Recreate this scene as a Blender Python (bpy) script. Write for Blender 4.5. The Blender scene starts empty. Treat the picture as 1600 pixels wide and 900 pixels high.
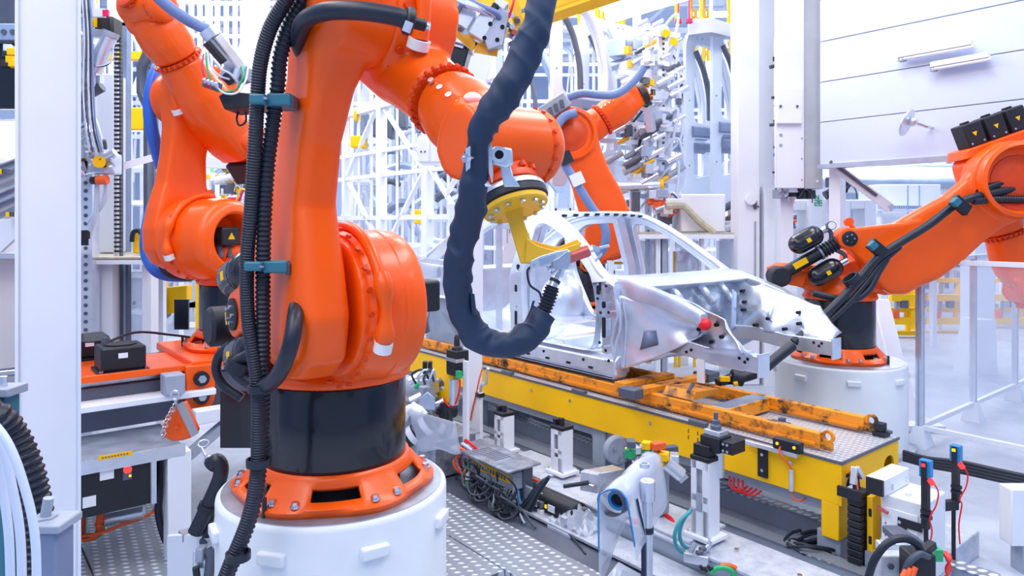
import bpy, bmesh, math, random
from mathutils import Vector as V, Matrix
random.seed(7)
PI = math.pi
SC = bpy.context.scene
COL = SC.collection
# ---------------------------------------------------------------- camera, world, lights, exposure
F, HOR, EYE = 1100.0, 350.0, 1.85          # focal length and horizon row of a 1600x900 frame, eye height
cam = bpy.data.cameras.new('camera'); cam_o = bpy.data.objects.new('camera', cam); COL.objects.link(cam_o)
cam.sensor_width = 36; cam.lens = 36*F/1600; cam.shift_y = (HOR-450)/1600; cam.clip_end = 200; cam.clip_start = .05
cam_o.location = (0, 0, EYE); cam_o.rotation_euler = (PI/2, 0, 0); SC.camera = cam_o
cam.dof.use_dof = False
w = bpy.data.worlds.new('world'); SC.world = w; w.use_nodes = True
w.node_tree.nodes['Background'].inputs[0].default_value = (.42, .60, 1, 1)
w.node_tree.nodes['Background'].inputs[1].default_value = .72
def area(name, loc, size, energy, color=(1, .97, .95), rot=(0, 0, 0)):
    l = bpy.data.lights.new(name, 'AREA'); l.shape = 'RECTANGLE'; l.size, l.size_y = size; l.energy = energy; l.color = color
    o = bpy.data.objects.new(name, l); COL.objects.link(o); o.location = loc; o.rotation_euler = rot; return o
area('hall_and_fill_light', (-2.5, 3.0, 6.2), (1.2, 7), 230)
area('hall_and_fill_light', (2.2, 2.5, 6.2), (1.2, 7), 280)
area('hall_and_fill_light', (5.5, 6.0, 6.2), (1.5, 9), 215)
area('hall_and_fill_light', (-2.0, -1.2, 5.2), (5, 3), 150)  # fill lamp added behind the camera to brighten the left column
area('hall_and_fill_light', (0, 22, 6.6), (26, 5), 1500)  # wide lamp added to brighten the back wall behind the racks
area('hall_and_fill_light', (-6, 10, 6.4), (3, 9), 620)
area('hall_and_fill_light', (0, 12, 6.4), (3, 9), 700)
area('hall_and_fill_light', (7, 14, 6.4), (3, 9), 700)
SC.view_settings.view_transform = 'Standard'
try: SC.view_settings.look = 'None'
except Exception: pass
SC.view_settings.gamma = 1; SC.view_settings.use_curve_mapping = False
SC.view_settings.exposure = .12
# ---------------------------------------------------------------- places
C0 = V((1.727, 3.69, 0)); UD = V((-.629, .7775, 0)); VD = V((.7775, .629, 0)); ZD = V((0, 0, 1))
def UV(u, v, z=0): return C0+UD*u+VD*v+ZD*z
def P(px, py, Y): return V(((px-800)/F*Y, Y, EYE-(py-HOR)/F*Y))          # a point seen at a pixel, at a distance
def G(px, py, z=0):                                                        # a point seen at a pixel, at a height
    Y = F*(EYE-z)/(py-HOR); return V(((px-800)/F*Y, Y, z))
def PV(px, py, v):                                                         # a point seen at a pixel, in a plane along the conveyor
    k = (px-800)/F; o = C0+VD*v; s = (o.x-k*o.y)/(k*UD.y-UD.x); Y = o.y+UD.y*s
    return V((k*Y, Y, EYE-(py-HOR)/F*Y))
# ---------------------------------------------------------------- mesh helpers
def spline(pts, n=8):
    pts = [V(p) for p in pts]
    if len(pts) < 3: return pts
    q = [pts[0]*2-pts[1]]+pts+[pts[-1]*2-pts[-2]]; out = []
    for i in range(1, len(q)-2):
        a, b, c, d = q[i-1:i+3]
        for k in range(n):
            t = k/n
            out.append(.5*((2*b)+(c-a)*t+(2*a-5*b+4*c-d)*t*t+(3*b-a-3*c+d)*t**3))
    out.append(pts[-1]); return out
def resample(pts, step):
    out = [pts[0]]; acc = 0
    for a, b in zip(pts, pts[1:]):
        L = (b-a).length; d = step-acc
        while d <= L and L > 1e-9:
            out.append(a+(b-a)*(d/L)); d += step
        acc = L-(d-step)
    return out
class MB:
    def __init__(s): s.v = []; s.f = []
    def add(s, vs, fs):
        o = len(s.v); s.v += [V(p) for p in vs]; s.f += [tuple(i+o for i in f) for f in fs]; return s
    def para(s, c, ex, ey, ez):
        c = V(c); ex, ey, ez = V(ex), V(ey), V(ez)
        vs = [c+ex*a+ey*b+ez*d for a in (-.5, .5) for b in (-.5, .5) for d in (-.5, .5)]
        return s.add(vs, [(0, 1, 3, 2), (4, 6, 7, 5), (0, 4, 5, 1), (2, 3, 7, 6), (0, 2, 6, 4), (1, 5, 7, 3)])
    def box(s, c, sz, rz=0, R=None):
        if R is None: R = Matrix.Rotation(rz, 3, 'Z')
        return s.para(c, R @ V((sz[0], 0, 0)), R @ V((0, sz[1], 0)), R @ V((0, 0, sz[2])))
    def uvbox(s, u0, u1, v0, v1, z0, z1):
        return s.para(UV((u0+u1)/2, (v0+v1)/2, (z0+z1)/2), UD*(u1-u0), VD*(v1-v0), ZD*(z1-z0))
    def bar(s, a, b, w, h=None, up=(0, 0, 1)):
        a, b = V(a), V(b); d = b-a; h = h or w; x = d.cross(V(up))
        if x.length < 1e-6: x = d.cross(V((.629, -.7775, 0)))
        x.normalize(); y = x.cross(d).normalized()
        return s.para((a+b)/2, d, x*w, y*h)
    def ring(s, c, x, y, n): return [c+x*math.cos(2*PI*i/n)+y*math.sin(2*PI*i/n) for i in range(n)]
    def loft(s, rings, caps=True, close=False):
        n = len(rings[0]); vs = [p for r in rings for p in r]; fs = []; m = len(rings)
        for i in range(m if close else m-1):
            j = (i+1) % m
            for k in range(n): fs.append((i*n+k, i*n+(k+1) % n, j*n+(k+1) % n, j*n+k))
        if caps and not close: fs += [tuple(range(n))[::-1], tuple((m-1)*n+k for k in range(n))]
        return s.add(vs, fs)
    def frame(s, d):
        d = V(d).normalized(); x = d.cross(V((0, 0, 1)))
        if x.length < 1e-4: x = V((1, 0, 0))
        x.normalize(); return x, x.cross(d).normalized()
    def cyl(s, a, b, r, r1=None, n=20, bev=0):
        a, b = V(a), V(b); x, y = s.frame(b-a); r1 = r if r1 is None else r1; d = (b-a).normalized()
        if bev: pr = [(a, r-bev), (a+d*bev, r), (b-d*bev, r1), (b, r1-bev)]
        else: pr = [(a, r), (b, r1)]
        return s.loft([s.ring(p, x*q, y*q, n) for p, q in pr])
    def lathe(s, prof, o, axis=(0, 0, 1), n=48, close=False):
        o = V(o); ax = V(axis).normalized(); x, y = s.frame(ax)
        return s.loft([s.ring(o+ax*h, x*max(r, 1e-4), y*max(r, 1e-4), n) for r, h in prof], caps=not close, close=close)
    def tube(s, pts, r, n=10, sm=6, corr=0, pitch=.02, ell=1):
        p = spline(pts, sm)
        if corr:
            p = resample(spline(pts, 16), pitch/4)
        if len(p) < 2: return s
        rings = []; t = (p[1]-p[0]).normalized(); x, y = s.frame(t)
        for i, c in enumerate(p):
            t2 = (p[min(i+1, len(p)-1)]-p[max(i-1, 0)])
            t2 = t2.normalized() if t2.length > 1e-9 else t
            x = (x-t2*x.dot(t2))
            x = x.normalized() if x.length > 1e-6 else s.frame(t2)[0]
            y = t2.cross(x); t = t2
            q = r(i/(len(p)-1)) if callable(r) else r
            if corr: q *= 1+corr*(1 if i % 4 in (0, 1) else -1)
            rings.append(s.ring(c, x*q, y*q*ell, n))
        return s.loft(rings)
    def prism(s, poly, o, ex, ey, ez):
        o, ex, ey, ez = V(o), V(ex), V(ey), V(ez); n = len(poly)
        vs = [o+ex*a+ey*b-ez*.5 for a, b in poly]+[o+ex*a+ey*b+ez*.5 for a, b in poly]
        return s.add(vs, [tuple(range(n))[::-1], tuple(range(n, 2*n))]+[(i, (i+1) % n, n+(i+1) % n, n+i) for i in range(n)])
    def sph(s, c, r, sc=(1, 1, 1), n=16, R=None):
        c = V(c); R = R or Matrix.Identity(3); rings = []
        for i in range(1, n):
            a = PI*i/n
            rings.append([c+R @ V((sc[0]*r*math.sin(a)*math.cos(2*PI*k/(2*n)), sc[1]*r*math.sin(a)*math.sin(2*PI*k/(2*n)), sc[2]*r*math.cos(a))) for k in range(2*n)])
        return s.loft(rings)
    def capsule(s, a, b, r, n=20):
        a, b = V(a), V(b); L = (b-a).length; pr = []
        for i in range(7): t = PI/2*i/6; pr.append((r*math.sin(t), r-r*math.cos(t)))
        pr += [(q, L-h) for q, h in pr[::-1]]
        return s.lathe(pr, a, b-a, n)
    def bolt(s, p, d, r=.012, h=.012): p = V(p); return s.cyl(p, p+V(d).normalized()*h, r, n=6)
    def mesh(s, name, off=None, merge=False):
        bm = bmesh.new(); vs = [bm.verts.new(p-off if off else p) for p in s.v]
        for f in s.f:
            try: bm.faces.new([vs[i] for i in f])
            except ValueError: pass
        if merge: bmesh.ops.remove_doubles(bm, verts=bm.verts, dist=1e-5)
        bmesh.ops.recalc_face_normals(bm, faces=bm.faces)
        m = bpy.data.meshes.new(name); bm.to_mesh(m); bm.free(); return m
OFF = {}
def link(name, mb, mat, parent=None, off=None, bevel=0, remesh=0, smooth=0, solid=0, ang=38, sub=0):
    me = mb if isinstance(mb, bpy.types.Mesh) else mb.mesh(name, off)
    o = bpy.data.objects.new(name, me); COL.objects.link(o)
    if not me.materials: me.materials.append(mat)
    if parent: o.parent = parent
    if remesh:
        m = o.modifiers.new('fuse', 'REMESH'); m.mode = 'VOXEL'; m.voxel_size = remesh; m.use_smooth_shade = True
        if smooth: m = o.modifiers.new('soften', 'SMOOTH'); m.iterations = smooth; m.factor = .5
    else:
        me.shade_smooth(); me.set_sharp_from_angle(angle=math.radians(ang))
    if solid: m = o.modifiers.new('sheet', 'SOLIDIFY'); m.thickness = solid; m.offset = -1
    if sub: m = o.modifiers.new('sub', 'SUBSURF'); m.levels = m.render_levels = sub
    if bevel: m = o.modifiers.new('edge', 'BEVEL'); m.width = bevel; m.segments = 2; m.limit_method = 'ANGLE'; m.angle_limit = math.radians(40)
    return o
def tag(o, label, cat, group=None, kind=None):
    o['label'] = label; o['category'] = cat
    if group: o['group'] = group
    o['kind'] = kind or 'thing'
    return o
def thing(name, label, cat, loc=(0, 0, 0), rz=0, group=None):
    o = bpy.data.objects.new(name, None); COL.objects.link(o); o.empty_display_size = .1
    o.location = loc; o.rotation_euler = (0, 0, rz); OFF[o] = V(loc) if rz == 0 else None
    return tag(o, label, cat, group)
def part(t, name, mb, mat, label=None, **k):        # t: a thing or a part; meshes of unrotated things are given in world coordinates
    off = OFF.get(t); o = link(name, mb, mat, t, off, **k); OFF[o] = off
    if label: o['label'] = label
    return o
def solo(name, mb, mat, label, cat, group=None, kind=None, **k):
    xs = [p.x for p in mb.v]; ys = [p.y for p in mb.v]; zs = [p.z for p in mb.v]
    c = V(((min(xs)+max(xs))/2, (min(ys)+max(ys))/2, min(zs)))
    o = link(name, mb, mat, None, c, **k); o.location = c; OFF[o] = c; return tag(o, label, cat, group, kind)
def struct(name, mb, mat, **k):
    o = link(name, mb, mat, **k); o['kind'] = 'structure'; OFF[o] = V((0, 0, 0)); return o
def copy_tree(o, parent=None):
    c = o.copy(); COL.objects.link(c)
    if parent: c.parent = parent
    for ch in [x for x in bpy.data.objects if x.parent == o]: copy_tree(ch, c)
    return c
def again(o, label, loc=None, rz=None, group=None):
    c = copy_tree(o)
    if loc is not None: c.location = loc
    if rz is not None: c.rotation_euler = (0, 0, rz)
    if label: c['label'] = label
    if group: c['group'] = group
    return c
# ---------------------------------------------------------------- materials
def nd(nt, t, **k):
    n = nt.nodes.new(t)
    for a, b in k.items(): setattr(n, a, b)
    return n
def mat(name, col, rough=.5, metal=0, var=.06, scale=6, bump=0, bscale=60, coat=0, alpha=1, trans=0, emit=0, spec=.5, rvar=.1):
    m = bpy.data.materials.new(name); m.use_nodes = True; nt = m.node_tree; b = nt.nodes['Principled BSDF']; L = nt.links
    co = nd(nt, 'ShaderNodeTexCoord'); no = nd(nt, 'ShaderNodeTexNoise'); no.inputs['Scale'].default_value = scale; no.inputs['Detail'].default_value = 6
    L.new(co.outputs['Object'], no.inputs['Vector'])
    mp = nd(nt, 'ShaderNodeMapRange'); mp.inputs['From Min'].default_value = .3; mp.inputs['From Max'].default_value = .7
    mp.inputs['To Min'].default_value = 1-var; mp.inputs['To Max'].default_value = 1+var; L.new(no.outputs['Fac'], mp.inputs['Value'])
    hs = nd(nt, 'ShaderNodeHueSaturation'); hs.inputs['Color'].default_value = (*col, 1); L.new(mp.outputs[0], hs.inputs['Value'])
    L.new(hs.outputs[0], b.inputs['Base Color'])
    rr = nd(nt, 'ShaderNodeMapRange'); rr.inputs['To Min'].default_value = max(.03, rough-rvar); rr.inputs['To Max'].default_value = min(1, rough+rvar)
    L.new(no.outputs['Fac'], rr.inputs['Value']); L.new(rr.outputs[0], b.inputs['Roughness'])
    b.inputs['Metallic'].default_value = metal; b.inputs['Coat Weight'].default_value = coat; b.inputs['Coat Roughness'].default_value = .08
    b.inputs['Specular IOR Level'].default_value = spec
    if alpha < 1: b.inputs['Alpha'].default_value = alpha
    if trans: b.inputs['Transmission Weight'].default_value = trans
    if emit: b.inputs['Emission Color'].default_value = (*col, 1); b.inputs['Emission Strength'].default_value = emit
    if bump:
        n2 = nd(nt, 'ShaderNodeTexNoise'); n2.inputs['Scale'].default_value = bscale; L.new(co.outputs['Object'], n2.inputs['Vector'])
        bp = nd(nt, 'ShaderNodeBump'); bp.inputs['Strength'].default_value = bump; bp.inputs['Distance'].default_value = .02
        L.new(n2.outputs['Fac'], bp.inputs['Height']); L.new(bp.outputs[0], b.inputs['Normal'])
    return m
M = {}
M['orange'] = mat('orange_paint', (.98, .110, .001), .34, 0, .04, 4, coat=.12, bump=.02, bscale=160, spec=.4)
M['orange_dark'] = mat('orange_cast_and_shade', (.72, .06, .001), .45, 0, .1, 8)
M['black'] = mat('black_paint', (.006, .008, .015), .25, 0, .2, 5, coat=.3)
M['rubber'] = mat('black_rubber', (.012, .017, .032), .42, 0, .2, 10)
M['blackbox'] = mat('black_plastic', (.010, .012, .02), .5, 0, .15, 8)
M['navy'] = mat('navy_sleeve', (.012, .030, .075), .6, 0, .2, 4, bump=.5, bscale=6)
M['teal'] = mat('teal_plastic', (.03, .17, .24), .45)
M['blue'] = mat('blue_hose', (.03, .15, .66), .4, 0, .08, 12)
M['bluegrey'] = mat('blue_grey_hose', (.16, .24, .48), .45)
M['white'] = mat('white_paint', (.80, .83, .90), .38, 0, .03, 3)
M['offwhite'] = mat('pedestal_paint', (.80, .84, .88), .4, 0, .03, 5)
M['cap'] = mat('white_cap', (.85, .85, .85), .4)
M['grey'] = mat('grey_paint', (.33, .38, .47), .45, 0, .08, 8)
M['dgrey'] = mat('dark_grey', (.09, .105, .15), .45, 0, .1, 10)
M['alu'] = mat('aluminium', (.72, .77, .86), .32, .8, .06, 12)
M['steel'] = mat('bright_steel', (.66, .70, .78), .25, 1, .1, 20)
M['plate'] = mat('dull_steel_plate', (.40, .45, .55), .42, .7, .2, 9)
M['galv'] = mat('galvanised_body_steel', (.74, .80, .90), .34, .78, .09, 6, bump=.045, bscale=14, rvar=.14)
M['galv2'] = mat('pressed_panel_steel', (.46, .56, .74), .38, .6, .12, 4)
M['galvd'] = mat('dark_shaded_zinc', (.22, .28, .42), .5, .3, .15, 5)  # zinc steel with shade put into its colour, also for plain dark parts
M['yellow'] = mat('yellow_paint', (1.0, .55, .0), .5, 0, .04, 5, spec=.3)
M['ytool'] = mat('yellow_tool_paint', (.93, .52, .02), .4, 0, .04, 5)
M['pale'] = mat('pale_pressing', (.70, .77, .88), .42, .25, .03, 3)
M['warm'] = mat('warm_grey_paint', (.46, .48, .52), .5)
M['red'] = mat('red_plastic', (.80, .01, .02), .4)
M['redmetal'] = mat('red_anodised', (.62, .13, .12), .35, .5)
M['green'] = mat('green_plastic', (.02, .42, .16), .4)
M['orwire'] = mat('orange_cable', (.9, .12, .02), .5)
M['cyan'] = mat('blue_plastic', (.02, .22, .55), .4)
M['tealhose'] = mat('teal_hose', (.04, .30, .36), .4)
M['magenta'] = mat('magenta_plastic', (.8, .01, .12), .5)
M['wire'] = mat('grey_cable', (.06, .075, .11), .5)
M['whitewire'] = mat('white_cable', (.62, .70, .85), .45)
M['film'] = mat('clear_film', (.75, .82, .95), .12, 0, .02, alpha=.42, spec=.8, bump=.3, bscale=5)
M['pane'] = mat('polycarbonate', (.78, .85, 1), .08, 0, .02, alpha=.14, spec=.7)
M['glass'] = mat('cabin_glass', (.55, .66, .85), .1, 0, .05, alpha=.4, spec=.7)
M['lamp'] = mat('lamp_tube', (.95, .97, 1), .4, emit=6)
M['led_red'] = mat('red_led', (1, .02, .02), .4, emit=3)
M['led_yellow'] = mat('yellow_led', (1, .5, .0), .4, emit=1.5)
M['wood'] = mat('worn_board', (.45, .42, .33), .7, 0, .25, 12)
M['blackhole'] = mat('dark_opening', (.006, .008, .014), .8)  # near-black for the shade inside openings, also for stencil figures and lens
# rusty orange skid rail
def worn(name, c1, c2, sc, lo, hi, rough=.5, metal=0, stretch=(1, 1, 1), bump=0):
    m = bpy.data.materials.new(name); m.use_nodes = True; nt = m.node_tree; b = nt.nodes['Principled BSDF']; L = nt.links
    co = nd(nt, 'ShaderNodeTexCoord'); mpg = nd(nt, 'ShaderNodeMapping'); mpg.inputs['Scale'].default_value = stretch
    no = nd(nt, 'ShaderNodeTexNoise'); no.inputs['Scale'].default_value = sc; no.inputs['Detail'].default_value = 8; no.inputs['Roughness'].default_value = .65
    cr = nd(nt, 'ShaderNodeValToRGB'); e = cr.color_ramp.elements; e[0].position = lo; e[0].color = (*c1, 1); e[1].position = hi; e[1].color = (*c2, 1)
    L.new(co.outputs['Object'], mpg.inputs[0]); L.new(mpg.outputs[0], no.inputs['Vector']); L.new(no.outputs['Fac'], cr.inputs[0]); L.new(cr.outputs[0], b.inputs['Base Color'])
    b.inputs['Roughness'].default_value = rough; b.inputs['Metallic'].default_value = metal
    if bump:
        bp = nd(nt, 'ShaderNodeBump'); bp.inputs['Strength'].default_value = bump; bp.inputs['Distance'].default_value = .01; L.new(no.outputs['Fac'], bp.inputs['Height']); L.new(bp.outputs[0], b.inputs['Normal'])
    return m
M['skid'] = worn('worn_orange_rail', (.05, .03, .02), (.88, .30, .012), 9, .36, .50)
M['concrete'] = worn('concrete_floor', (.30, .34, .43), (.52, .57, .68), 1.3, .3, .7, .45, bump=.05)
M['castplate'] = worn('stained_light_plate', (.36, .40, .48), (.56, .60, .69), 14, .3, .6, .45, .1)
M['toolplate'] = worn('scuffed_steel', (.12, .14, .19), (.42, .46, .55), 11, .3, .65, .35, .5)
def tread(name, c, sc=22, metal=.75, lo=.42, hi=1.9):
    # embossed lozenges on sheet steel: a bump pattern of slanted studs
    m = bpy.data.materials.new(name); m.use_nodes = True; nt = m.node_tree; b = nt.nodes['Principled BSDF']; L = nt.links
    co = nd(nt, 'ShaderNodeTexCoord'); mp = nd(nt, 'ShaderNodeMapping'); mp.inputs['Scale'].default_value = (sc, sc*1.6, sc); mp.inputs['Rotation'].default_value = (0, 0, math.atan2(UD.y, UD.x)+.5)
    ck = nd(nt, 'ShaderNodeTexVoronoi'); ck.feature = 'F1'; ck.inputs['Scale'].default_value = 1; ck.inputs['Randomness'].default_value = 0
    L.new(co.outputs['Object'], mp.inputs[0]); L.new(mp.outputs[0], ck.inputs['Vector'])
    rp = nd(nt, 'ShaderNodeMapRange'); rp.inputs['From Min'].default_value = .48; rp.inputs['From Max'].default_value = .36; L.new(ck.outputs['Distance'], rp.inputs['Value'])
    bp = nd(nt, 'ShaderNodeBump'); bp.inputs['Strength'].default_value = 1; bp.inputs['Distance'].default_value = .006; L.new(rp.outputs[0], bp.inputs['Height']); L.new(bp.outputs[0], b.inputs['Normal'])
    mx = nd(nt, 'ShaderNodeMix', data_type='RGBA'); mx.inputs[6].default_value = (*[q*lo for q in c], 1); mx.inputs[7].default_value = (*[min(1, q*hi) for q in c], 1)
    L.new(rp.outputs[0], mx.inputs[0]); L.new(mx.outputs[2], b.inputs['Base Color'])
    b.inputs['Metallic'].default_value = metal; b.inputs['Roughness'].default_value = .33; return m
M['tread'] = tread('tread_plate', (.48, .53, .62), 14, .3, .55, 1.7)
M['tread2'] = tread('deck_tread_plate', (.60, .62, .68), 22, .3, .78, 1.15)
# ---------------------------------------------------------------- the hall
struct('floor', MB().box((0, 14, -.05), (60, 44, .1)), M['concrete'])
M['hallwall'] = mat('hall_wall', (.50, .60, .80), .6, 0, .02, 1)
struct('wall_back', MB().box((0, 30, 4), (60, .2, 8)), M['hallwall'])
struct('wall_left', MB().box((-16, 14, 4), (.2, 44, 8)), M['hallwall'])
struct('wall_far_right', MB().box((22, 14, 4), (.2, 44, 8)), M['hallwall'])
mb = MB().box((0, 22, 8.1), (60, 16, .2))
struct('ceiling', mb, M['hallwall'])
# ---- big sandwich-panel wall hung at the right, its lower edge above head height
WV = 3.5
def ZW(px, py): return PV(px, py, WV).z
mb = MB()
zs = [2.47, 2.915, 3.335, 3.76, 4.2, 4.65, 5.1]
for a, b in zip(zs, zs[1:]): mb.uvbox(-2.2, 1.93, WV, WV+.12, a+.004, b-.004)
mb.uvbox(-2.2, 1.93, WV+.03, WV+.1, 2.47, 5.1)
M['panelwall'] = mat('coated_wall_panel', (.64, .72, .90), .35, .0, .02, 1)
struct('wall_right', mb, M['panelwall'], bevel=.004)
mb = MB().uvbox(-2.2, 1.95, WV-.02, WV+.14, 2.43, 2.475); struct('trim_1', mb, M['alu'])
# stanchions that carry the wall, and the big columns
for u, lb in ((1.78, 'slim white stanchion at the left end of the hanging panel wall'), (-2.3, 'slim white stanchion at the near end of the hanging panel wall')):
    solo('wall_stanchion', MB().uvbox(u, u+.12, WV+.13, WV+.25, 0, 5.2), M['white'], lb, 'post')
t = P(76, 450, 2.55); LX, LY = t.x, t.y
T = thing('steel_column', 'broad white steel column in the left foreground', 'column', (LX, LY, 0))
LR = math.atan2(-LX, LY)
part(T, 'shaft', MB().box((LX, LY, 3.02), (.188, .12, 6), rz=LR), M['white'], bevel=.014)
mb = MB().box((LX, LY, .01), (.4, .4, .02)); part(T, 'base_plate', mb, M['grey'])
for sx in (-.16, .16):
    for sy in (-.16, .16): part(T, 'anchor_bolt', MB().bolt((LX+sx, LY+sy, .02), (0, 0, 1), .015, .02), M['steel'])
for sx in (-1, 1): part(T, 'corner_profile', MB().box((LX+sx*.093*math.cos(LR)+.062*math.sin(LR), LY+sx*.093*math.sin(LR)-.062*math.cos(LR), 3.02), (.010, .012, 6), rz=LR), M['white'])
c1 = P(1164, 350, 8.2); c2 = P(1196, 350, 8.2)
T = thing('steel_column', 'tall white column with a round knob behind the car front, right of the middle', 'column', (c1.x, 8.2, 0))
part(T, 'shaft', MB().box((c1.x, 8.2, 3.2), (.26, .26, 6.4)), M['white'], bevel=.015)
part(T, 'side_flange', MB().box((c2.x+.01, 8.32, 3.2), (.22, .2, 6.4)), M['white'], bevel=.015)
q = P(1172, 312, 8.06); part(T, 'knob', MB().cyl((q.x, q.y+.02, q.z), (q.x, q.y-.05, q.z), .06, n=24), M['white'])
q = P(1180, 320, 8.06); part(T, 'latch', MB().box((q.x, q.y, q.z), (.03, .04, .1)).box((q.x+.01, q.y, q.z-.02), (.06, .03, .02)), M['dgrey'])
q = P(1180, 380, 8.06); part(T, 'cable_duct', MB().box((q.x, q.y, q.z-.35), (.016, .02, 1.2)), M['grey'])
# ---------------------------------------------------------------- articulated industrial robots
# robot space: X forward, Y to its left (along the shoulder axis), Z up, origin under the foot
def robot(label, loc, yaw, A23, W, tool, k=1.0, foot_yaw=0, motor=True, off=.05, dh=0, hwk=1.0, mk=1.0, bow=-.035, hs=1.0, ak=1.0, r3f=.46, yt=.04, sy=.02, ms=0, piv=(-.55, .66), yc=-.262, rim=True, rimh=1):
    t = thing('industrial_robot', label, 'robot', loc, yaw or 1e-6, 'orange six-axis robots'); t.scale = (k, k, k)
    X, Y, Z = V((1, 0, 0)), V((0, 1, 0)), V((0, 0, 1))
    A2 = V((.33, 0, .75+dh)); DH = V((0, 0, dh)); A3 = A2+V((A23[0], 0, A23[1])); WR = A3+V((W[0], 0, W[1]))
    pv = V((piv[0], 0, piv[1]))
    # ---- foot: sloping ring with see-through slots, bolts
    N = 144; rows = [(.385, 0), (.388, .022), (.38, .03), (.355, .05), (.322, .088), (.30, .108), (.297, .122)]
    vs, fs = [], []
    for r, h in rows:
        for i in range(N):
            a = 2*PI*i/N+foot_yaw
            lob = 1+.035*math.cos(6*a)*(1 if r > .38 else 0)
            vs.append((r*lob*math.cos(a), r*lob*math.sin(a), h))
    for j in range(len(rows)-1):
        for i in range(N):
            if j == 3 and (i % 24) in range(6, 18): continue
            fs.append((j*N+i, j*N+(i+1) % N, (j+1)*N+(i+1) % N, (j+1)*N+i))
    foot = part(t, 'foot_flange', MB().add(vs, fs), M['orange'], solid=.022)
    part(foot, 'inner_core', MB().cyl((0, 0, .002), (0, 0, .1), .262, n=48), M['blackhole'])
    for i in range(6):
        a = PI/3*i+foot_yaw
        for da in (-.13, .13):
            c = V((.366*math.cos(a+da), .366*math.sin(a+da), .036))
            mb = MB().cyl(c, c+Z*.006, .019, n=16).bolt(c+Z*.006, Z, .0135, .014); part(foot, 'bolt', mb, M['steel'])
    c = V((.395*math.cos(foot_yaw-1.2), .395*math.sin(foot_yaw-1.2), .0)); part(foot, 'stop_pin', MB().cyl(c, c+Z*.07, .009), M['black'])
    # ---- black drum
    part(t, 'drum', MB().lathe([(.283, .112), (.285, .118), (.285, .425+dh), (.28, .432+dh)], (0, 0, 0), n=72), M['black'])
    # ---- turning column
    mb = MB().lathe([(.303, .432), (.306, .44), (.306, .458), (.298, .468), (.27, .49), (.245, .56), (.235, .64)], DH, n=64)
    mb.cyl(A2-Y*.17, A2+Y*.09*hs, .250, n=48)
    el = []
    for q in range(7):
        f = q/6; c = V((.02+.24*f**1.3, .03, .455+.25*f))+DH; rx = .27-.04*f; ry = .27-.09*f
        el.append([c+X*rx*math.cos(2*PI*i/32)+Y*ry*math.sin(2*PI*i/32) for i in range(32)])
    mb.loft(el)
    mb.prism([(.1, .47), (-.25, .50), (pv.x-.03, pv.z-.06), (pv.x-.05, pv.z+.04), (pv.x+.05, pv.z+.08), (-.1, .72), (.15, .8)], V((0, -.03, 0))+DH, X, Z, Y*.26)
    part(t, 'turning_column', mb, M['orange'], remesh=.014, smooth=9)
    # ---- shoulder gear housing with an open end and a motor in it
    prof = [(.005, -.145), (.26, -.145), (.272, -.13), (.272, -.02), (.276, -.015), (.276, .012), (.27, .018), (.27, .16), (.262, .20), (.243, .232), (.215, .25), (.185, .255), (.17, .246), (.164, .22), (.16, .10), (.005, .10)]
    prof = [(r, y*hs if y > 0 else y) for r, y in prof]
    h = part(t, 'shoulder_housing', MB().lathe(prof, A2, Y, 72), M['orange'])
    for i in range(22):
        a = 2*PI*i/22; c = A2+Y*(sy-.04)+X*.274*math.cos(a)+Z*.274*math.sin(a)
        part(h, 'bolt', MB().bolt(c, V((math.cos(a), 0, math.sin(a))), .011, .012), M['orange_dark'])
    if motor:
        m_ = part(t, 'shoulder_motor', MB().box(A2+V((.0, .17, .02)), (.15, .16, .12)), M['blackbox'], bevel=.012)
        part(m_, 'warning_mark', MB().add([A2+V((-.03, .2515, .0)), A2+V((.03, .2515, .0)), A2+V((0, .2515, .045))], [(0, 1, 2)]), M['yellow'])
        part(m_, 'plug', MB().cyl(A2+V((-.03, .18, -.04)), A2+V((-.03, .2, -.12)), .022).cyl(A2+V((.04, .18, -.04)), A2+V((.04, .2, -.12)), .02), M['dgrey'])
        if hs > .5: part(m_, 'cable', MB().tube([A2+V((.09, .17, .03)), A2+V((.13, .21, 0)), A2+V((.11, .2, -.09)), A2+V((.05, .19, -.13))], .014), M['whitewire'])
    # ---- end stop: a curved orange tube with a white cap round the housing
    arc = [A2+Y*sy+V((math.cos(a), 0, math.sin(a)))*.289 for a in [1.75-.17*i for i in range(12)]]
    s_ = part(t, 'stop_tube', MB().tube(arc[:-3], .019), M['orange'])
    mb = MB().tube([A2+Y*sy+V((math.cos(a), 0, math.sin(a)))*.305 for a in (.45, .25, .05, -.15, -.3)], lambda f: .026+.008*math.sin(f*9))
    part(s_, 'stop_sleeve', mb, M['orange'])
    p0 = A2+Y*sy+V((math.cos(-.3), 0, math.sin(-.3)))*.305; p1 = A2+Y*sy+V((math.cos(-.42), 0, math.sin(-.42)))*.305
    part(s_, 'end_cap', MB().cyl(p0, p1, .031, n=20), M['cap'])
    # ---- link arm (one big casting beside the shoulder)
    d = (A3-A2); Lk = d.length; d.normalize(); n = V((-d.z, 0, d.x))
    secs = [(-.205, .10, .07), (-.17, .19, .085), (-.08, .255, .092), (.06, .262, .092), (.2, max(.225, .172*hwk+.01), .086), (.38, .17*hwk, .076), (.58, .150*hwk, .073), (.76, .155*hwk, .078), (.9, .18*hwk, .10), (1.0, .2*hwk, .108), (1.10, .195*hwk, .108), (1.18, .15*hwk, .098), (1.215, .06, .08)]
    rings = []
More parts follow.
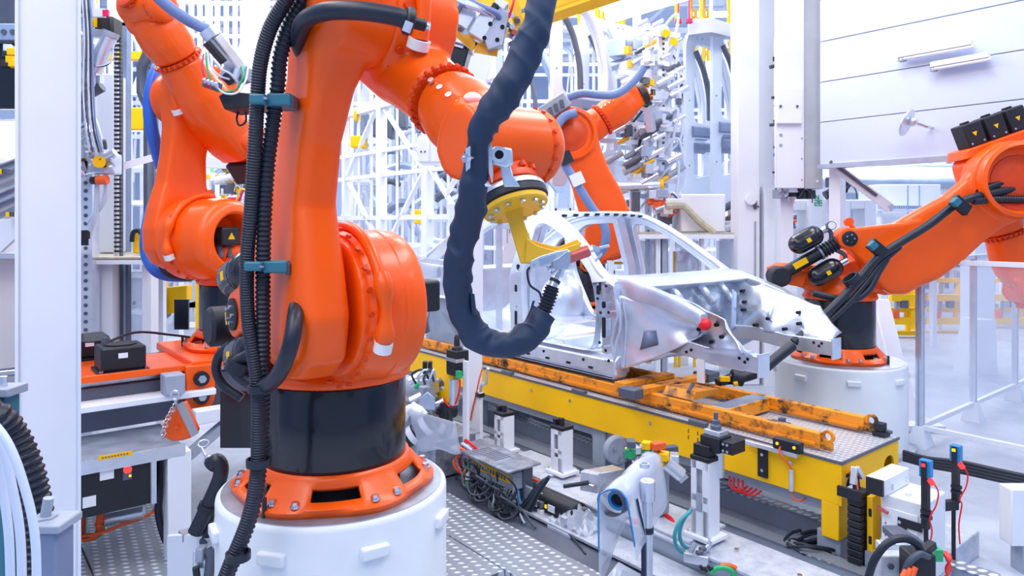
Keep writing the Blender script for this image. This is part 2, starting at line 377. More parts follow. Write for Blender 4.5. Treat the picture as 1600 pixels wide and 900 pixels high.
    for q, hw, ht in secs:
        c = A2+d*(q*Lk if q > .2 else q*1.0)+Y*(yc+yt*max(0, min(q, 1))**1.5)+n*(bow*math.sin(PI*min(max(q, 0), 1)))
        rg = []
        for i in range(40):
            a = 2*PI*i/40; ca, sa = math.cos(a), math.sin(a); e = .36
            rg.append(c+n*hw*math.copysign(abs(ca)**e, ca)+Y*ht*math.copysign(abs(sa)**e, sa)*(1 if sa > 0 else 1-.16*abs(ca)**3))
        rings.append(rg)
    mb = MB().loft(rings)
    lug = A2+n*.39-d*.17+Y*yc
    mb.prism([(p-A2).dot(d) and ((p-A2).dot(d), (p-A2).dot(n)) for p in (A2-d*.18+n*.0, A2-d*.22+n*.33, A2-d*.1+n*.44, A2+d*.36+n*.17, A2+d*.2)], A2+Y*yc, d, n, Y*.17)
    mb.cyl(lug-Y*.09, lug+Y*.09, .092, n=32)
    mb.cyl(A3-Y*((.37 if rim else .335)-yt), A3-Y*.15, .2*hwk, n=40)
    la = part(t, 'link_arm', mb, M['orange'], remesh=.012, smooth=3)
    if rim: mb = MB().lathe([(q*hwk, h*rimh) for q, h in [(.168, 0), (.19, .0), (.196, .012), (.188, .03), (.17, .034), (.158, .02), (.155, .004)]], A3-Y*(.366-yt), -Y, 56, close=True)
    if rim: part(la, 'bearing_rim', mb, M['orange'])
    if rim: part(la, 'bearing_cover', MB().lathe([(q*hwk, h) for q, h in [(.156, 0), (.156, .003), (.125, .004), (.122, .010), (.085, .011), (.08, .017), (.03, .018), (.001, .018)]], A3-Y*(.366-yt), -Y, 48), M['orange_dark'])  # darker orange puts the shade of the elbow recess into the cover
    part(la, 'pivot_cap', MB().lathe([(.062, 0), (.062, .008), (.05, .012), (.001, .012)], lug-Y*.09, -Y, 32), M['blackbox'])
    for i in range(5):
        a = 2*PI*i/5; part(la, 'pivot_bolt', MB().bolt(lug-Y*.10+X*.032*math.cos(a)+Z*.032*math.sin(a), -Y, .008, .01), M['steel'])
    c = lug+d*.10-n*.02+Y*.0; mb = MB().cyl(c, c+n*.10, .018, n=14).cyl(c+n*.115-Y*.02, c+n*.115+Y*.02, .036, n=20); part(la, 'lifting_eye', mb, M['orange'])
    # ---- counterbalance ram with its two gas bottles
    piv = V((piv[0], yc+.0, piv[1]+dh)); dd = (lug-piv); cl = dd.length; dd.normalize(); ny = dd.cross(Y).normalized()
    cb = part(t, 'counterbalance_ram', MB().lathe([(.05, -.02), (.05, 0), (.052, .01), (.052, cl*.62), (.045, cl*.63), (.045, cl*.66), (.03, cl*.67), (.03, cl*.97)], piv, dd, 32), M['blackbox'])
    part(cb, 'ram_end', MB().cyl(piv-Y*.09-dd*.04, piv+Y*.09-dd*.04, .085, n=40, bev=.014), M['blackbox'])
    part(cb, 'bellows', MB().tube([piv+dd*cl*.64, piv+dd*cl*.78, piv+dd*cl*.97], .055, n=20, corr=.10, pitch=.028), M['rubber'])
    part(cb, 'label_sticker', MB().para(piv+dd*.16-Y*.049+ny*.012, dd*.12, ny*.05, Y*.012), M['yellow'])
    part(cb, 'clamp_ring', MB().cyl(piv+dd*cl*.58, piv+dd*cl*.61, .062, n=32), M['galvd'])
    for sgn in (1, -1):
        c = piv+dd*.30+ny*.155*sgn-Y*.03
        b_ = part(cb, 'gas_bottle', MB().capsule(c-dd*.15, c+dd*.15, .085, 28), M['black'])
        part(b_, 'bottle_neck', MB().cyl(c+dd*.14, c+dd*.2, .03), M['steel'])
        part(b_, 'feed_pipe', MB().tube([c+dd*.19, c+dd*.2-ny*.06*sgn, piv+dd*.44], .018), M['dgrey'])
        part(b_, 'warning_label', MB().cyl(c-dd*.02, c+dd*.05, .0862, n=28), M['black'])
        q = c-Y*.084; part(b_, 'yellow_sticker', MB().para(q, dd*.035, ny*.035, Y*.006), M['yellow'])
    c = piv+dd*.52+ny*.165-Y*.05; g_ = part(cb, 'pressure_gauge', MB().cyl(c, c-Y*.05, .036, n=24), M['dgrey'])
    part(g_, 'dial', MB().cyl(c-Y*.05, c-Y*.053, .03, n=24), M['cap'])
    part(t, 'ram_bracket', MB().prism([(-.07, -.06), (.16, -.10), (.2, .04), (-.02, .07), (-.10, .04)], V((pv.x+.03, -.17, pv.z-.02))+DH, X, Z, Y*.06), M['orange'], bevel=.01)
    # ---- upper arm
    dv = WR-A3; La = math.sqrt(dv.length**2-off**2); ag = math.atan2(dv.z, dv.x)+math.atan2(off, La); a = V((math.cos(ag), 0, math.sin(ag))); na = V((-a.z, 0, a.x)); ya = -.02; A3p = A3-na*off
    def rg(q, ry, rz, oo=0, e=1.0, n=40):
        c = A3p+a*q+Y*ya+na*oo; o = []
        for i in range(n):
            th = 2*PI*i/n; ca, sa = math.cos(th), math.sin(th)
            o.append(c+na*ak*rz*math.copysign(abs(ca)**e, ca)+Y*ak*ry*math.copysign(abs(sa)**e, sa))
        return o
    r3 = r3f*La
    mb = MB().loft([rg(-.46 if mk == 1 else -.30, .12, .10, .02, .6), rg(-.38 if mk == 1 else -.26, .15, .13, .02, .6), rg(-.22, .17, .16, .01, .7), rg(-.08, .175, .18), rg(.05, .17, .175), rg(.12, .155, .16), rg(r3-.07, .14, .145), rg(r3-.015, .137, .14), rg(r3-.005, .12, .12)])
    mb.cyl(A3-Y*.16, A3+Y*.15*min(1, ak*.6), .195*min(1, ak+.12), n=48)
    ua = part(t, 'upper_arm', mb, M['orange'], remesh=.013, smooth=5)
    mb = MB().lathe([(.140*ak, 0), (.140*ak, .02), (.12*ak, .021)], A3p+a*(r3-.006)+Y*ya, a, 56); part(ua, 'bolt_flange', mb, M['orange_dark'])
    for i in range(26):
        th = 2*PI*i/26; c = A3p+a*(r3-.004)+Y*(ya+.147*ak*math.cos(th))+na*.147*ak*math.sin(th)
        part(ua, 'flange_bolt', MB().cyl(c, c+a*.022, .0105*ak, n=8), M['orange_dark'])
    for sgn in ((-1,) if True else (-1, 1)):
        c0 = A3-Y*.185; arc = [A3-Y*.10+V((math.cos(q), 0, math.sin(q)))*.225 for q in [2.4-.25*i for i in range(10)]]
        se = part(ua, 'stop_sleeve', MB().tube([A3+Y*-.085+V((math.cos(q), 0, math.sin(q)))*.222*min(1, ak+.12) for q in (.7, .4, .1, -.2, -.5)], lambda f: .027+.004*math.sin(f*7)), M['orange'])
        p0 = A3+Y*-.085+V((math.cos(-.5), 0, math.sin(-.5)))*.222*min(1, ak+.12); p1 = A3+Y*-.085+V((math.cos(-.66), 0, math.sin(-.66)))*.224*min(1, ak+.12)
        part(se, 'end_cap', MB().cyl(p0, p1, .036, n=20), M['cap'])
    for i in range(16):
        th = 2*PI*i/16; c = A3+V((math.cos(th), 0, math.sin(th)))*.196*min(1, ak+.12)-Y*.13; part(ua, 'joint_bolt', MB().cyl(c, c+V((math.cos(th), 0, math.sin(th)))*.012, .013, n=8), M['orange_dark'])
    # motors on the rear of the arm
    rear = A3-a*.46+na*.02
    part(ua, 'motor_mount', MB().loft([rg(-.50 if mk == 1 else -.34, .20, .12*mk**4, .10+ms, .35), rg(-.36 if mk == 1 else -.27, .19, .13*mk**4, .08+ms, .4), rg(-.26, .15, .12, .04, .5)]), M['orange'], bevel=.006)
    for i in (-1, 0, 1):
        c = A3-a*(.575 if mk == 1 else .44)+Y*(ya+.0)+na*(.10+ms-i*.15*mk)
        b_ = part(ua, 'axis_motor', MB().para(c, a*.17*mk, Y*.2, na*.128*mk), M['blackbox'], bevel=.012)
        part(b_, 'motor_plug', MB().para(c-a*.09*mk+Y*.0, a*.02, Y*.06, na*.05), M['blackbox'])
        q = c-Y*.1008; part(b_, 'warning_mark', MB().prism([(-.02, -.02), (-.02, .02), (.018, 0)], q, a, na, Y*.002), M['yellow'])
        part(b_, 'screw', MB().cyl(c+a*.06*mk-Y*.1-na*.05, c+a*.06*mk-Y*.105-na*.05, .009, n=8), M['steel']); part(b_, 'screw', MB().cyl(c+a*.06*mk-Y*.1+na*.05, c+a*.06*mk-Y*.105+na*.05, .009, n=8), M['steel'])
    # ---- forearm: from the bolt ring to the wrist, forked at its end
    m1 = La-r3
    mb = MB().loft([rg(r3+.018, .125, .125), rg(r3+.03, .136, .14), rg(r3+m1*.35, .146, .155, 0, .85), rg(r3+m1*.6, .142, .15, 0, .8), rg(r3+m1*.78, .125, .125, 0, .8), rg(r3+m1*.86, .10, .10)])
    for s_ in (-1,):
        mb.cyl(WR+Y*(ya-.14), WR+Y*(ya-.06), .105, n=36)
        mb.loft([rg(r3+m1*.5, .03, .13, 0, .6)]+[[p+Y*-.105 for p in rg(r3+m1*.72, .036, .12, 0, .6)], [p+Y*-.105 for p in rg(La, .04, .10, 0, .6)]])
    fa = part(t, 'forearm', mb, M['orange'], remesh=.011, smooth=5)
    for i in range(4):
        c = A3p+a*(r3+.05+.055*i)+na*(.088*ak)+Y*(ya-.118*ak); part(fa, 'screw_pocket', MB().cyl(c, c+(na-Y)*.006, .010, n=12), M['steel'])
    c = A3p+a*(r3+m1*.40+.10)+na*.12*ak+Y*(ya-.08*ak); part(fa, 'round_plug', MB().sph(c, .034*ak, (1, 1, .7), 10), M['cap'])
    # ---- wrist drum (axis across the arm) and the hand flange under it
    tl = V((tool[0], 0, tool[1])).normalized()
    mb = MB().lathe([(.08, -.125), (.104, -.115), (.112, -.09), (.114, -.06), (.114, .112), (.109, .116), (.109, .122), (.114, .126), (.112, .15), (.098, .172), (.07, .182), (.001, .184)], WR+Y*ya, Y, 56)
    mb.cyl(WR+Y*ya, WR+Y*ya+tl*.115, .076, .070, n=40)
    wr = part(t, 'wrist', mb, M['orange'])
    e1, e2 = tl.cross(Y).normalized(), Y
    for i in range(18):
        th = 2*PI*i/18; c = WR+Y*(ya+.125)+V((math.cos(th), 0, math.sin(th)))*.113; part(wr, 'bolt', MB().bolt(c, V((math.cos(th), 0, math.sin(th))), .007, .006), M['orange_dark'])
    fl = WR+Y*ya+tl*.115
    part(wr, 'hand_flange', MB().lathe([(.082, 0), (.084, .004), (.084, .02), (.07, .024)], fl, tl, 48), M['orange_dark'])
    for i in range(10):
        th = 2*PI*i/10; c = fl+(e1*math.cos(th)+e2*math.sin(th))*.078-tl*.006; part(wr, 'flange_bolt', MB().bolt(c, -tl, .009, .014), M['orange_dark'])
    Mx = Matrix.Translation(V(loc)) @ Matrix.Rotation(yaw, 4, 'Z') @ Matrix.Scale(k, 4)
    return t, Mx, dict(A2=A2, A3=A3, WR=WR, fl=fl+tl*.024, tl=tl, d=d, n=n, a=a, na=na, lug=lug, e1=e1, La=La, r3=r3, Lk=Lk)
def pedestal(label, loc, r, h):
    x, y = loc; T = thing('robot_pedestal', label, 'pedestal', (x, y, 0), 0, 'round robot pedestals')
    part(T, 'drum', MB().lathe([(r, .03), (r, h-.02), (r-.003, h-.008), (r-.012, h)], (x, y, 0), n=96), M['offwhite'])
    part(T, 'top_plate', MB().cyl((x, y, h), (x, y, h+.004), r-.02, n=96), M['plate'])
    part(T, 'foot_ring', MB().cyl((x, y, 0), (x, y, .03), r+.06, n=96), M['grey'])
    for i in range(8):
        a = 2*PI*i/8+.55; c = V((x+(r+.006)*math.cos(a), y+(r+.006)*math.sin(a), h-.105))
        part(T, 'lifting_lug', MB().para(c, V((-math.sin(a), math.cos(a), 0))*.105, V((math.cos(a), math.sin(a), 0))*.03, ZD*.045), M['offwhite'], bevel=.008)
    return T
YAW_M = math.atan2(-UD.y, -UD.x)
PM = V((-.722, 2.87, 0))
pedestal('round white pedestal under the big robot in the foreground', (PM.x, PM.y), .452, .80)
RM, XM, JM = robot('largest orange robot, in the foreground, reaching right over the yellow conveyor', (PM.x, PM.y, .804), YAW_M, (.29, .97), (.485, -.45), (.42, -.9), 1.0, .1, off=.135, hwk=.85, bow=.10, hs=.35, r3f=.50, ak=.78, yc=-.285, yt=.012, rim=False, sy=-.115, piv=(-.40, .62))
p2 = P(379, 545, 5.0)
R2, X2, J2 = robot('orange robot behind the foreground robot, riding on the track, arm raised to the upper left', (p2.x, p2.y, 1.0), math.atan2(-.9, -.43), (-.05, .96), (.47, .48), (.9, .3), 1.0, .3, hs=1.15, r3f=.45, yc=-.215)
P3 = V((2.79, 6.0, .71))
pedestal('round white pedestal under the right-hand robot, beyond the conveyor end', (P3.x, P3.y), .515, .705)
R3, X3, J3 = robot('orange robot at the right with three black motors above its elbow', P3, -.10, (.90, .68), (.28, -.92), (.1, -1), .98, .5, dh=.085, rimh=3.2, hwk=1.6, mk=1.2, yt=0, ms=.05, ak=1.1)
P4 = V((.84, 8.48, .82))
pedestal('round white pedestal hidden behind the car body under the farthest robot', (P4.x, P4.y), .5, .815)
R4, X4, J4 = robot('orange robot beyond the car body with a blue hose along its arm', P4, .0, (-.5, 1.2), (.85, .5), (.9, -.05), 1.0, .2, dh=.12, hwk=1.6, ak=1.3, yt=0)
# ---------------------------------------------------------------- yellow roller bed with its skid
DZ, DW, UL = .60, .69, 5.4
T = thing('conveyor_bed', 'long yellow conveyor bed with a tread plate top, standing in the middle on grey legs', 'conveyor', UV(2, DW/2, 0))
mb = MB()
mb.uvbox(.012, UL, 0, .014, DZ-.23, DZ-.008)
part(T, 'side_panel', mb, M['yellow'], bevel=.003)
part(T, 'side_panel', MB().uvbox(.012, UL, DW-.014, DW, DZ-.23, DZ-.008), M['yellow'])
# end panel with its two arched openings
poly = [(0, -.23), (.05, -.23), (.05, -.14)]
poly += [(.10-.05*math.cos(PI*i/8), -.14+.045*math.sin(PI*i/8)) for i in range(1, 8)]+[(.15, -.14), (.15, -.23), (.50, -.23), (.50, -.13)]
poly += [(.565-.065*math.cos(PI*i/8), -.13+.05*math.sin(PI*i/8)) for i in range(1, 8)]+[(.63, -.13), (.63, -.23), (DW, -.23), (DW, -.008), (0, -.008)]
part(T, 'end_panel', MB().prism(poly, UV(.006, 0, DZ), VD, ZD, UD*.012), M['yellow'])
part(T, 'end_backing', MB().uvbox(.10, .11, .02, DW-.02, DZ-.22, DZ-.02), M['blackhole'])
part(T, 'deck_plate', MB().uvbox(0, UL, 0, DW, DZ-.008, DZ), M['tread2'])
part(T, 'deck_edge', MB().uvbox(-.004, UL, -.006, .004, DZ-.012, DZ+.002).uvbox(-.006, .004, -.004, DW+.004, DZ-.012, DZ+.002), M['dgrey'])
mb = MB().uvbox(.1, UL, .05, .11, DZ-.30, DZ-.21); part(T, 'under_beam', mb, M['grey'])
part(T, 'under_beam', MB().uvbox(.1, UL, DW-.11, DW-.05, DZ-.30, DZ-.21), M['grey'])
for u in (.7, 1.5, 2.5, 3.4): part(T, 'cross_beam', MB().uvbox(u, u+.08, .1, DW-.1, DZ-.29, DZ-.22), M['grey'])
# legs: yellow upper bracket on the end legs, grey posts
for u in (.02, 1.72, 3.3, 4.9):
    for v in (.03, DW-.17):
        z1 = .18 if u < .1 else .36
        lg = part(T, 'leg', MB().uvbox(u, u+.13, v, v+.14, .012, z1+.02), M['grey'], bevel=.006)
        part(lg, 'foot_plate', MB().uvbox(u-.04, u+.17, v-.04, v+.18, 0, .014), M['grey'])
        if u < .1: part(lg, 'yellow_bracket', MB().uvbox(u-.006, u+.09, v-.03, v+.145, z1, DZ-.23), M['yellow'], bevel=.004)
        else: part(lg, 'gusset', MB().prism([(-.13, .37), (.26, .37), (.13, .22), (0, .22)], UV(u, v+.07, 0), UD, ZD, VD*.05), M['grey'])
for u in (.28, .62, 1.28, 2.05, 2.5, 3.1, 3.7):
    part(T, 'panel_bolt', MB().bolt(UV(u, 0, DZ-.075), -VD, .012, .008), M['steel'])
for u in (.9, .97):
    for z in (.53, .49): part(T, 'slot', MB().uvbox(u, u+.006, -.001, .002, z, z+.025), M['blackhole'])
for u in (.84, 1.9, 2.75, 3.55): part(T, 'roller_pocket', MB().uvbox(u, u+.13, -.012, .03, DZ-.01, DZ+.022), M['dgrey'], bevel=.005)
# ---- skid: two worn orange rails with cross members
S = thing('carrier_skid', 'worn orange two-rail skid lying on the conveyor under the car body', 'skid', UV(2.4, .33, DZ))
for v in (.08, .60):
    r_ = part(S, 'rail', MB().uvbox(.16, 4.9, v, v+.052, DZ+.012, DZ+.10), M['skid'], bevel=.006)
    eye = [(.0, .012), (.085, .012), (.085, .09), (.07, .118), (.03, .125), (.0, .10)]
    part(r_, 'towing_eye', MB().lathe([(.020, -.010), (.036, -.010), (.036, .010), (.020, .010)], UV(.125, v+.026, DZ+.085), VD, 24, close=True), M['skid'])
    part(r_, 'eye_hole_plate', MB().uvbox(.10, .165, v+.014, v+.038, DZ+.012, DZ+.054), M['skid'])
    part(r_, 'side_rib', MB().uvbox(.18, 4.8, v-.012, v, DZ+.03, DZ+.045), M['skid'])
for u in (.78, 3.9): part(S, 'cross_member', MB().uvbox(u, u+.12, .132, .60, DZ+.05, DZ+.10), M['plate'], bevel=.004)
part(S, 'cross_face', MB().uvbox(.765, .78, .132, .60, DZ+.018, DZ+.098), M['skid'])
for u in (1.34, 3.3):
    x = part(S, 'support_beam', MB().uvbox(u, u+.09, -.10, .80, DZ+.10, DZ+.135), M['skid'])
    part(x, 'pad', MB().uvbox(u-.02, u+.12, -.12, -.02, DZ+.085, DZ+.15), M['dgrey'], bevel=.006)
    part(x, 'pad', MB().uvbox(u-.02, u+.12, .70, .84, DZ+.085, DZ+.15), M['dgrey'], bevel=.006)
part(S, 'support_beam', MB().uvbox(1.55, 1.65, .05, .6, DZ+.10, DZ+.13), M['skid'])
# stencilled number on the rail (marks read as 375)
mb = MB()
def stroke(mb, segs, o, ex, ez, th, n):
    for (a, b), (c, d) in segs: mb.bar(o+ex*a+ez*b, o+ex*c+ez*d, th, .002, up=n)
o = UV(3.03, .0665, DZ+.035); dg = [[((0, 2), (1, 2)), ((1, 2), (.4, 1.1)), ((.4, 1.1), (1, .6)), ((1, .6), (.5, 0)), ((.5, 0), (0, .2))], [((0, 2), (1, 2)), ((1, 2), (.3, 0))], [((1, 2), (0, 2)), ((0, 2), (0, 1.1)), ((0, 1.1), (1, .9)), ((1, .9), (.9, .1)), ((.9, .1), (0, 0))], [((0, 2), (1, 1)), ((1, 1), (0, 0))]]
for i, g in enumerate(dg): stroke(mb, g, o-UD*.042*i, -UD*.024, ZD*.02, .007, VD)
part(S, 'stencil_number', mb, M['blackhole'], label='black stencilled figures on the rail')
# end stop sensors on the near side of the bed
T = thing('proximity_sensor_bracket', 'grey bracket with a black sensor head on the near right end of the yellow bed', 'sensor', UV(.30, -.03, .45))
part(T, 'bracket_arm', MB().uvbox(.22, .55, -.055, -.02, .575, .60), M['alu'], bevel=.003)
part(T, 'drop_plate', MB().uvbox(.42, .48, -.014, -.002, .40, .58), M['blackbox'])
for z in (.44, .53): part(T, 'screw', MB().bolt(UV(.45, -.014, z), -VD, .010, .006), M['steel'])
h = part(T, 'sensor_head', MB().uvbox(.20, .36, -.06, -.01, .60, .66), M['blackbox'], bevel=.006)
for u in (.23, .33): part(h, 'lamp', MB().cyl(UV(u, -.06, .632), UV(u, -.064, .632), .008), M['led_yellow'])
part(T, 'lead', MB().tube([UV(.31, -.062, .62), UV(.31, -.07, .58), UV(.27, -.05, .53), UV(.26, -.03, .5)], .005), M['orwire'])
part(T, 'tube_connector', MB().cyl(UV(.265, -.025, .50), UV(.265, -.025, .38), .014), M['alu'])
part(T, 'lead', MB().tube([UV(.265, -.025, .38), UV(.26, -.02, .34), UV(.23, 0, .33), UV(.22, .04, .335)], .005), M['orwire'])
T = thing('rail_end_stop', 'small black stop on the tread plate at the far rail end of the yellow bed', 'stop', UV(.13, .64, DZ))
part(T, 'base', MB().uvbox(.04, .11, .60, .68, DZ+.003, DZ+.03), M['blackbox']); part(T, 'bumper', MB().uvbox(.05, .10, .61, .66, DZ+.03, DZ+.08), M['blackbox'], bevel=.005); part(T, 'spindle', MB().cyl(UV(.12, .635, DZ+.04), UV(.02, .66, DZ+.03), .010), M['dgrey'])
T = thing('roller_catch', 'little dark catch lying on the tread plate between the two skid rails', 'catch', UV(.55, .35, DZ))
part(T, 'body', MB().uvbox(.5, .62, .33, .39, DZ+.003, DZ+.03), M['dgrey'], bevel=.004); part(T, 'tab', MB().uvbox(.53, .56, .34, .38, DZ+.03, DZ+.055), M['dgrey'])
# ---------------------------------------------------------------- car body shell in bare galvanised steel
# car space: u backwards along the line, v across (near side small), z up
CT = thing('car_body', 'bare silver car body shell without doors or bonnet, standing on the conveyor skid', 'car body', UV(2.6, .875, .72))
VM = .875
def tum(z):                                            # how far the side leans in with height
    return 0 if z < 1.42 else (z-1.42)*.36
def curve_fill(outlines, ext):                         # outline and holes in (u,z) -> a thick flat panel mesh
    cu = bpy.data.curves.new('c', 'CURVE'); cu.dimensions = '2D'; cu.fill_mode = 'BOTH'; cu.extrude = ext/2; cu.bevel_depth = .006; cu.bevel_resolution = 1
    for ol in outlines:
        p = cu.splines.new('POLY'); p.points.add(len(ol)-1); p.use_cyclic_u = True
        for i, (a, b) in enumerate(ol): p.points[i].co = (a, b, 0, 1)
    o = bpy.data.objects.new('c', cu); COL.objects.link(o)
    dg = bpy.context.evaluated_depsgraph_get(); me = bpy.data.meshes.new_from_object(o.evaluated_get(dg))
    bpy.data.objects.remove(o); bpy.data.curves.remove(cu); return me
def smooth2(pts, n=6, closed=True):
    q = [V((a, b, 0)) for a, b in pts]
    if closed:
        q = q[-1:]+q+q[:2]; out = []
        for i in range(1, len(q)-2):
            a, b, c, d = q[i-1:i+3]
            for k in range(n):
                t = k/n; out.append(.5*((2*b)+(c-a)*t+(2*a-5*b+4*c-d)*t*t+(3*b-a-3*c+d)*t**3))
        return [(p.x, p.y) for p in out]
    return [(p.x, p.y) for p in spline(q, n)]
def rounded(pts, r=.06, n=5):                          # polygon with rounded corners
    out = []; m = len(pts)
    for i in range(m):
        a, b, c = V((*pts[i-1], 0)), V((*pts[i], 0)), V((*pts[(i+1) % m], 0))
        q = min(r, (a-b).length*.45, (c-b).length*.45); p0 = b+(a-b).normalized()*q; p1 = b+(c-b).normalized()*q
        for k in range(n+1):
            t = k/n; p = p0*(1-t)**2+b*2*t*(1-t)+p1*t*t; out.append((p.x, p.y))
    return out
def dense(pts, step=.06):
    out = []
    for i in range(len(pts)):
        a, b = V((*pts[i], 0)), V((*pts[(i+1) % len(pts)], 0)); k = max(1, int((b-a).length/step))
        for j in range(k): p = a.lerp(b, j/k); out.append((p.x, p.y))
    return out
arch = lambda cu_, cz, r, a0, a1, n=12: [(cu_+r*math.cos(a0+(a1-a0)*i/n), cz+r*math.sin(a0+(a1-a0)*i/n)) for i in range(n+1)]
outer = [(1.70, .735), (3.55, .735)]+arch(3.92, .80, .34, PI*1.0, 0, 14)+[(4.30, .80), (4.62, .86), (4.70, 1.2), (4.62, 1.42), (4.30, 1.52), (4.0, 1.72), (3.6, 1.88), (3.2, 1.945), (2.75, 1.945), (2.55, 1.91), (2.3, 1.80), (2.0, 1.60), (1.83, 1.475), (1.70, 1.40), (1.66, 1.2), (1.72, 1.0), (1.69, .85)]
front_door = rounded([(1.90, .90), (2.70, .90), (2.74, 1.3), (2.72, 1.85), (2.60, 1.86), (2.32, 1.745), (1.90, 1.44), (1.86, 1.2)], .10)
rear_door = rounded([(2.86, .90), (3.42, .90), (3.62, 1.22), (3.72, 1.42), (3.60, 1.70), (3.35, 1.85), (2.88, 1.87), (2.89, 1.3)], .10)
quarter = rounded([(3.74, 1.50), (4.05, 1.50), (3.80, 1.68), (3.70, 1.72)], .04)
slots = [rounded([(1.775, a), (1.80, a), (1.80, b), (1.775, b)], .012, 3) for a, b in ((1.02, 1.16), (1.24, 1.28), (1.33, 1.36))]
slots += [rounded([(1.86+.25*i, .795), (1.91+.25*i, .795), (1.91+.25*i, .812), (1.86+.25*i, .812)], .008, 2) for i in range(7)]
slots += [rounded([(2.785, a), (2.81, a), (2.81, a+.06), (2.785, a+.06)], .01, 2) for a in (1.28, 1.45, 1.6, 1.72)]
slots += [arch(u, z, .016, 0, 2*PI*.93, 12) for u, z in ((1.74, 1.21), (1.80, .95), (1.755, 1.42), (2.8, 1.02), (2.8, 1.15), (4.35, 1.0), (4.45, 1.3), (1.77, .85), (2.2, .84), (2.6, .84))]
slots.append([(3.99+.045*math.cos(2*PI*i/16), 1.36+.08*math.sin(2*PI*i/16)) for i in range(16)])
side_me = curve_fill([dense(outer)]+[dense(front_door), dense(rear_door), dense(quarter)]+slots, .055)
def place_side(me, near):
    me = me.copy(); s = -1 if near else 1
    for vt in me.vertices:
        u, z, w_ = vt.co.x, vt.co.y, vt.co.z
        v = VM+s*(.755-tum(z)+w_-(.09*max(0, u-4.0)))
        vt.co = UV(u, v, z)-OFF[CT]
    if near: me.flip_normals()
    return me
for near in (True, False):
    me = place_side(side_me, near); me.materials.clear()
    o = link('body_side', me, M['galv'], CT); OFF[o] = OFF[CT]; BS = o
    s = -1 if near else 1
    W = lambda u, w_, z: UV(u, VM+s*w_, z)
    # rolled pillar and roof-rail section along the door openings
    pts = [W(1.72, .735, 1.40), W(1.85, .735, 1.475), W(2.1, .66, 1.66), W(2.35, .60, 1.815), W(2.6, .565, 1.915), W(2.85, .555, 1.935), W(3.2, .555, 1.935), W(3.6, .585, 1.87), W(4.0, .64, 1.70), W(4.3, .70, 1.52)]
    part(CT, 'roof_rail', MB().tube(pts, .038, n=14), M['galv'])
    part(CT, 'sill', MB().loft([[W(u, w_, z) for w_, z in ((.765, .735), (.79, .77), (.785, .86), (.74, .895), (.66, .88), (.64, .78), (.66, .735))] for u in (1.68, 1.8, 2.4, 3.0, 3.5)]), M['galv'], bevel=.008)
    part(CT, 'pillar_inner', MB().loft([[W(u0+du, w_-dw-tum(z), z) for du, w_ in ((-.055, .70), (-.03, .62), (.03, .62), (.055, .70))] for u0, dw, z in ((2.80, .0, .87), (2.805, .02, 1.2), (2.81, .02, 1.45), (2.81, .02, 1.9))]), M['galv'])
    part(CT, 'hinge_pillar', MB().loft([[W(u0+du, w_, z) for du, w_ in ((-.09, .72), (-.07, .60), (.07, .60), (.09, .72))] for u0, z in ((1.78, .76), (1.78, 1.1), (1.79, 1.42))]), M['galv'])
    # upper fender rail from the pillar to its tip
    pts = [W(1.80, .69, 1.44), W(1.62, .68, 1.42), W(1.4, .665, 1.36), W(1.2, .65, 1.30), W(1.03, .635, 1.225)]
    part(CT, 'fender_rail', MB().loft([[p+VD*a*s+ZD*b for a, b in ((-.05, .0), (-.045, .03), (.03, .035), (.045, .0), (.035, -.075*q), (-.03, -.085*q))] for p, q in zip(pts, (1.5, 1.3, 1.1, .9, .7))]), M['galv'], bevel=.006)
    # inner wheel house sheet with pressed strut tower
    def sheet(f, nu, nv):
        vs = [f(i/nu, j/nv) for i in range(nu+1) for j in range(nv+1)]
        return MB().add(vs, [(i*(nv+1)+j, (i+1)*(nv+1)+j, (i+1)*(nv+1)+j+1, i*(nv+1)+j+1) for i in range(nu) for j in range(nv)])
    def apron(a, b):
        u = 1.72-a*.98; z0 = .99+.02*math.sin(a*PI); top = [1.43, 1.40, 1.36, 1.31, 1.245, 1.20][min(5, int(a*5))]*(1-(a*5) % 1)+[1.43, 1.40, 1.36, 1.31, 1.245, 1.20][min(5, int(a*5)+1)]*((a*5) % 1)
        if a > .86: top = 1.20-(a-.86)*1.1
        z = z0+(top-z0)*b
        bump = .09*math.exp(-((u-1.28)/.17)**2)*math.exp(-((z-1.2)/.25)**2)+.018*math.sin(u*23+z*9)*math.sin(z*17)
        w_ = .475+.16*b**1.6-bump+.03*math.sin(a*PI*2)*b
        return W(u, w_, z)
    ap = part(CT, 'apron', sheet(apron, 48, 24), M['galv'], solid=.006)
    for u, z in ((1.45, 1.16), (1.2, 1.12), (.98, 1.1), (1.52, 1.3), (1.0, 1.18), (1.46, 1.22), (1.30, 1.06), (1.08, 1.05)):
        b = (z-1.0)/.36; w_ = .475+.16*max(b, 0)**1.6+.012-.09*math.exp(-((u-1.28)/.17)**2)*math.exp(-((z-1.2)/.25)**2)
        for q in (-.02, .0): pass
        part(ap, 'hole', MB().cyl(W(u, w_-.05, z), W(u, w_+.02, z), .013, n=12), M['blackhole'])
    # chassis leg with its end plate
    cs = ((-.045, .055), (.045, .055), (.045, -.055), (-.045, -.055))
    path = [(.70, .475, .955), (1.05, .475, .96), (1.3, .47, .99), (1.5, .45, .985), (1.72, .42, .90), (1.95, .40, .80), (2.3, .40, .77)]
    lg = part(CT, 'chassis_leg', MB().loft([[W(u, w_+a, z+b) for a, b in cs] for u, w_, z in path]), M['galv'], bevel=.006)
    part(lg, 'end_plate', MB().para(W(.695, .475, .95), UD*.008, VD*.13, ZD*.15), M['galv'])
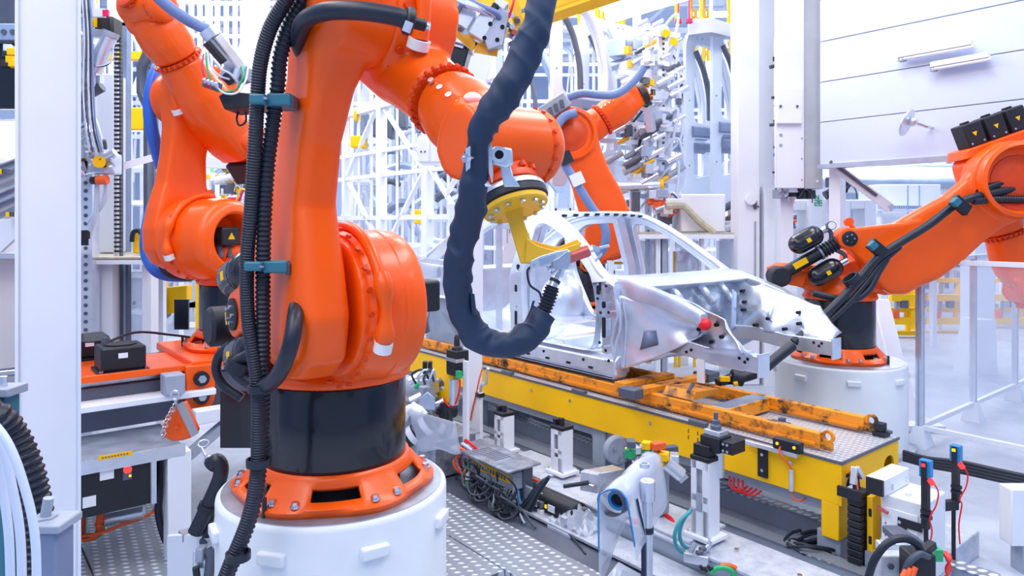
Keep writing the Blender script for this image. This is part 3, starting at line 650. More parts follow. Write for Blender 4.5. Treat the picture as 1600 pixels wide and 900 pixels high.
    for u, dz in ((.80, .0), (.84, .02), (.78, .022), (1.22, .02), (1.26, .0), (1.36, .02)):
        c = W(u, .52, .96+dz); part(lg, 'hole', MB().cyl(c-VD*.01*s, c+VD*.002*s, .011, n=12), M['blackhole'])
        c = W(u, .43, .96+dz); part(lg, 'hole', MB().cyl(c+VD*.01*s, c-VD*.002*s, .011, n=12), M['blackhole'])
    # wheel-house outer closing sheet behind the front wheel and footwell
    def well(a, b):
        u = 1.72-.55*a; z = .78+.52*b-.0*a; z = .78+(.20+.1*a)*(1-b)*a+.56*b*(1-.18*a)
        return W(u, .72-.26*a**1.4-.05*math.sin(b*PI)*a+.012*math.sin(9*a+7*b), z)
    wl = part(CT, 'wheel_house', sheet(well, 20, 20), M['galv'], solid=.006)
    part(wl, 'pressed_rib', MB().tube([well(.12+.05*i*0, b) + VD*.008*s for b, i in ((.02, 0), (.3, 1), (.6, 2), (.9, 3))], .012), M['galv'])
    part(wl, 'access_patch', MB().add([well(.30, .22)+VD*.012*s, well(.52, .22)+VD*.012*s, well(.50, .50)+VD*.012*s, well(.36, .50)+VD*.012*s], [(0, 1, 2, 3)]), M['galvd'], solid=.003)
    # rear wheel house and rear seat side
    part(CT, 'rear_wheel_house', MB().lathe([(.345, .0), (.34, .20), (.30, .24), (.001, .25)], W(3.92, .76, .80), VD*-s, 40).lathe([(.345, 0), (.36, .0)], W(3.92, .76, .80), VD*-s, 40), M['galv'])
    # tip cap
    c = W(1.02, .635, 1.19)
    cp = part(CT, 'tip_cap', MB().capsule(c+UD*.05, c-UD*.04, .042, 20), M['red'] if near else M['galv'])
    if near: cp['label'] = 'red plastic cap on the near fender tip'
    else: pass
# near-side slots and holes: black plates laid on, inner shade put into their colour
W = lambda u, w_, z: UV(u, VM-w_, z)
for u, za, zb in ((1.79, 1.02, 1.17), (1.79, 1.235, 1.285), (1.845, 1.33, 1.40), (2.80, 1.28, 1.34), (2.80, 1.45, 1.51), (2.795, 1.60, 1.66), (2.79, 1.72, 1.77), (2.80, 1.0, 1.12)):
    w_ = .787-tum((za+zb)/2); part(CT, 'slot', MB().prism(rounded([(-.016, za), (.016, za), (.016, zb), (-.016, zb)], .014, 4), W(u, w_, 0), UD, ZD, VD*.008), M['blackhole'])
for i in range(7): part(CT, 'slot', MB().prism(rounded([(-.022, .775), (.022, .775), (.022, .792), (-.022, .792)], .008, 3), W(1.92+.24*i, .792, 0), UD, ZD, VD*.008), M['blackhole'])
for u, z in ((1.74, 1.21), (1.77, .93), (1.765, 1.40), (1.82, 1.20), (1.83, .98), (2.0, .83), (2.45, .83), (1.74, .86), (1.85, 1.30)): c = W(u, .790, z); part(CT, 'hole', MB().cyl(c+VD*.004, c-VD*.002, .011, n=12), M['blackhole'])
# pressed flange line where the wing joins the pillar
part(CT, 'wing_flange', MB().tube([W(1.70, .775, 1.33), W(1.66, .76, 1.24), W(1.655, .76, 1.10), W(1.69, .765, .98), W(1.70, .77, .86), W(1.68, .775, .76)], .012), M['galv'])
# floor pan with tunnel, ribs
def pan(a, b):
    u = 1.60+2.95*a; w_ = -.66+1.32*b; z = .80+.13*math.exp(-(w_/.15)**2)+.012*math.sin(u*24)*(abs(w_) > .2)
    if u < 1.95: z += (1.95-u)**1.5*1.5
    if u > 3.3: z += min(.2, (u-3.3)*.45)
    return UV(u, VM+w_, z)
vs = [pan(i/60, j/36) for i in range(61) for j in range(37)]
part(CT, 'floor_pan', MB().add(vs, [(i*37+j, (i+1)*37+j, (i+1)*37+j+1, i*37+j+1) for i in range(60) for j in range(36)]), M['galv'], solid=.006)
for u in (2.35, 2.95): part(CT, 'seat_cross_member', MB().uvbox(u, u+.12, VM-.66, VM+.66, .81, .93), M['galv'], bevel=.012)
# bulkhead, cowl beam, dash crossmember, headers, rear shelf
def bulk(a, b):
    w_ = -.62+1.24*a; z = .80+.60*b; u = 1.74-.12*b*(1-b)*2+.02*math.sin(w_*15)*math.sin(z*13)
    return UV(u, VM+w_, z)
vs = [bulk(i/40, j/20) for i in range(41) for j in range(21)]
part(CT, 'bulkhead', MB().add(vs, [(i*21+j, (i+1)*21+j, (i+1)*21+j+1, i*21+j+1) for i in range(40) for j in range(20) if not (9 < i < 17 and 6 < j < 13)]), M['galv'], solid=.006)
cb = part(CT, 'cowl_beam', MB().loft([[UV(u-.05*math.cos(w_*2), VM+w_, z) for u, z in ((1.52, 1.40), (1.60, 1.455), (1.78, 1.47), (1.80, 1.43), (1.62, 1.36))] for w_ in [-.70+.1*i for i in range(15)]]), M['galv'], bevel=.01)
for w_ in (-.3, .05, .3): part(cb, 'bracket', MB().tube([UV(1.56, VM+w_, 1.38), UV(1.5, VM+w_+.02, 1.30), UV(1.53, VM+w_+.10, 1.24), UV(1.6, VM+w_+.12, 1.3)], .028), M['galv'])
hd = part(CT, 'windscreen_header', MB().loft([[UV(u+.10-.10*math.cos(w_*1.8), VM+w_, z+.03*math.cos(w_*2)) for u, z in ((2.50, 1.885), (2.52, 1.925), (2.66, 1.93), (2.66, 1.90))] for w_ in [-.58+.116*i for i in range(11)]]), M['galv2'], bevel=.005)
for i in range(9):
    w_ = -.48+.12*i; c = UV(2.50+.10-.10*math.cos(w_*1.8), VM+w_, 1.905+.03*math.cos(w_*2)); part(hd, 'slot', MB().para(c-UD*.002, VD*.05, ZD*.016, UD*.012), M['blackhole'])
part(CT, 'roof_bow', MB().uvbox(3.15, 3.25, VM-.55, VM+.55, 1.92, 1.95), M['galv'])
part(CT, 'rear_header', MB().uvbox(3.75, 3.87, VM-.58, VM+.58, 1.80, 1.85), M['galv'])
part(CT, 'parcel_shelf', MB().uvbox(3.85, 4.3, VM-.62, VM+.62, 1.38, 1.41), M['galv'], bevel=.006)
part(CT, 'rear_panel', MB().uvbox(4.6, 4.64, VM-.68, VM+.68, .86, 1.3), M['galv'], bevel=.006)
part(CT, 'seat_back_panel', MB().loft([[UV(u, VM+w_, z) for w_, z in ((-.62, .95), (.62, .95), (.60, 1.40), (-.60, 1.40))] for u in (3.72, 3.74)]), M['galv'])
# spare-wheel like pressed half dome on the far side of the cabin
part(CT, 'inner_rear_arch', MB().sph(UV(3.85, VM+.60, .98), .36, (1, 1, 1.05), 16), M['galv'])
# front cross tie, radiator-support stub on the near leg and a bracket
part(CT, 'stub_plate', MB().uvbox(.80, 1.05, VM-.62, VM-.42, 1.005, 1.02), M['galv'])
part(CT, 'hanging_tab', MB().uvbox(1.10, 1.16, VM-.535, VM-.525, .77, .93), M['white'])
part(CT, 'engine_mount', MB().loft([[UV(u, VM+.40+w_, z) for w_, z in ((-.06, 1.0), (.02, 1.02), (.03, 1.3), (-.02, 1.33))] for u in (1.48, 1.56)]), M['galv2'], bevel=.008)
# car carrier underfloor orange bracket glimpsed below the nose
b = thing('locating_bracket', 'dirty orange bracket below the nose of the car body on the skid', 'bracket', UV(1.15, .25, .70))
part(b, 'plate', MB().loft([[UV(u, v, z) for v, z in ((.10, .71), (.42, .71), (.40, .74), (.14, .76))] for u in (1.02, 1.12, 1.26)]), M['skid']); part(b, 'rod', MB().cyl(UV(1.05, .1, .76), UV(1.2, .35, .75), .012), M['dgrey'])
# ---------------------------------------------------------------- helpers for things placed from the photo's view lines
def pp(pts): return [P(*p) for p in pts]
def hose(name, label, pts, wpx, m, cat='hose', corr=0, pitch=.02, n=14, group=None, parent=None, sm=8):
    q = pp(pts); Ym = sum(p[2] for p in pts)/len(pts)
    r = wpx/2*Ym/F
    mb = MB().tube(q, r, n=n, sm=sm, corr=corr, pitch=pitch)
    if parent is not None: return part(parent, name, mb, m)
    return solo(name, mb, m, label, cat, group, ang=50 if not corr else 30)
def PR(poly, Y, th):                                   # a plate with a given outline, facing the viewer's side, with real thickness
    o = V((0, Y+th/2, 0)); return MB().prism([((px-800)/F*Y, EYE-(py-HOR)/F*Y) for px, py in poly], o, V((1, 0, 0)), ZD, V((0, th, 0)))
def PB(x0, y0, x1, y1, Y, th):                         # an upright box
    a, b = P(x0, y0, Y), P(x1, y1, Y); return MB().para(V(((a.x+b.x)/2, Y+th/2, (a.z+b.z)/2)), V((abs(b.x-a.x), 0, 0)), V((0, th, 0)), V((0, 0, abs(a.z-b.z))))
# ---------------------------------------------------------------- the yellow flange tool carried by the big robot
fl = XM @ JM['fl']; R3m = XM.to_3x3(); tl = (R3m @ JM['tl']).normalized(); e1 = (R3m @ JM['e1']).normalized(); e2 = VD.copy()
G_ = thing('sealing_gripper', 'yellow flange tool with a grey clamp head hanging under the big robot wrist', 'robot tool', fl)
part(G_, 'adapter_ring', MB().lathe([(.060, .002), (.092, .006), (.096, .012), (.096, .022), (.06, .026)], fl, tl, 56), M['alu'])
part(G_, 'rubber_ring', MB().lathe([(.092, .023), (.097, .026), (.097, .044), (.09, .047)], fl, tl, 56), M['rubber'])
dk = part(G_, 'yellow_disc', MB().lathe([(.088, .047), (.0915, .050), (.0915, .062), (.088, .066)], fl, tl, 64), M['ytool'])
for i in range(12):
    a = 2*PI*i/12+.1; c = fl+tl*.066+(e1*math.cos(a)+e2*math.sin(a))*.074
    part(dk, 'bolt', MB().bolt(c, tl, .0075, .009), M['steel'])
YT = fl.y+tl.y*.066
d0 = fl+tl*.06
part(G_, 'bar', MB().loft([[c+V((-w_, 0, 0)), c+V((w_, 0, 0)), c+V((w_*.8, .035, -.002)), c+V((-w_*.8, .035, -.002))] for c, w_ in ((P(802, 322, YT-.005), .026), (P(806, 345, YT-.012), .022), (P(828, 412, YT-.02), .026))]), M['ytool'], bevel=.003)
part(G_, 'gusset', PR([(823, 372), (840, 384), (868, 392), (905, 380), (908, 388), (880, 402), (830, 412), (820, 411)], YT-.025, .012), M['ytool'], bevel=.002)
part(G_, 'gusset', PR([(823, 372), (846, 380), (872, 386), (902, 374), (908, 380), (880, 398), (836, 404)], YT+.03, .012), M['ytool'], bevel=.002)
part(G_, 'shelf', MB().loft([[P(px, py, YT-.022), P(px, py, YT+.045), P(px, py+6, YT+.045), P(px, py+6, YT-.022)] for px, py in ((822, 406), (850, 400), (878, 392), (908, 377))]), M['ytool'], bevel=.002)
YG = YT-.01
hd = part(G_, 'clamp_head', MB().loft([[P(px, py-h, YG-.02), P(px, py-h, YG+.04), P(px, py+h, YG+.04), P(px, py+h, YG-.02)] for px, py, h in ((828, 414, 6), (845, 408, 9), (870, 402, 10), (888, 398, 9))]), M['alu'], bevel=.003)
part(hd, 'cover_plate', PR([(842, 405), (868, 397), (870, 408), (845, 416)], YG-.026, .006), M['steel'])
part(hd, 'cover_screw', MB().bolt(P(834, 414, YG-.02), (0, -1, 0), .005, .006), M['steel'])
part(hd, 'cover_screw', MB().bolt(P(878, 400, YG-.02), (0, -1, 0), .005, .006), M['steel'])
part(G_, 'claw_block', MB().loft([[P(px, py-h, YG-.03), P(px, py-h, YG+.03), P(px, py+h, YG+.03), P(px, py+h, YG-.03)] for px, py, h in ((862, 412, 5), (872, 412, 10), (886, 405, 14), (892, 402, 10))]), M['plate'], bevel=.004)
rc = part(G_, 'red_cylinder', MB().cyl(P(887, 403, YG-.005), P(921, 391, YG-.005), .0165, n=24, bev=.003), M['redmetal'])
part(rc, 'rod', MB().cyl(P(920, 391, YG-.005), P(952, 384, YG), .004), M['steel'])
part(rc, 'rod_end', MB().bar(P(924, 386, YG-.005), P(936, 390, YG), .012, .014).bar(P(930, 408, YG), P(941, 396, YG), .006), M['alu'])
part(rc, 'lock_nut', MB().cyl(P(921, 391, YG-.005), P(926, 389, YG-.005), .010, n=6), M['steel'])
part(G_, 'hose_stub', MB().cyl(P(866, 418, YG), P(858, 424, YG), .010).cyl(P(880, 416, YG), P(874, 432, YG), .009, n=6), M['alu'])
part(G_, 'jaw', MB().loft([[P(px, py, YG-.012), P(px, py, YG+.012), P(px+6, py+3, YG+.012), P(px+6, py+3, YG-.012)] for px, py in ((852, 414), (857, 424), (868, 430))]), M['steel'], bevel=.002)
hose('signal_cable', '', [(830, 416, YG), (824, 424, YG-.01), (828, 445, YG-.01), (842, 456, YG-.01), (846, 466, YG)], 3.5, M['rubber'], parent=G_)
# bracket that guides the sleeve: clamp block, plates, bar and curved strap
YB = 1.735
bk = part(G_, 'guide_bracket', MB().loft([[P(px-w_, py, YB), P(px+w_, py, YB), P(px+w_, py, YB+.03), P(px-w_, py, YB+.03)] for px, py, w_ in ((789, 258, 8), (793, 275, 9), (800, 292, 13))]), M['alu'], bevel=.003)
part(bk, 'clamp_block', PR([(768, 232), (775, 228), (800, 232), (802, 256), (790, 262), (770, 256)], YB-.022, .04), M['alu'], bevel=.004)
c = P(780, 242, YB-.024)
part(bk, 'clamp_tube', MB().lathe([(.011, 0), (.020, 0), (.020, .03), (.011, .03)], c+V((0, -.006, 0)), (0, 1, 0), 28, close=True), M['alu'])
part(bk, 'tube_plug', MB().cyl(c+V((0, .0, 0)), c+V((0, .02, 0)), .011), M['blackhole'])
part(bk, 'side_plate', PR([(762, 224), (768, 224), (770, 270), (768, 284), (764, 270)], YB-.03, .06), M['alu'])
part(bk, 'cross_rod', MB().cyl(P(722, 247, YB-.075), P(765, 245, YB-.02), .0045), M['steel'])
part(bk, 'rod_nut', MB().cyl(P(726, 247, YB-.078), P(732, 247, YB-.07), .012, n=6), M['steel'])
part(bk, 'rod_nut', MB().cyl(P(752, 245.5, YB-.04), P(757, 245.5, YB-.03), .011, n=6), M['steel'])
part(bk, 'outer_plate', PR([(727, 232), (735, 228), (735, 262), (728, 268)], YB-.08, .012), M['alu'])
part(bk, 'strap', MB().loft([[P(px-5, py, YB-.035), P(px+5, py, YB-.02), P(px+5, py, YB+.0), P(px-5, py, YB-.01)] for px, py in ((752, 205), (756, 225), (755, 245), (754, 265), (757, 282), (764, 292))]), M['white'], bevel=.002)
# ---------------------------------------------------------------- cloth-sleeved hose
pts = [(842, -60, 1.66, 40), (846, -12, 1.665, 44), (838, 40, 1.665, 50), (820, 88, 1.665, 50), (797, 135, 1.665, 54), (772, 172, 1.67, 50), (752, 205, 1.685, 42), (745, 240, 1.70, 36), (741, 285, 1.72, 44), (734, 330, 1.75, 48), (724, 372, 1.78, 46), (716, 412, 1.80, 45), (716, 452, 1.83, 44), (726, 495, 1.86, 46), (752, 530, 1.88, 44), (795, 538, 1.89, 42), (830, 520, 1.90, 44), (850, 488, 1.91, 42)]
ctr = spline([P(*p[:3]) for p in pts], 24); rr = spline([V((p[3]/2*p[2]/F, 0, 0)) for p in pts], 24)
x = None; rings = []; n_ = 64
for i, c in enumerate(ctr):
    t2 = (ctr[min(i+1, len(ctr)-1)]-ctr[max(i-1, 0)]).normalized()
    if x is None: x, _ = MB().frame(t2)
    x = (x-t2*x.dot(t2)).normalized(); y = t2.cross(x); s_ = i/24
    rg = []
    for k in range(n_):
        th = 2*PI*k/n_
        fold = math.sin(s_*4.3+1.9*math.sin(th+s_*.9))
        rdg = lambda q: 1-2*abs(math.sin(q))**.7
        f = 1+.085*rdg(s_*2.6+1.3*math.sin(th+s_*.7))*max(0, math.cos(th-s_*1.1))**.6+.05*rdg(s_*4.7+.9*th)*max(0, -math.cos(th+s_*.8))+.05*fold*math.cos(th-s_*1.3)+.05*math.sin(s_*6.5+2.2*math.cos(th+s_*2.1))*math.sin(th*1.0+s_)+.035*math.sin(th*2+s_*3.1)+.045*max(0, math.sin(s_*2.4+th))**6
        rg.append(c+(x*math.cos(th)+y*math.sin(th))*rr[i].x*f)
    rings.append(rg)
SL = thing('sleeved_hose', 'thick navy cloth-sleeved hose looping past the big robot wrist down to its tool', 'hose', P(752, 530, 1.88))
part(SL, 'sleeve', MB().loft(rings), M['navy'], ang=180)
part(SL, 'corrugated_end', MB().tube(pp([(846, 494, 1.91), (856, 470, 1.915), (864, 447, 1.92)]), .0195, n=20, corr=.11, pitch=.0095), M['rubber'])
part(SL, 'end_fitting', MB().cyl(P(863, 449, 1.92), P(868, 437, 1.925), .013).cyl(P(868, 437, 1.925), P(873, 428, 1.93), .008), M['steel'])
part(SL, 'tie', MB().cyl(P(866, 441, 1.92), P(868, 437, 1.922), .0155), M['blackbox'])
part(SL, 'flap', PR([(735, 458), (741, 460), (744, 488), (738, 490)], 1.815, .014), M['navy'])
part(SL, 'loose_end', MB().loft([[P(px-2, py, 1.90), P(px+2, py, 1.90), P(px+2, py, 1.906), P(px-2, py, 1.906)] for px, py in ((824, 500), (830, 484), (834, 470))]), M['navy'])
# ---------------------------------------------------------------- hose pack along the big robot's link
A_ = [(470, -40, 2.10), (447, 0, 2.12), (422, 45, 2.15), (407, 100, 2.18), (402, 160, 2.2), (398, 240, 2.22), (392, 330, 2.25), (386, 410, 2.27), (388, 500, 2.30), (402, 600, 2.32), (403, 690, 2.33), (400, 750, 2.33), (386, 815, 2.32), (352, 900, 2.30), (335, 960, 2.3)]
B_ = [(500, -40, 2.14), (474, 0, 2.16), (452, 40, 2.18), (438, 90, 2.2), (434, 135, 2.21), (428, 180, 2.23), (418, 260, 2.25), (413, 340, 2.27), (411, 420, 2.29), (411, 520, 2.32), (411, 610, 2.34), (408, 690, 2.35), (404, 745, 2.35), (394, 800, 2.34), (374, 855, 2.32), (345, 920, 2.31)]
hose('ribbed_hose', 'finely ribbed dark hose, left of the pair clamped to the big robot link', A_, 22, M['rubber'], corr=.035, pitch=.009, n=18, group='hoses down the big robot')
hose('ribbed_hose', 'coarsely corrugated black hose, right of the pair clamped to the big robot link', B_, 22, M['rubber'], corr=.085, pitch=.016, n=18, group='hoses down the big robot')
for (x0, y0, x1, y1, Y), lb in zip([(388, 146, 412, 162, 2.16), (380, 409, 406, 424, 2.23)], ('teal clamp holding the ribbed hoses near the big robot elbow', 'teal clamp holding the ribbed hoses beside the big robot shoulder')):
    T = thing('hose_clamp', lb, 'clamp', P((x0+x1)/2, y1, Y), 0, 'teal hose clamps of the big robot')
    part(T, 'clamp_half', PB(x0, y0, x1+2, y1, Y-.005, .12), M['teal'], bevel=.006)
    part(T, 'clamp_half', PB(x1+4, y0-1, x1+42, y1+3, Y+.02, .12), M['teal'], bevel=.006)
    part(T, 'screw', MB().cyl(P(x1+3, y0+6, Y), P(x1+3, y1-6, Y), .008), M['steel'])
    part(T, 'clip_end', PB(x1+39, y0+2, x1+46, y1+6, Y+.03, .06), M['dgrey'], bevel=.004)
for (px, py, Y), lb in zip([(407, 607, 2.31), (404, 722, 2.325), (372, 868, 2.3)], ('black strap round the ribbed hoses level with the top of the black drum', 'black strap round the ribbed hoses level with the foot of the black drum', 'black strap round the ribbed hoses low down over the white pedestal')):
    solo('hose_strap', MB().lathe([(.033, -.012), (.04, -.012), (.04, .012), (.033, .012)], P(px, py, Y), (0.0, 0, 1), 24, close=True), M['rubber'], lb, 'strap', 'straps on the hose pack')
T = thing('elbow_hose', 'thick smooth navy hose arching over the top of the big robot link', 'hose', P(470, 60, 2.2))
part(T, 'tube', MB().tube(pp([(492, 135, 2.36), (478, 95, 2.30), (467, 65, 2.2), (476, 33, 2.08), (510, 18, 2.0), (560, 17, 1.97), (610, 24, 1.97), (640, 32, 1.98)]), .0265, n=24, sm=10), M['rubber'])
q0, q1 = P(632, 31, 1.975), P(645, 35, 1.985); part(T, 'collar', MB().cyl(q0, q1, .040, n=28, bev=.006), M['blackbox'])
part(T, 'plug', MB().cyl(q1, P(664, 40, 2.0), .017), M['blackbox']); part(T, 'plug_pin', MB().cyl(P(664, 40, 2.0), P(672, 42, 2.0), .012), M['steel'])
part(T, 'latch', MB().bar(P(634, 50, 1.95), P(640, 34, 1.945), .012, .02), M['alu'])
hose('shoulder_hose', 'thick black hose coming out below the big robot link and curving to the ribbed pair', [(466, 462, 2.42), (462, 490, 2.22), (456, 530, 2.16), (444, 568, 2.18), (428, 594, 2.25), (405, 606, 2.33)], 25, M['rubber'], n=20)
hose('base_hose', 'black hose loop left of the ribbed pair behind the big robot shoulder', [(400, 528, 2.75), (370, 535, 2.8), (345, 552, 2.85), (338, 578, 2.85), (350, 602, 2.85), (378, 622, 2.85)], 15, M['rubber'], n=16)
hose('base_hose', 'bulky black hose end below the gas bottles of the big robot', [(410, 545, 2.6), (385, 558, 2.6), (366, 572, 2.6), (380, 590, 2.6), (400, 602, 2.6)], 22, M['rubber'], n=16)
solo('hose_strap', MB().lathe([(.033, -.02), (.046, -.02), (.046, .02), (.033, .02)], P(372, 572, 2.6), (.4, 0, 1), 24, close=True), M['rubber'], 'black rubber muff on the bulky hose below the gas bottles', 'strap')
# sheet hanging behind the ribbed hoses
solo('dark_panel', PB(344, 612, 408, 700, 3.3, .02), M['black'], 'glossy black sheet standing left of the big robot drum, behind the ribbed hoses', 'panel')
# ---------------------------------------------------------------- linear track that carries the second robot
TU0, TU1, TV0, TV1 = 2.9, 3.78, -4.6, -1.45
T = thing('robot_track', 'long dark grey track with white lips crossing the left side under the second robot', 'track', UV(3.3, -3, 0))
part(T, 'beam', MB().uvbox(TU0, TU1, TV0, TV1, .66, .90), M['dgrey'])
part(T, 'front_lip', MB().uvbox(TU0-.16, TU0, TV0, -2.35, .80, .835), M['white'], bevel=.004)
part(T, 'front_lip_web', MB().uvbox(TU0-.03, TU0-.005, TV0, -2.35, .66, .80), M['dgrey'])
for i, u in enumerate((TU0+.04, TU0+.16, TU1-.16)):
    r_ = part(T, 'guide_rail', MB().uvbox(u, u+.06, TV0, TV1, .90, .935), M['alu'], bevel=.006)
    part(r_, 'rail_groove', MB().uvbox(u+.015, u+.045, TV0, TV1, .935, .943), M['dgrey'])
for v in (-4.3, -3.2, -1.7): part(T, 'support_leg', MB().uvbox(TU0+.15, TU1-.15, v, v+.15, 0, .66), M['white'], bevel=.01)
cx, cy = p2.x, p2.y
def L2(u, v, z): return V((cx, cy, 0))+UD*u+VD*v+ZD*z
def lb(u0, u1, v0, v1, z0, z1): return MB().para(L2((u0+u1)/2, (v0+v1)/2, (z0+z1)/2), UD*(u1-u0), VD*(v1-v0), ZD*(z1-z0))
T = thing('robot_carriage', 'orange sliding carriage plate between the track and the second robot foot', 'carriage', L2(0, 0, .93))
part(T, 'base_plate', lb(-.46, .46, -.46, .46, .945, .998), M['orange'], bevel=.008)
part(T, 'drive_plate', lb(-.46, .2, -1.06, -.46, .945, .965), M['orange'], bevel=.005)
part(T, 'plate_lip', lb(-.47, -.45, -1.07, -.46, .945, .985), M['orange'], bevel=.004)
pl = [(-.085, .98), (.085, .98), (.085, .80)]+[(.085*math.cos(a), .78+.085*math.sin(a)) for a in [-PI*i/12 for i in range(13)]]+[(-.085, .80)]
b_ = part(T, 'side_bracket', MB().prism([(x, z) for x, z in pl], L2(-.49, -.42, 0), VD, ZD, UD*.05), M['orange'], bevel=.006)
for z in (.90, .79):
    c = L2(-.515, -.42, z); h_ = part(b_, 'roller_pin', MB().cyl(c, c-UD*.03, .045, n=28), M['blackbox']); part(b_, 'pin_bolt', MB().bolt(c-UD*.03, -UD, .024, .015), M['grey'])
part(T, 'buffer_block', lb(-.60, -.47, -.64, -.53, .84, .955), M['grey'], bevel=.006)
part(T, 'side_bracket', MB().prism([(x, z) for x, z in pl], L2(-.49, .36, 0), VD, ZD, UD*.05), M['orange'], bevel=.006)
for (v0, v1, z1, du), lbl in zip(((-.94, -.70, .155, 0), (-1.03, -.80, .15, .29)), ('cubic black servo motor with white label on the orange carriage plate', 'black servo motor behind the labelled one on the orange carriage plate')):
    T = thing('servo_motor', lbl, 'motor', L2(-.26, (v0+v1)/2, .966), 0, 'motors on the carriage'); lb_ = lb; L2_ = L2; lb = lambda a, b, *q: lb_(a+du, b+du, *q); L2 = lambda a, *q: L2_(a+du, *q)
    part(T, 'housing', lb(-.40, -.16, v0, v1, .966+.015, .966+z1), M['blackbox'], bevel=.012)
    part(T, 'base_flange', lb(-.42, -.14, v0-.015, v1+.015, .9665, .982), M['blackbox'])
    part(T, 'top_disc', MB().cyl(L2(-.28, (v0+v1)/2, .966+z1), L2(-.28, (v0+v1)/2, .966+z1+.008), .09, n=32), M['blackbox'])
    part(T, 'name_plate', lb(-.403, -.399, v0+.09, v0+.14, .966+.09, .966+.12), M['white'])
    for vv in (v0, v1): part(T, 'mount_bolt', MB().bolt(L2(-.41, vv, .982), ZD, .012, .012), M['steel'])
    part(T, 'plug', MB().cyl(L2(-.2, v0+.05, .966+z1), L2(-.2, v0+.05, .966+z1+.04), .018), M['dgrey']); lb = lb_; L2 = L2_
solo('motor_lead', MB().tube([L2(-.2, -.9, 1.12), L2(-.1, -.7, 1.16), L2(.05, -.45, 1.10), L2(.1, -.3, 1.06)], .008), M['rubber'], 'thin black lead from the carriage motors to the second robot foot', 'cable')
solo('black_board', PB(272, 468, 294, 515, 5.45, .02), M['black'], 'small black board standing left of the second robot drum', 'board')
# robot two: hoses and dress pack
hose('blue_hose', 'thick blue hose looping over the second robot elbow', [(318, 100, 5.3), (286, 86, 5.2), (254, 98, 4.9), (238, 132, 4.8), (234, 175, 4.8), (240, 215, 4.85), (252, 260, 5.0)], 19, M['blue'], n=18)
hose('blue_hose', 'blue hose hanging round the lower end of the second robot link', [(238, 320, 5.1), (229, 360, 5.05), (228, 395, 5.05), (240, 420, 5.05), (262, 431, 5.1), (300, 432, 5.15)], 17, M['blue'], n=18)
hose('black_hose', 'black hose pair below the second robot shoulder', [(245, 400, 5.0), (258, 425, 5.0), (285, 434, 5.05), (320, 432, 5.1)], 9, M['rubber'])
hose('wrist_hose', 'blue-grey hose along the raised arm of the second robot', [(232, -20, 3.95), (258, 6, 4.0), (285, 26, 4.05), (305, 38, 4.1), (324, 46, 4.12)], 18, M['bluegrey'], n=18)
T = thing('hose_guide', 'grey tubular hose guide with a black strip beside the second robot upper arm', 'hose guide', P(350, 110, 4.15))
part(T, 'tube', MB().cyl(P(324, 45, 4.12), P(334, 58, 4.14), .055, n=24), M['alu'])
part(T, 'guide_body', MB().bar(P(332, 56, 4.16), P(375, 112, 4.3), .11, .07), M['alu'], bevel=.012)
part(T, 'black_strip', MB().bar(P(322, 66, 4.08), P(350, 98, 4.14), .075, .03), M['blackbox'], bevel=.006)
part(T, 'end_piece', MB().bar(P(372, 108, 4.28), P(392, 124, 4.34), .08, .08), M['grey'], bevel=.008)
for i, (pts, m, lbl) in enumerate([
  ([(318, 85, 4.2), (316, 105, 4.12), (322, 128, 4.1), (330, 138, 4.12)], 'magenta', 'thin magenta lead on the second robot arm'),
  ([(322, 82, 4.2), (324, 108, 4.1), (330, 126, 4.1), (345, 142, 4.15), (368, 140, 4.2), (380, 120, 4.2), (378, 104, 4.25)], 'green', 'green lead curling round the second robot arm'),
  ([(326, 82, 4.2), (330, 104, 4.1), (342, 118, 4.1), (358, 124, 4.15)], 'whitewire', 'white lead reaching from the clip to the second robot plugs'),
  ([(336, 134, 4.12), (352, 146, 4.1), (372, 144, 4.15), (384, 125, 4.2), (388, 105, 4.25), (392, 98, 4.3)], 'whitewire', 'long white lead looping below the second robot plugs'),
  ([(336, 98, 4.2), (346, 108, 4.1), (360, 116, 4.12), (372, 130, 4.2)], 'whitewire', 'short white lead across the second robot motor'),
  ([(376, 168, 4.4), (370, 184, 4.35), (374, 196, 4.35), (384, 190, 4.4), (384, 172, 4.4)], 'rubber', 'thin black cable loop on the rear of the second robot arm')]):
    hose('signal_lead', lbl, pts, 3.2, M[m], cat='cable', n=8, group='leads on the second robot arm')
T = thing('valve_terminal', 'dark valve block with white plugs on the second robot arm', 'valve block', P(340, 140, 4.2))
part(T, 'block', MB().bar(P(318, 128, 4.12), P(345, 138, 4.2), .04, .05), M['dgrey'], bevel=.006)
for i in range(4): part(T, 'plug', MB().cyl(P(321+6*i, 129+2*i, 4.1), P(319+6*i, 123+2*i, 4.08), .009), M['whitewire'])
part(T, 'body', MB().bar(P(345, 112, 4.3), P(372, 124, 4.35), .10, .08), M['alu'], bevel=.008)
part(T, 'connector', MB().cyl(P(352, 118, 4.24), P(362, 128, 4.24), .03), M['blackbox'])
part(T, 'connector', MB().cyl(P(372, 108, 4.24), P(366, 124, 4.24), .02), M['whitewire'])
T = thing('black_bracket', 'matt black wedge bracket behind the ribbed hoses at the second robot arm', 'bracket', P(370, 160, 4.3))
part(T, 'plate', PR([(341, 150), (352, 143), (400, 146), (405, 166), (350, 171)], 4.25, .25), M['blackbox'], bevel=.008)
part(T, 'end_plate', PB(398, 146, 408, 166, 4.23, .28), M['dgrey'])
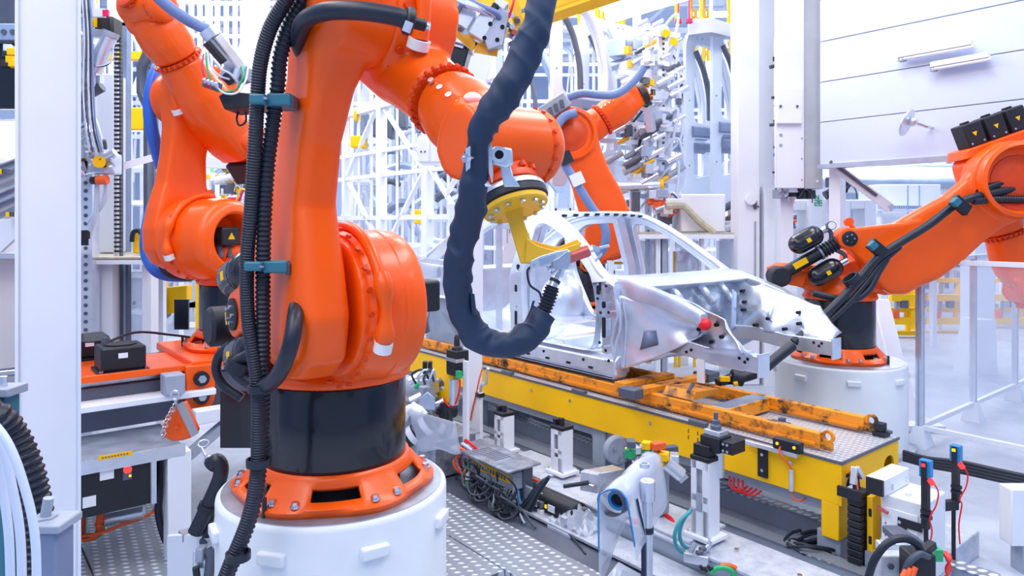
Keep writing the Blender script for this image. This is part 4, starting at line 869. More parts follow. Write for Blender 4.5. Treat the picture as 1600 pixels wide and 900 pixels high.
# ---------------------------------------------------------------- stand below the track: white frame, black control box, spring balancer, tool hook
T = thing('steel_stand', 'white and grey steel stand in front of the track, left of the big pedestal', 'stand', UV(2.6, -3.0, 0))
part(T, 'top_plate', MB().uvbox(2.34, 2.86, -4.3, -2.64, .61, .645), M['plate'], bevel=.003)
part(T, 'front_edge', MB().uvbox(2.33, 2.345, -4.3, -2.63, .585, .65), M['alu'])
part(T, 'post', MB().uvbox(2.33, 2.43, -2.72, -2.60, .02, .61), M['white'], bevel=.006)
part(T, 'post', MB().uvbox(2.33, 2.43, -4.3, -4.18, .02, .61), M['white'], bevel=.006)
part(T, 'foot_plate', MB().uvbox(2.26, 2.5, -2.78, -2.52, 0, .02), M['white'])
part(T, 'cross_bar', MB().uvbox(2.62, 2.72, -2.5, -1.9, .66, .74), M['white'], bevel=.005)
part(T, 'brace', MB().bar(UV(2.66, -2.62, .42), UV(2.66, -2.25, .68), .07, .05), M['grey'])
T = thing('control_box', 'black control box with a red lamp hung below the white stand', 'control box', UV(2.42, -3.3, .36))
part(T, 'case', MB().uvbox(2.345, 2.60, -4.0, -2.80, .36, .60), M['blackbox'], bevel=.006)
part(T, 'edge_strip', MB().uvbox(2.33, 2.345, -2.80, -2.775, .36, .60), M['alu'])
def onbox(px, py):                                    # a point on the case front
    k = (px-800)/F; o = C0+UD*2.343; s = (o.x-k*o.y)/(k*VD.y-VD.x); Y = o.y+VD.y*s; return V((k*Y, Y, EYE-(py-HOR)/F*Y))
def flat(px0, py0, px1, py1, th=.004):
    a, b = onbox(px0, py0), onbox(px1, py1); c = (a+b)/2; L = ((b-a).x**2+(b-a).y**2)**.5
    return MB().para(c, VD*L, ZD*abs(a.z-b.z), UD*th)
part(T, 'blank_label', flat(156, 732, 178, 747), M['white']); part(T, 'blank_label', flat(129, 778, 150, 790), M['white'])
part(T, 'lamp_holder', flat(192, 728, 206, 748, .006), M['dgrey'])
c = onbox(199, 733); part(T, 'red_lamp', MB().cyl(c, c-UD*.012, .019, n=20), M['led_red'], label='glowing red lamp')
c = onbox(203, 743); part(T, 'yellow_lamp', MB().cyl(c, c-UD*.008, .006, n=12), M['led_yellow'])
a, b = onbox(153, 715), onbox(206, 706)
T2 = solo('warning_strip', MB().para((a+b)/2-UD*.016, b-a, UD*.004, ZD*.022), M['yellow'], 'thin yellow strip with small dark marks along the edge of the white stand', 'label')
mb = MB()
for i in range(9): q = a.lerp(b, .12+.09*i)-UD*.019; mb.para(q, (b-a)*.05, UD*.002, ZD*.006)
part(T2, 'printed_marks', mb, M['dgrey'])
for i, (x0, lbl) in enumerate(((140, 'coil of orange cable with a green outer loop below the black control box'),)):
    T = thing('cable_coil', lbl, 'cable coil', P(x0, 840, 3.9))
    for k in range(5):
        c = P(x0+k*2.2-4, 818, 3.85+.02*k)
        part(T, 'loop', MB().tube([c+V((.055*math.cos(2*PI*j/16), .02*math.sin(j), .085*math.sin(2*PI*j/16))) for j in range(17)], .009, n=8), M['green'] if k == 4 else M['orwire'])
hose('orange_cable', 'orange cable running along the floor from the coil below the control box', [(126, 838, 3.8), (160, 832, 3.85), (195, 818, 3.95), (225, 808, 4.0), (246, 790, 4.05), (252, 740, 4.0), (254, 700, 3.95)], 5, M['orwire'], cat='cable')
hose('black_conduit', 'black taped conduit beside the post of the white stand', [(250, 690, 3.9), (250, 760, 3.9), (248, 800, 3.9), (256, 835, 3.9), (262, 848, 3.9)], 12, M['rubber'])
solo('terminal_box', PB(238, 715, 258, 733, 3.95, .08), M['grey'], 'small grey terminal box on the conduit right of the black control box', 'box', bevel=.005)
solo('pneumatic_cylinder', MB().cyl(P(165, 812, 3.95), P(225, 800, 4.0), .035, n=20), M['alu'], 'silver cylinder lying below the black control box', 'cylinder')
T = thing('spring_balancer', 'orange half-round balancer hanging from a ring on a chain, left of the big pedestal', 'balancer', P(278, 690, 3.0))
YB2 = 2.95
part(T, 'case', PR([(275, 635), (283, 630), (304, 675), (300, 684), (284, 689), (268, 690), (256, 684), (252, 672), (256, 655), (264, 642)], YB2, .06), M['orange'], bevel=.008)
part(T, 'back_plate', MB().bar(P(281, 630, YB2-.005), P(305, 680, YB2-.005), .012, .045, up=(0, 1, 0)), M['grey'])
part(T, 'hub', MB().cyl(P(276, 668, YB2), P(276, 668, YB2-.012), .008), M['orange'])
def rg_(c, r, th, ax): return MB().tube([V(c)+V(ax[0])*r*math.cos(2*PI*j/20)+V(ax[1])*r*math.sin(2*PI*j/20) for j in range(21)], th, n=8)
part(T, 'hanging_ring', rg_(P(274, 618, YB2), .018, .005, ((1, 0, 0), (0, 0, 1))), M['alu'])
part(T, 'hook', MB().cyl(P(274, 624, YB2), P(276, 634, YB2), .005), M['alu'])
for i in range(9):
    a_ = P(273-18*math.sin(i/8*1.5)-0*i, 634+i*6, YB2-.035); part(T, 'chain_link', rg_(a_, .0095, .0028, ((1, 0, 0), (0, 0, 1)) if i % 2 else ((.3, .9, 0), (0, 0, 1))), M['steel'])
T = thing('carabiner', 'steel carabiner on a wire loop below the orange balancer', 'carabiner', P(327, 715, 2.9))
part(T, 'loop', rg_(P(318, 693, 2.95), .022, .003, ((1, 0, 0), (.0, .6, .5))), M['alu'])
part(T, 'snap_hook', rg_(P(327, 722, 2.9), .026, .006, ((.8, 0, .3), (-.3, 0, .8))), M['alu'])
part(T, 'swivel', MB().cyl(P(316, 700, 2.94), P(322, 712, 2.92), .008), M['alu'])
T = thing('gripping_tool', 'black tool with a hooked grip standing left of the big pedestal rim', 'hand tool', P(315, 830, 2.9))
part(T, 'grip', MB().tube(pp([(328, 728, 2.9), (338, 720, 2.9), (345, 728, 2.9), (344, 745, 2.9), (334, 770, 2.9), (318, 805, 2.9), (305, 832, 2.9)]), .030, n=16), M['rubber'])
part(T, 'sleeve_ring', MB().cyl(P(326, 788, 2.9), P(322, 797, 2.9), .037, n=20), M['blackbox'])
part(T, 'rod', MB().tube(pp([(331, 790, 2.93), (326, 820, 2.93), (322, 838, 2.93)]), .018), M['rubber'])
T = thing('hinged_white_plate', 'white machine plate with a round hole and grey valve left of the big pedestal', 'plate', P(296, 895, 2.85))
part(T, 'plate', PR([(261, 838), (300, 836), (330, 832), (333, 960), (262, 960)], 2.95, .02), M['white'])
part(T, 'hole', MB().cyl(P(318, 846, 2.949), P(318, 846, 2.945), .017, n=20), M['dgrey'])
part(T, 'valve', PB(300, 862, 322, 890, 2.88, .06), M['alu'], bevel=.008); part(T, 'valve_cap', PB(304, 858, 316, 880, 2.85, .05), M['grey'], bevel=.006)
part(T, 'pipe', MB().tube(pp([(306, 886, 2.86), (308, 910, 2.86), (306, 950, 2.86)]), .014), M['rubber']); part(T, 'pipe', MB().tube(pp([(324, 858, 2.88), (330, 870, 2.88), (326, 900, 2.88)]), .02), M['dgrey'])
part(T, 'top_flange', MB().bar(P(282, 838, 2.97), P(330, 826, 3.05), .06, .03), M['plate'])
# ---------------------------------------------------------------- blurred near things at the lower left corner
T = thing('corrugated_duct', 'fat black corrugated duct curving down at the lower left corner', 'duct', P(40, 800, 1.6))
part(T, 'duct', MB().tube(pp([(-60, 640, 1.55), (-12, 650, 1.58), (15, 680, 1.6), (38, 730, 1.6), (52, 790, 1.6), (58, 850, 1.6), (60, 960, 1.6)]), .036, n=28, corr=.06, pitch=.016), M['rubber'])
for i, (dx, lbl) in enumerate(((0, 'white cable nearest the edge at the lower left corner'), (15, 'middle white cable at the lower left corner'), (34, 'white cable nearest the fat black duct at the lower left corner'))):
    hose('white_cable', lbl, [(-40+dx*.3, 640, 1.35-.03*i), (-6+dx*.5, 690, 1.35-.03*i), (4+dx, 760, 1.35-.03*i), (14+dx*1.2, 840, 1.35-.03*i), (17+dx*1.2, 960, 1.35-.03*i)], 13, M['whitewire'], cat='cable', n=16, group='white cables in the corner')
T = thing('profile_post', 'short slotted aluminium profile post in front of the left column', 'post', P(96, 900, 1.75))
x = P(95, 0, 1.75).x; zt = P(0, 822, 1.75).z
b_ = part(T, 'profile', MB().box((x, 1.75, zt/2), (.033, .033, zt)), M['alu'], bevel=.002)
for dx in (-.009, .009): part(T, 'slot', MB().box((x+dx, 1.7325, zt/2), (.004, .002, zt)), M['dgrey'])
for dx in (-.009, .0, .009): part(T, 'core_hole', MB().cyl((x+dx, 1.75, zt), (x+dx, 1.75, zt+.0015), .0028), M['dgrey'])
T = thing('cable_gland_block', 'dark teal block with a white gland beside the white cables at the lower left corner', 'connector', P(75, 900, 1.4))
part(T, 'block', PB(52, 832, 88, 1000, 1.42, .06), M['galvd'], bevel=.006)
part(T, 'top_rim', PB(48, 822, 92, 836, 1.41, .08), M['grey'], bevel=.004)
part(T, 'gland', MB().cyl(P(70, 824, 1.45), P(71, 806, 1.45), .022, n=6).cyl(P(71, 806, 1.45), P(76, 778, 1.45), .010), M['grey'])
T = thing('corner_post', 'dark teal post with a grey top at the left picture edge', 'post', P(0, 700, 1.5))
part(T, 'post', PB(-30, 618, 8, 1000, 1.62, .05), M['teal'], bevel=.004); part(T, 'cap', PB(-30, 608, 12, 622, 1.61, .07), M['grey'], bevel=.003); part(T, 'pin', MB().cyl(P(5, 608, 1.64), P(6, 588, 1.64), .008), M['alu'])
# ---------------------------------------------------------------- tread plate walkways by the pedestals
def uvp(pts, z0, z1):                                   # slab from a (u,v) outline
    mb = MB(); n = len(pts); return mb.add([UV(u, v, z0) for u, v in pts]+[UV(u, v, z1) for u, v in pts], [tuple(range(n))[::-1], tuple(range(n, 2*n))]+[(i, (i+1) % n, n+(i+1) % n, n+i) for i in range(n)])
for i, (pts, lbl) in enumerate([
  ([(-1.6, -1.36), (2.2, -1.36), (2.2, -1.0), (-1.6, -1.0)], 'tread plate strip along the edge of the cable trench'),
  ([(-1.6, -1.95), (.85, -1.95), (.85, -1.37), (-1.6, -1.37)], 'wide tread plate in front of the trench strip, nearest the camera'),
  ([(1.12, -1.95), (2.2, -1.95), (2.2, -1.37), (1.12, -1.37)], 'tread plate beyond the square gap beside the big pedestal'),
  ([(1.55, -3.05), (3.6, -3.05), (3.6, -2.60), (1.55, -2.60)], 'narrow tread plate beside the post of the white stand'),
  ([(1.55, -3.50), (3.6, -3.50), (3.6, -3.06), (1.55, -3.06)], 'tread plate below the black control box, middle one of three'),
  ([(1.55, -4.6), (3.6, -4.6), (3.6, -3.51), (1.55, -3.51)], 'tread plate below the coil of orange cable')]):
    solo('tread_plate', uvp(pts, .004, .03), M['tread'], lbl, 'floor plate', 'tread plates on the floor')
solo('gap_shade_sheet', uvp([(.86, -1.95), (1.11, -1.95), (1.11, -1.37), (.86, -1.37)], .001, .006), M['blackhole'], 'black sheet painted as the shade in the square gap beside the big pedestal', 'floor gap')  # flat black sheet, shade of the recess put into its colour
solo('trench', uvp([(-1.6, -.99), (4.2, -.99), (4.2, -.62), (-1.6, -.62)], .001, .005), M['dgrey'], 'dark cable trench floor between the tread plates and the long light beam', 'trench')
# ---------------------------------------------------------------- long machine beams on the floor
T = thing('fixture_bed', 'long pale grey machine bed on the floor carrying the white posts', 'machine bed', UV(1.5, -.42, 0))
part(T, 'body', MB().uvbox(-.9, 4.6, -.58, -.26, .0, .115), M['grey'], bevel=.004)
part(T, 'top_plate', MB().uvbox(-.9, 4.6, -.59, -.25, .115, .132), M['castplate'], bevel=.003)
for u0, u1 in ((.55, 1.0), (1.75, 2.25), (2.75, 3.5)): part(T, 'mounting_plate', MB().uvbox(u0, u1, -.56, -.22, .132, .15), M['castplate'], bevel=.004)
part(T, 'lower_shelf', MB().uvbox(-.9, 2.0, -.80, -.60, .02, .035), M['castplate'])
for u in (.0, .35, 1.3): part(T, 'screw', MB().bolt(UV(u, -.42, .132), ZD, .014, .012), M['steel'])
for i, (v0, v1, z1, lbl, m) in enumerate(((-.10, -.02, .10, 'thin grey beam on the floor just under the near edge of the conveyor', 'grey'), (.30, .38, .12, 'grey floor beam under the middle of the conveyor', 'grey'))):
    T = thing('floor_rail', lbl, 'beam', UV(1.5, v0, 0), 0, 'rails under the conveyor')
    part(T, 'rail', MB().uvbox(-.6, 4.5, v0, v1, .0, z1), M['grey'], bevel=.003); part(T, 'tread_strip', MB().uvbox(-.6, 4.5, v0-.01, v1+.01, z1, z1+.006), M['tread'])
T = thing('floor_rail', 'dark low beam crossing the floor behind the conveyor legs', 'beam', UV(1.5, .8, 0), 0, 'rails under the conveyor')
part(T, 'rail', MB().uvbox(-.2, 4.5, .80, .90, 0, .1), M['dgrey'], bevel=.003)
# ---------------------------------------------------------------- white posts with clamps
def post(label, u, v, h, kind):
    T = thing('fixture_post', label, 'fixture post', UV(u, v, .15), 0, 'white fixture posts by the conveyor'); z0 = .15; w_ = .05
    part(T, 'base', MB().uvbox(u-.09, u+.09, v-.08, v+.08, z0, z0+.022), M['white'], bevel=.003)
    for su in (-1, 1): part(T, 'side_plate', MB().uvbox(u+su*w_-.008, u+su*w_+.008, v-.05, v+.05, z0+.02, z0+h), M['white'], bevel=.002)
    part(T, 'web', MB().uvbox(u-w_, u+w_, v-.012, v+.012, z0+.02, z0+h), M['white'])
    part(T, 'front_plate', MB().uvbox(u-w_, u+w_, v-.055, v-.045, z0+.02, z0+h*.38).uvbox(u-w_, u+w_, v-.055, v-.045, z0+h*.48, z0+h*.56).uvbox(u-w_, u+w_, v-.055, v-.045, z0+h*.9, z0+h).uvbox(u-w_, u-.02, v-.055, v-.045, z0+.02, z0+h).uvbox(u+.02, u+w_, v-.055, v-.045, z0+.02, z0+h), M['white'])
    hd_ = part(T, 'clamp_head', MB().uvbox(u-.06, u+.06, v-.055, v+.055, z0+h, z0+h+.025), M['blackbox'], bevel=.003)
    if kind == 0:
        part(hd_, 'pin', MB().cyl(UV(u, v, z0+h+.025), UV(u, v, z0+h+.07), .018, n=14), M['blackbox']); part(hd_, 'stop', MB().uvbox(u+.03, u+.06, v-.03, v+.03, z0+h+.025, z0+h+.06), M['blackbox'])
    for su in (-.07, .07): part(T, 'foot_screw', MB().bolt(UV(u+su, v-.06, z0+.022), ZD, .009, .008), M['steel'])
    return T
def uv_of(px, py, z): q = G(px, py, z)-C0; return q.dot(UD), q.dot(VD)
u_, v_ = uv_of(788, 704, .15); post('slotted white post farther left of the two with black tops, under the yellow panel', u_, v_, .27, 0)
u_, v_ = uv_of(878, 738, .15); post('slotted white post right of the grey conveyor leg, with black pin on top', u_, v_, .30, 0)
u_, v_ = uv_of(1102, 838, .15)
T = post('tallest white post nearest the camera, carrying a black pin clamp', u_, v_, .42, 1)
part(T, 'type_plate', MB().uvbox(u_-.018, u_+.018, v_-.058, v_-.054, .30, .40), M['grey'])
zt = .15+.42+.025
C_ = thing('pin_clamp', 'black pin clamp block with screws on the tallest white post', 'clamp', UV(u_, v_, zt), 0, 'pin clamps')
part(C_, 'lower_block', MB().uvbox(u_-.05, u_+.05, v_-.04, v_+.04, zt, zt+.06), M['blackbox'], bevel=.004)
part(C_, 'upper_block', MB().uvbox(u_-.10, u_+.02, v_-.02, v_+.10, zt+.03, zt+.11), M['blackbox'], bevel=.004)
part(C_, 'side_block', MB().uvbox(u_-.17, u_-.10, v_+.0, v_+.12, zt+.035, zt+.10), M['blackbox'], bevel=.004)
part(C_, 'face_plate', MB().uvbox(u_-.09, u_+.01, v_-.0, v_+.08, zt+.11, zt+.14), M['alu'], bevel=.003)
part(C_, 'cone', MB().lathe([(.03, 0), (.03, .02), (.022, .03), (.022, .05), (.012, .055), (.012, .09), (.004, .095)], UV(u_-.04, v_+.04, zt+.14), ZD, 20), M['dgrey'])
part(C_, 'cylinder', MB().cyl(UV(u_-.04, v_+.06, zt+.03), UV(u_-.04, v_+.06, zt-.12), .034, n=20), M['alu'])
for du, dz in ((-.14, .05), (-.14, .085), (-.115, .05), (-.115, .085)): part(C_, 'screw', MB().bolt(UV(u_+du, v_, zt+dz), -VD, .008, .006), M['steel'])
for dz, m in ((.02, 'magenta'), (.045, 'magenta')): part(C_, 'fitting', MB().cyl(UV(u_+.05, v_-.01, zt+dz), UV(u_+.065, v_-.01, zt+dz), .008), M[m])
# thin white gusset stand with an orange lead
u_, v_ = uv_of(745, 690, .14)
T = thing('gusset_stand', 'white triangular stand with a bent silver tube tip, between the yellow clamp and the posts', 'stand', UV(u_, v_, .14))
part(T, 'gusset', MB().prism([(-.11, 0), (.06, 0), (.06, .38), (.02, .40), (-.0, .38)], UV(u_, v_, .15), -UD, ZD, VD*.03), M['white'])
part(T, 'foot', MB().uvbox(u_-.1, u_+.13, v_-.05, v_+.05, .132, .15), M['castplate'])
part(T, 'strap', MB().uvbox(u_-.07, u_-.01, v_-.025, v_+.025, .50, .53), M['blackbox'])
part(T, 'bent_tube', MB().tube([UV(u_-.04, v_, .53), UV(u_-.07, v_, .60), UV(u_-.12, v_, .62), UV(u_-.13, v_, .70), UV(u_-.15, v_, .74)], .012), M['alu'])
part(T, 'lead', MB().tube([UV(u_+.06, v_-.02, .30), UV(u_+.02, v_-.02, .42), UV(u_-.03, v_-.02, .55), UV(u_-.06, v_-.02, .64), UV(u_-.07, v_, .72)], .006), M['orwire'])
# clamps on the yellow panel, left end
u_, v_ = uv_of(702, 628, .33)
def clampset(label, px, py, Y, s=1.0):
    o = P(px, py, Y); T = thing('swing_clamp', label, 'clamp', o, 0, 'clamps at the left end of the conveyor')
    def b(x0, x1, y0, y1, z0, z1): return MB().para(o+(UD*-(x0+x1)/2+VD*(y0+y1)/2+ZD*(z0+z1)/2)*s, UD*(x1-x0)*s, VD*(y1-y0)*s, ZD*(z1-z0)*s)
    part(T, 'yellow_bracket', MB().prism([(-.16, -.16), (-.06, -.16), (-.05, -.02), (.06, .04), (.06, .22), (-.05, .22), (-.06, .10), (-.16, .05), (-.12, -.05)], o, -UD, ZD, VD*.06), M['yellow'], bevel=.004)
    part(T, 'black_block', b(.0, .13, -.05, .06, .22, .40), M['blackbox'], bevel=.005)
    part(T, 'silver_band', b(-.005, .135, -.055, .02, .32, .345), M['alu'])
    part(T, 'top_pin', MB().lathe([(.04, 0), (.035, .02), (.022, .03), (.02, .09), (.008, .11)], o+(-UD*.065+ZD*.40)*s, ZD, 18), M['blackbox'])
    part(T, 'cylinder', MB().cyl(o+(-UD*.1-VD*.05+ZD*.02)*s, o+(-UD*.1-VD*.05+ZD*.2)*s, .035*s, n=18), M['alu'])
    part(T, 'pivot', MB().cyl(o+(UD*.04-VD*.06-ZD*.06)*s, o+(UD*.04+VD*.04-ZD*.06)*s, .06*s, n=20), M['blackbox'])
    part(T, 'sensor_blade', b(.17, .22, -.02, .0, -.3, .34), M['white'])
    part(T, 'lead', MB().tube([o+(-UD*x+VD*-.06+ZD*z)*s for x, z in ((.15, .26), (.19, .2), (.17, .1), (.12, .02), (.05, .0), (-.02, .04))], .007*s), M['red'])
    part(T, 'fitting', b(.15, .19, -.07, -.04, .22, .27), M['green'])
    for dx in (.02, .07): part(T, 'hose', MB().tube([o+(-UD*(dx+x)+VD*-.07+ZD*z)*s for x, z in ((0, -.02), (.03, -.12), (.0, -.2), (-.06, -.24))], .012*s), M['rubber'])
    return T
clampset('yellow swing clamp with black head at the left end of the conveyor', 706, 630, 5.15, 1.0)
T = thing('cylinder_stack', 'silver pneumatic cluster with black valve heads left of the yellow swing clamp', 'valve cluster', P(655, 660, 5.3))
rn = random.Random(3)
for i in range(16):
    c = P(646+rn.random()*34, 592+i*5.2, 5.15+rn.random()*.2); m = ['alu', 'alu', 'steel', 'dgrey', 'grey', 'blackbox', 'alu'][i % 7]
    if i % 3: part(T, 'valve_body', MB().box(c, (.07+.06*rn.random(), .08, .05+.05*rn.random()), rz=rn.random()*1.2), M[m], bevel=.005)
    else: part(T, 'cylinder', MB().cyl(c-V((.07, .0, .02)), c+V((.08, .03, .05)), .032, n=16), M[m])
for i, m in enumerate(('green', 'orwire', 'cyan', 'red')): c = P(648+8*i, 606+22*i, 5.05); part(T, 'fitting', MB().cyl(c, c+V((.03, 0, .03)), .014, n=10), M[m])
for i in range(4): part(T, 'tube', MB().tube(pp([(650+7*i, 600, 5.1), (644+9*i, 585+3*i, 5.05), (660+6*i, 578, 5.05), (672+3*i, 596, 5.1)]), .008), M[['rubber', 'whitewire', 'wire', 'whitewire'][i]])
part(T, 'stand', MB().box(V((P(660, 660, 5.3).x, 5.3, P(0, 660, 5.3).z-.2)), (.16, .16, .5)), M['grey'], bevel=.006)
for i in range(2): part(T, 'clamp_finger', MB().box(P(664+8*i, 574, 5.15), (.03, .05, .09)), M['blackbox'], bevel=.004)
solo('striped_cover', MB().loft([[P(px, py, 5.0), P(px, py, 5.1), P(px, py2, 5.1), P(px, py2, 5.0)] for px, py, py2 in ((655, 622, 640), (668, 612, 640), (680, 622, 641))]), M['galv2'], 'pale striped cover just left of the yellow swing clamp', 'cover', bevel=.005)
# hand-shaped welding cylinder wrapped in film at the big robot's right
T = thing('wrapped_cylinder', 'dark cylinder with silver rings under clear film, right of the big robot drum', 'cylinder', P(660, 690, 4.1))
pa, pb = P(628, 692, 4.1), P(682, 652, 4.1); dd = pb-pa
part(T, 'body', MB().cyl(pa, pb, .052, n=28, bev=.01), M['rubber'])
for f in (.25, .62): part(T, 'ring', MB().cyl(pa+dd*f, pa+dd*(f+.14), .058, n=28), M['white'])
part(T, 'pipe', MB().tube(pp([(630, 655, 4.1), (640, 640, 4.1), (652, 640, 4.1), (668, 655, 4.12)]), .028, n=16), M['white'])
part(T, 'clip', MB().cyl(P(640, 637, 4.1), P(656, 646, 4.1), .04, n=20), M['white'])
part(T, 'bracket', MB().box(P(640, 700, 4.14), (.08, .06, .45)), M['grey'])
vs, fs = [], []
for i in range(13):
    for j in range(9):
        a, b = i/12, j/8; x0 = 640+a*72; y0 = 640+20*a+(62-14*a)*b; vs.append(P(x0+8*b, y0+3*math.sin(a*9)*b, 4.02-.12*math.sin(a*3)+.08*b))
for i in range(12):
    for j in range(8): fs.append((i*9+j, (i+1)*9+j, (i+1)*9+j+1, i*9+j+1))
part(T, 'film', MB().add(vs, fs), M['film'], solid=.002, label='clear plastic film')
# ---------------------------------------------------------------- wired terminal boxes on the trench edge
def AV(px, py, v): q = PV(px, py, v)-C0; return q.dot(UD), q.z
u1, z1 = AV(705, 702, -.80); u0, z0 = AV(812, 738, -.80)
zb = .265
T = thing('terminal_rack', 'low rack with scuffed steel lid, wired underneath, beside the tread plate strip', 'terminal rack', UV(2.0, -.75, 0))
ua, _ = AV(790, 760, -.90); ub, _ = AV(698, 722, -.90)
part(T, 'lid', MB().uvbox(ua, ub, -.88, -.60, zb, zb+.015), M['toolplate'], bevel=.003)
for u in (ua+.04, ub-.06): part(T, 'foot', MB().uvbox(u, u+.04, -.72, -.64, .01, zb), M['dgrey'])
part(T, 'terminal_case', MB().uvbox(ua+.05, ua+.62, -.80, -.66, zb-.14, zb-.03), M['grey'], bevel=.004)
lbp = part(T, 'orange_strip', MB().uvbox(ua+.08, ua+.50, -.806, -.799, zb-.10, zb-.045), M['yellow'], label='orange strip printed with dark figures')
mb = MB()
for i in range(12): uu = ua+.12+.03*i; mb.uvbox(uu, uu+.014, -.809, -.806, zb-.088, zb-.06)
part(lbp, 'printed_figures', mb, M['dgrey'])
for i in range(9): part(T, 'lid_slot', MB().uvbox(ua+.22+.03*i, ua+.23+.03*i, -.82, -.68, zb+.015, zb+.0165), M['dgrey'])
T = thing('junction_cabinet', 'dark scuffed steel cabinet left of the wired terminal rack', 'cabinet', UV(ub+.35, -.75, 0))
part(T, 'case', MB().uvbox(ub+.12, ub+.75, -.92, -.56, .02, zb+.02), M['toolplate'], bevel=.005); part(T, 'lid', MB().uvbox(ub+.09, ub+.78, -.94, -.54, zb+.02, zb+.035), M['toolplate'], bevel=.003)
rn = random.Random(11)
for i in range(20):
    u = ua+.03+.032*i; a = [UV(u, -.80, zb-.14), UV(u+.02*rn.random(), -.84, zb-.22), UV(u-.06-.1*rn.random(), -.86, .08), UV(u-.12-.2*rn.random(), -.86-.06*rn.random(), .02)]
    solo('terminal_lead', MB().tube(a, .0055+.003*rn.random(), n=8), M[['wire', 'rubber', 'wire', 'grey', 'rubber', 'wire'][i % 6]], 'dark lead hanging from the terminal rack to the trench floor', 'cable', 'leads of the terminal rack')
for i, (m, lbl) in enumerate((('orwire', 'orange ring of cable on the left of the terminal rack'), ('whitewire', 'white ring of cable round the orange one at the terminal rack'), ('red', 'red cable turn behind the orange ring at the terminal rack'))):
    c = UV(ub-.10, -.84+.03*i, .19); r = .10+.018*i
    solo('cable_ring', MB().tube([c+UD*r*.7*math.cos(2*PI*j/18)+ZD*r*math.sin(2*PI*j/18)+VD*.02*math.sin(j) for j in range(19)], .011, n=8), M[m], lbl, 'cable', 'cable rings at the terminal rack')
T = thing('connector_plug', 'green and white plug hanging below the cable rings', 'plug', UV(ub-.2, -.85, .12)); part(T, 'green_end', MB().cyl(UV(ub-.2, -.86, .20), UV(ub-.2, -.86, .16), .018), M['green']); part(T, 'white_body', MB().cyl(UV(ub-.2, -.86, .16), UV(ub-.2, -.86, .10), .016), M['white']); part(T, 'green_end', MB().cyl(UV(ub-.2, -.86, .10), UV(ub-.2, -.86, .06), .018), M['green'])
for i in range(7):
    q = [(858-3*i, 745+2*i), (842-4*i, 770+3*i), (826-4*i, 800), (800-8*i, 812+2*i), (780-6*i, 806+3*i)]
    solo('conduit_bundle', MB().tube([PV(a, b, -.78) if PV(a, b, -.78).z > .03 else V((PV(a, b, -.78).x, PV(a, b, -.78).y, .03)) for a, b in q], .012, n=8), M['wire' if i % 3 else 'rubber'], 'dark cable bending out of the right end of the terminal rack', 'cable', 'cables at the rack end')
for (a, b), m, lbl in (((809, 775), 'cyan', 'bright blue hose stub between the terminal rack and the plug tower'), ((838, 748), 'orwire', 'short orange cable along the edge of the pale beam')):
    p0 = PV(a, b-12, -.74); solo('cable_stub', MB().tube([p0, PV(a+3, b+8, -.76), PV(a+10, b+22, -.76)] if m == 'cyan' else [PV(818, 744, -.62), PV(828, 747, -.61), PV(842, 752, -.60)], .010), M[m], lbl, 'cable')
rn = random.Random(31)
for i in range(14):  # extra cable loops added to deepen the dark under the rack
    u = ua+.45*rn.random()-.05; z = .05+.16*rn.random(); r = .05+.07*rn.random(); c = UV(u, -.90-.05*rn.random(), z+.02)
    solo('added_dark_loop', MB().tube([c+UD*r*math.cos(2*PI*j/12)+ZD*min(r, z)*math.sin(2*PI*j/12)+VD*.03*math.cos(j) for j in range(12)], .006, n=7), M['rubber' if i % 3 else 'wire'], 'one of the extra dark cable loops added below the terminal rack', 'cable', 'loose loops below the terminal rack')
T = thing('plug_tower', 'tower of small white and black plugs at the right end of the terminal rack', 'plug block', PV(832, 800, -.74))
part(T, 'back_plate', MB().para(PV(833, 790, -.70), UD*.20, VD*.02, ZD*.22), M['grey'], bevel=.004)
for i in range(3):
    for j in range(4):
        c = PV(824+7*j, 782+12*i+2*j, -.74); part(T, 'plug', MB().box(c, (.03, .04, .035), rz=.6), M['white' if (i+j) % 3 else 'dgrey'], bevel=.003)
T = thing('drive_motor', 'black motor lying under the pale beam right of the terminal rack', 'motor', PV(880, 800, -.66))
c = PV(878, 800, -.66); c.z = max(c.z, .085); part(T, 'body', MB().cyl(c+UD*.2, c-UD*.16, .072, n=28, bev=.01), M['blackbox']); part(T, 'end', MB().cyl(c-UD*.16, c-UD*.2, .05, n=24), M['dgrey']); part(T, 'plate', MB().para(c-VD*.072+UD*.02, UD*.06, VD*.006, ZD*.04), M['white']); part(T, 'spot', MB().para(c-VD*.072+UD*.07, UD*.015, VD*.006, ZD*.02), M['led_yellow'])
T = thing('crumpled_film', 'crumpled clear film heap on the floor below the black motor', 'film', G(905, 825, 0))
c0 = G(905, 828, 0); vs, fs = [], []
for i in range(13):
    for j in range(13):
        a, b = (i-6)/6, (j-6)/6; vs.append(c0+UD*.16*a+VD*.11*b+ZD*(.045+.09*max(0, 1-a*a-b*b)+.028*math.sin(i*2.3+j*1.1)*math.cos(j*2.1)))
for i in range(12):
    for j in range(12): fs.append((i*13+j, (i+1)*13+j, (i+1)*13+j+1, i*13+j+1))
part(T, 'sheet', MB().add(vs, fs), M['film'], solid=.002, ang=15)
T = thing('floor_bracket', 'white angle bracket bolted to the floor near the crumpled film', 'bracket', G(878, 832, 0)); c = G(878, 832, 0); part(T, 'angle', MB().para(c+ZD*.012, UD*.2, VD*.06, ZD*.02).para(c+VD*.02+ZD*.05, UD*.05, VD*.03, ZD*.08), M['castplate'], bevel=.003); part(T, 'lead', MB().tube([c+ZD*.03, c-UD*.15+ZD*.02-VD*.04, c-UD*.3+ZD*.01-VD*.1], .005), M['rubber'])
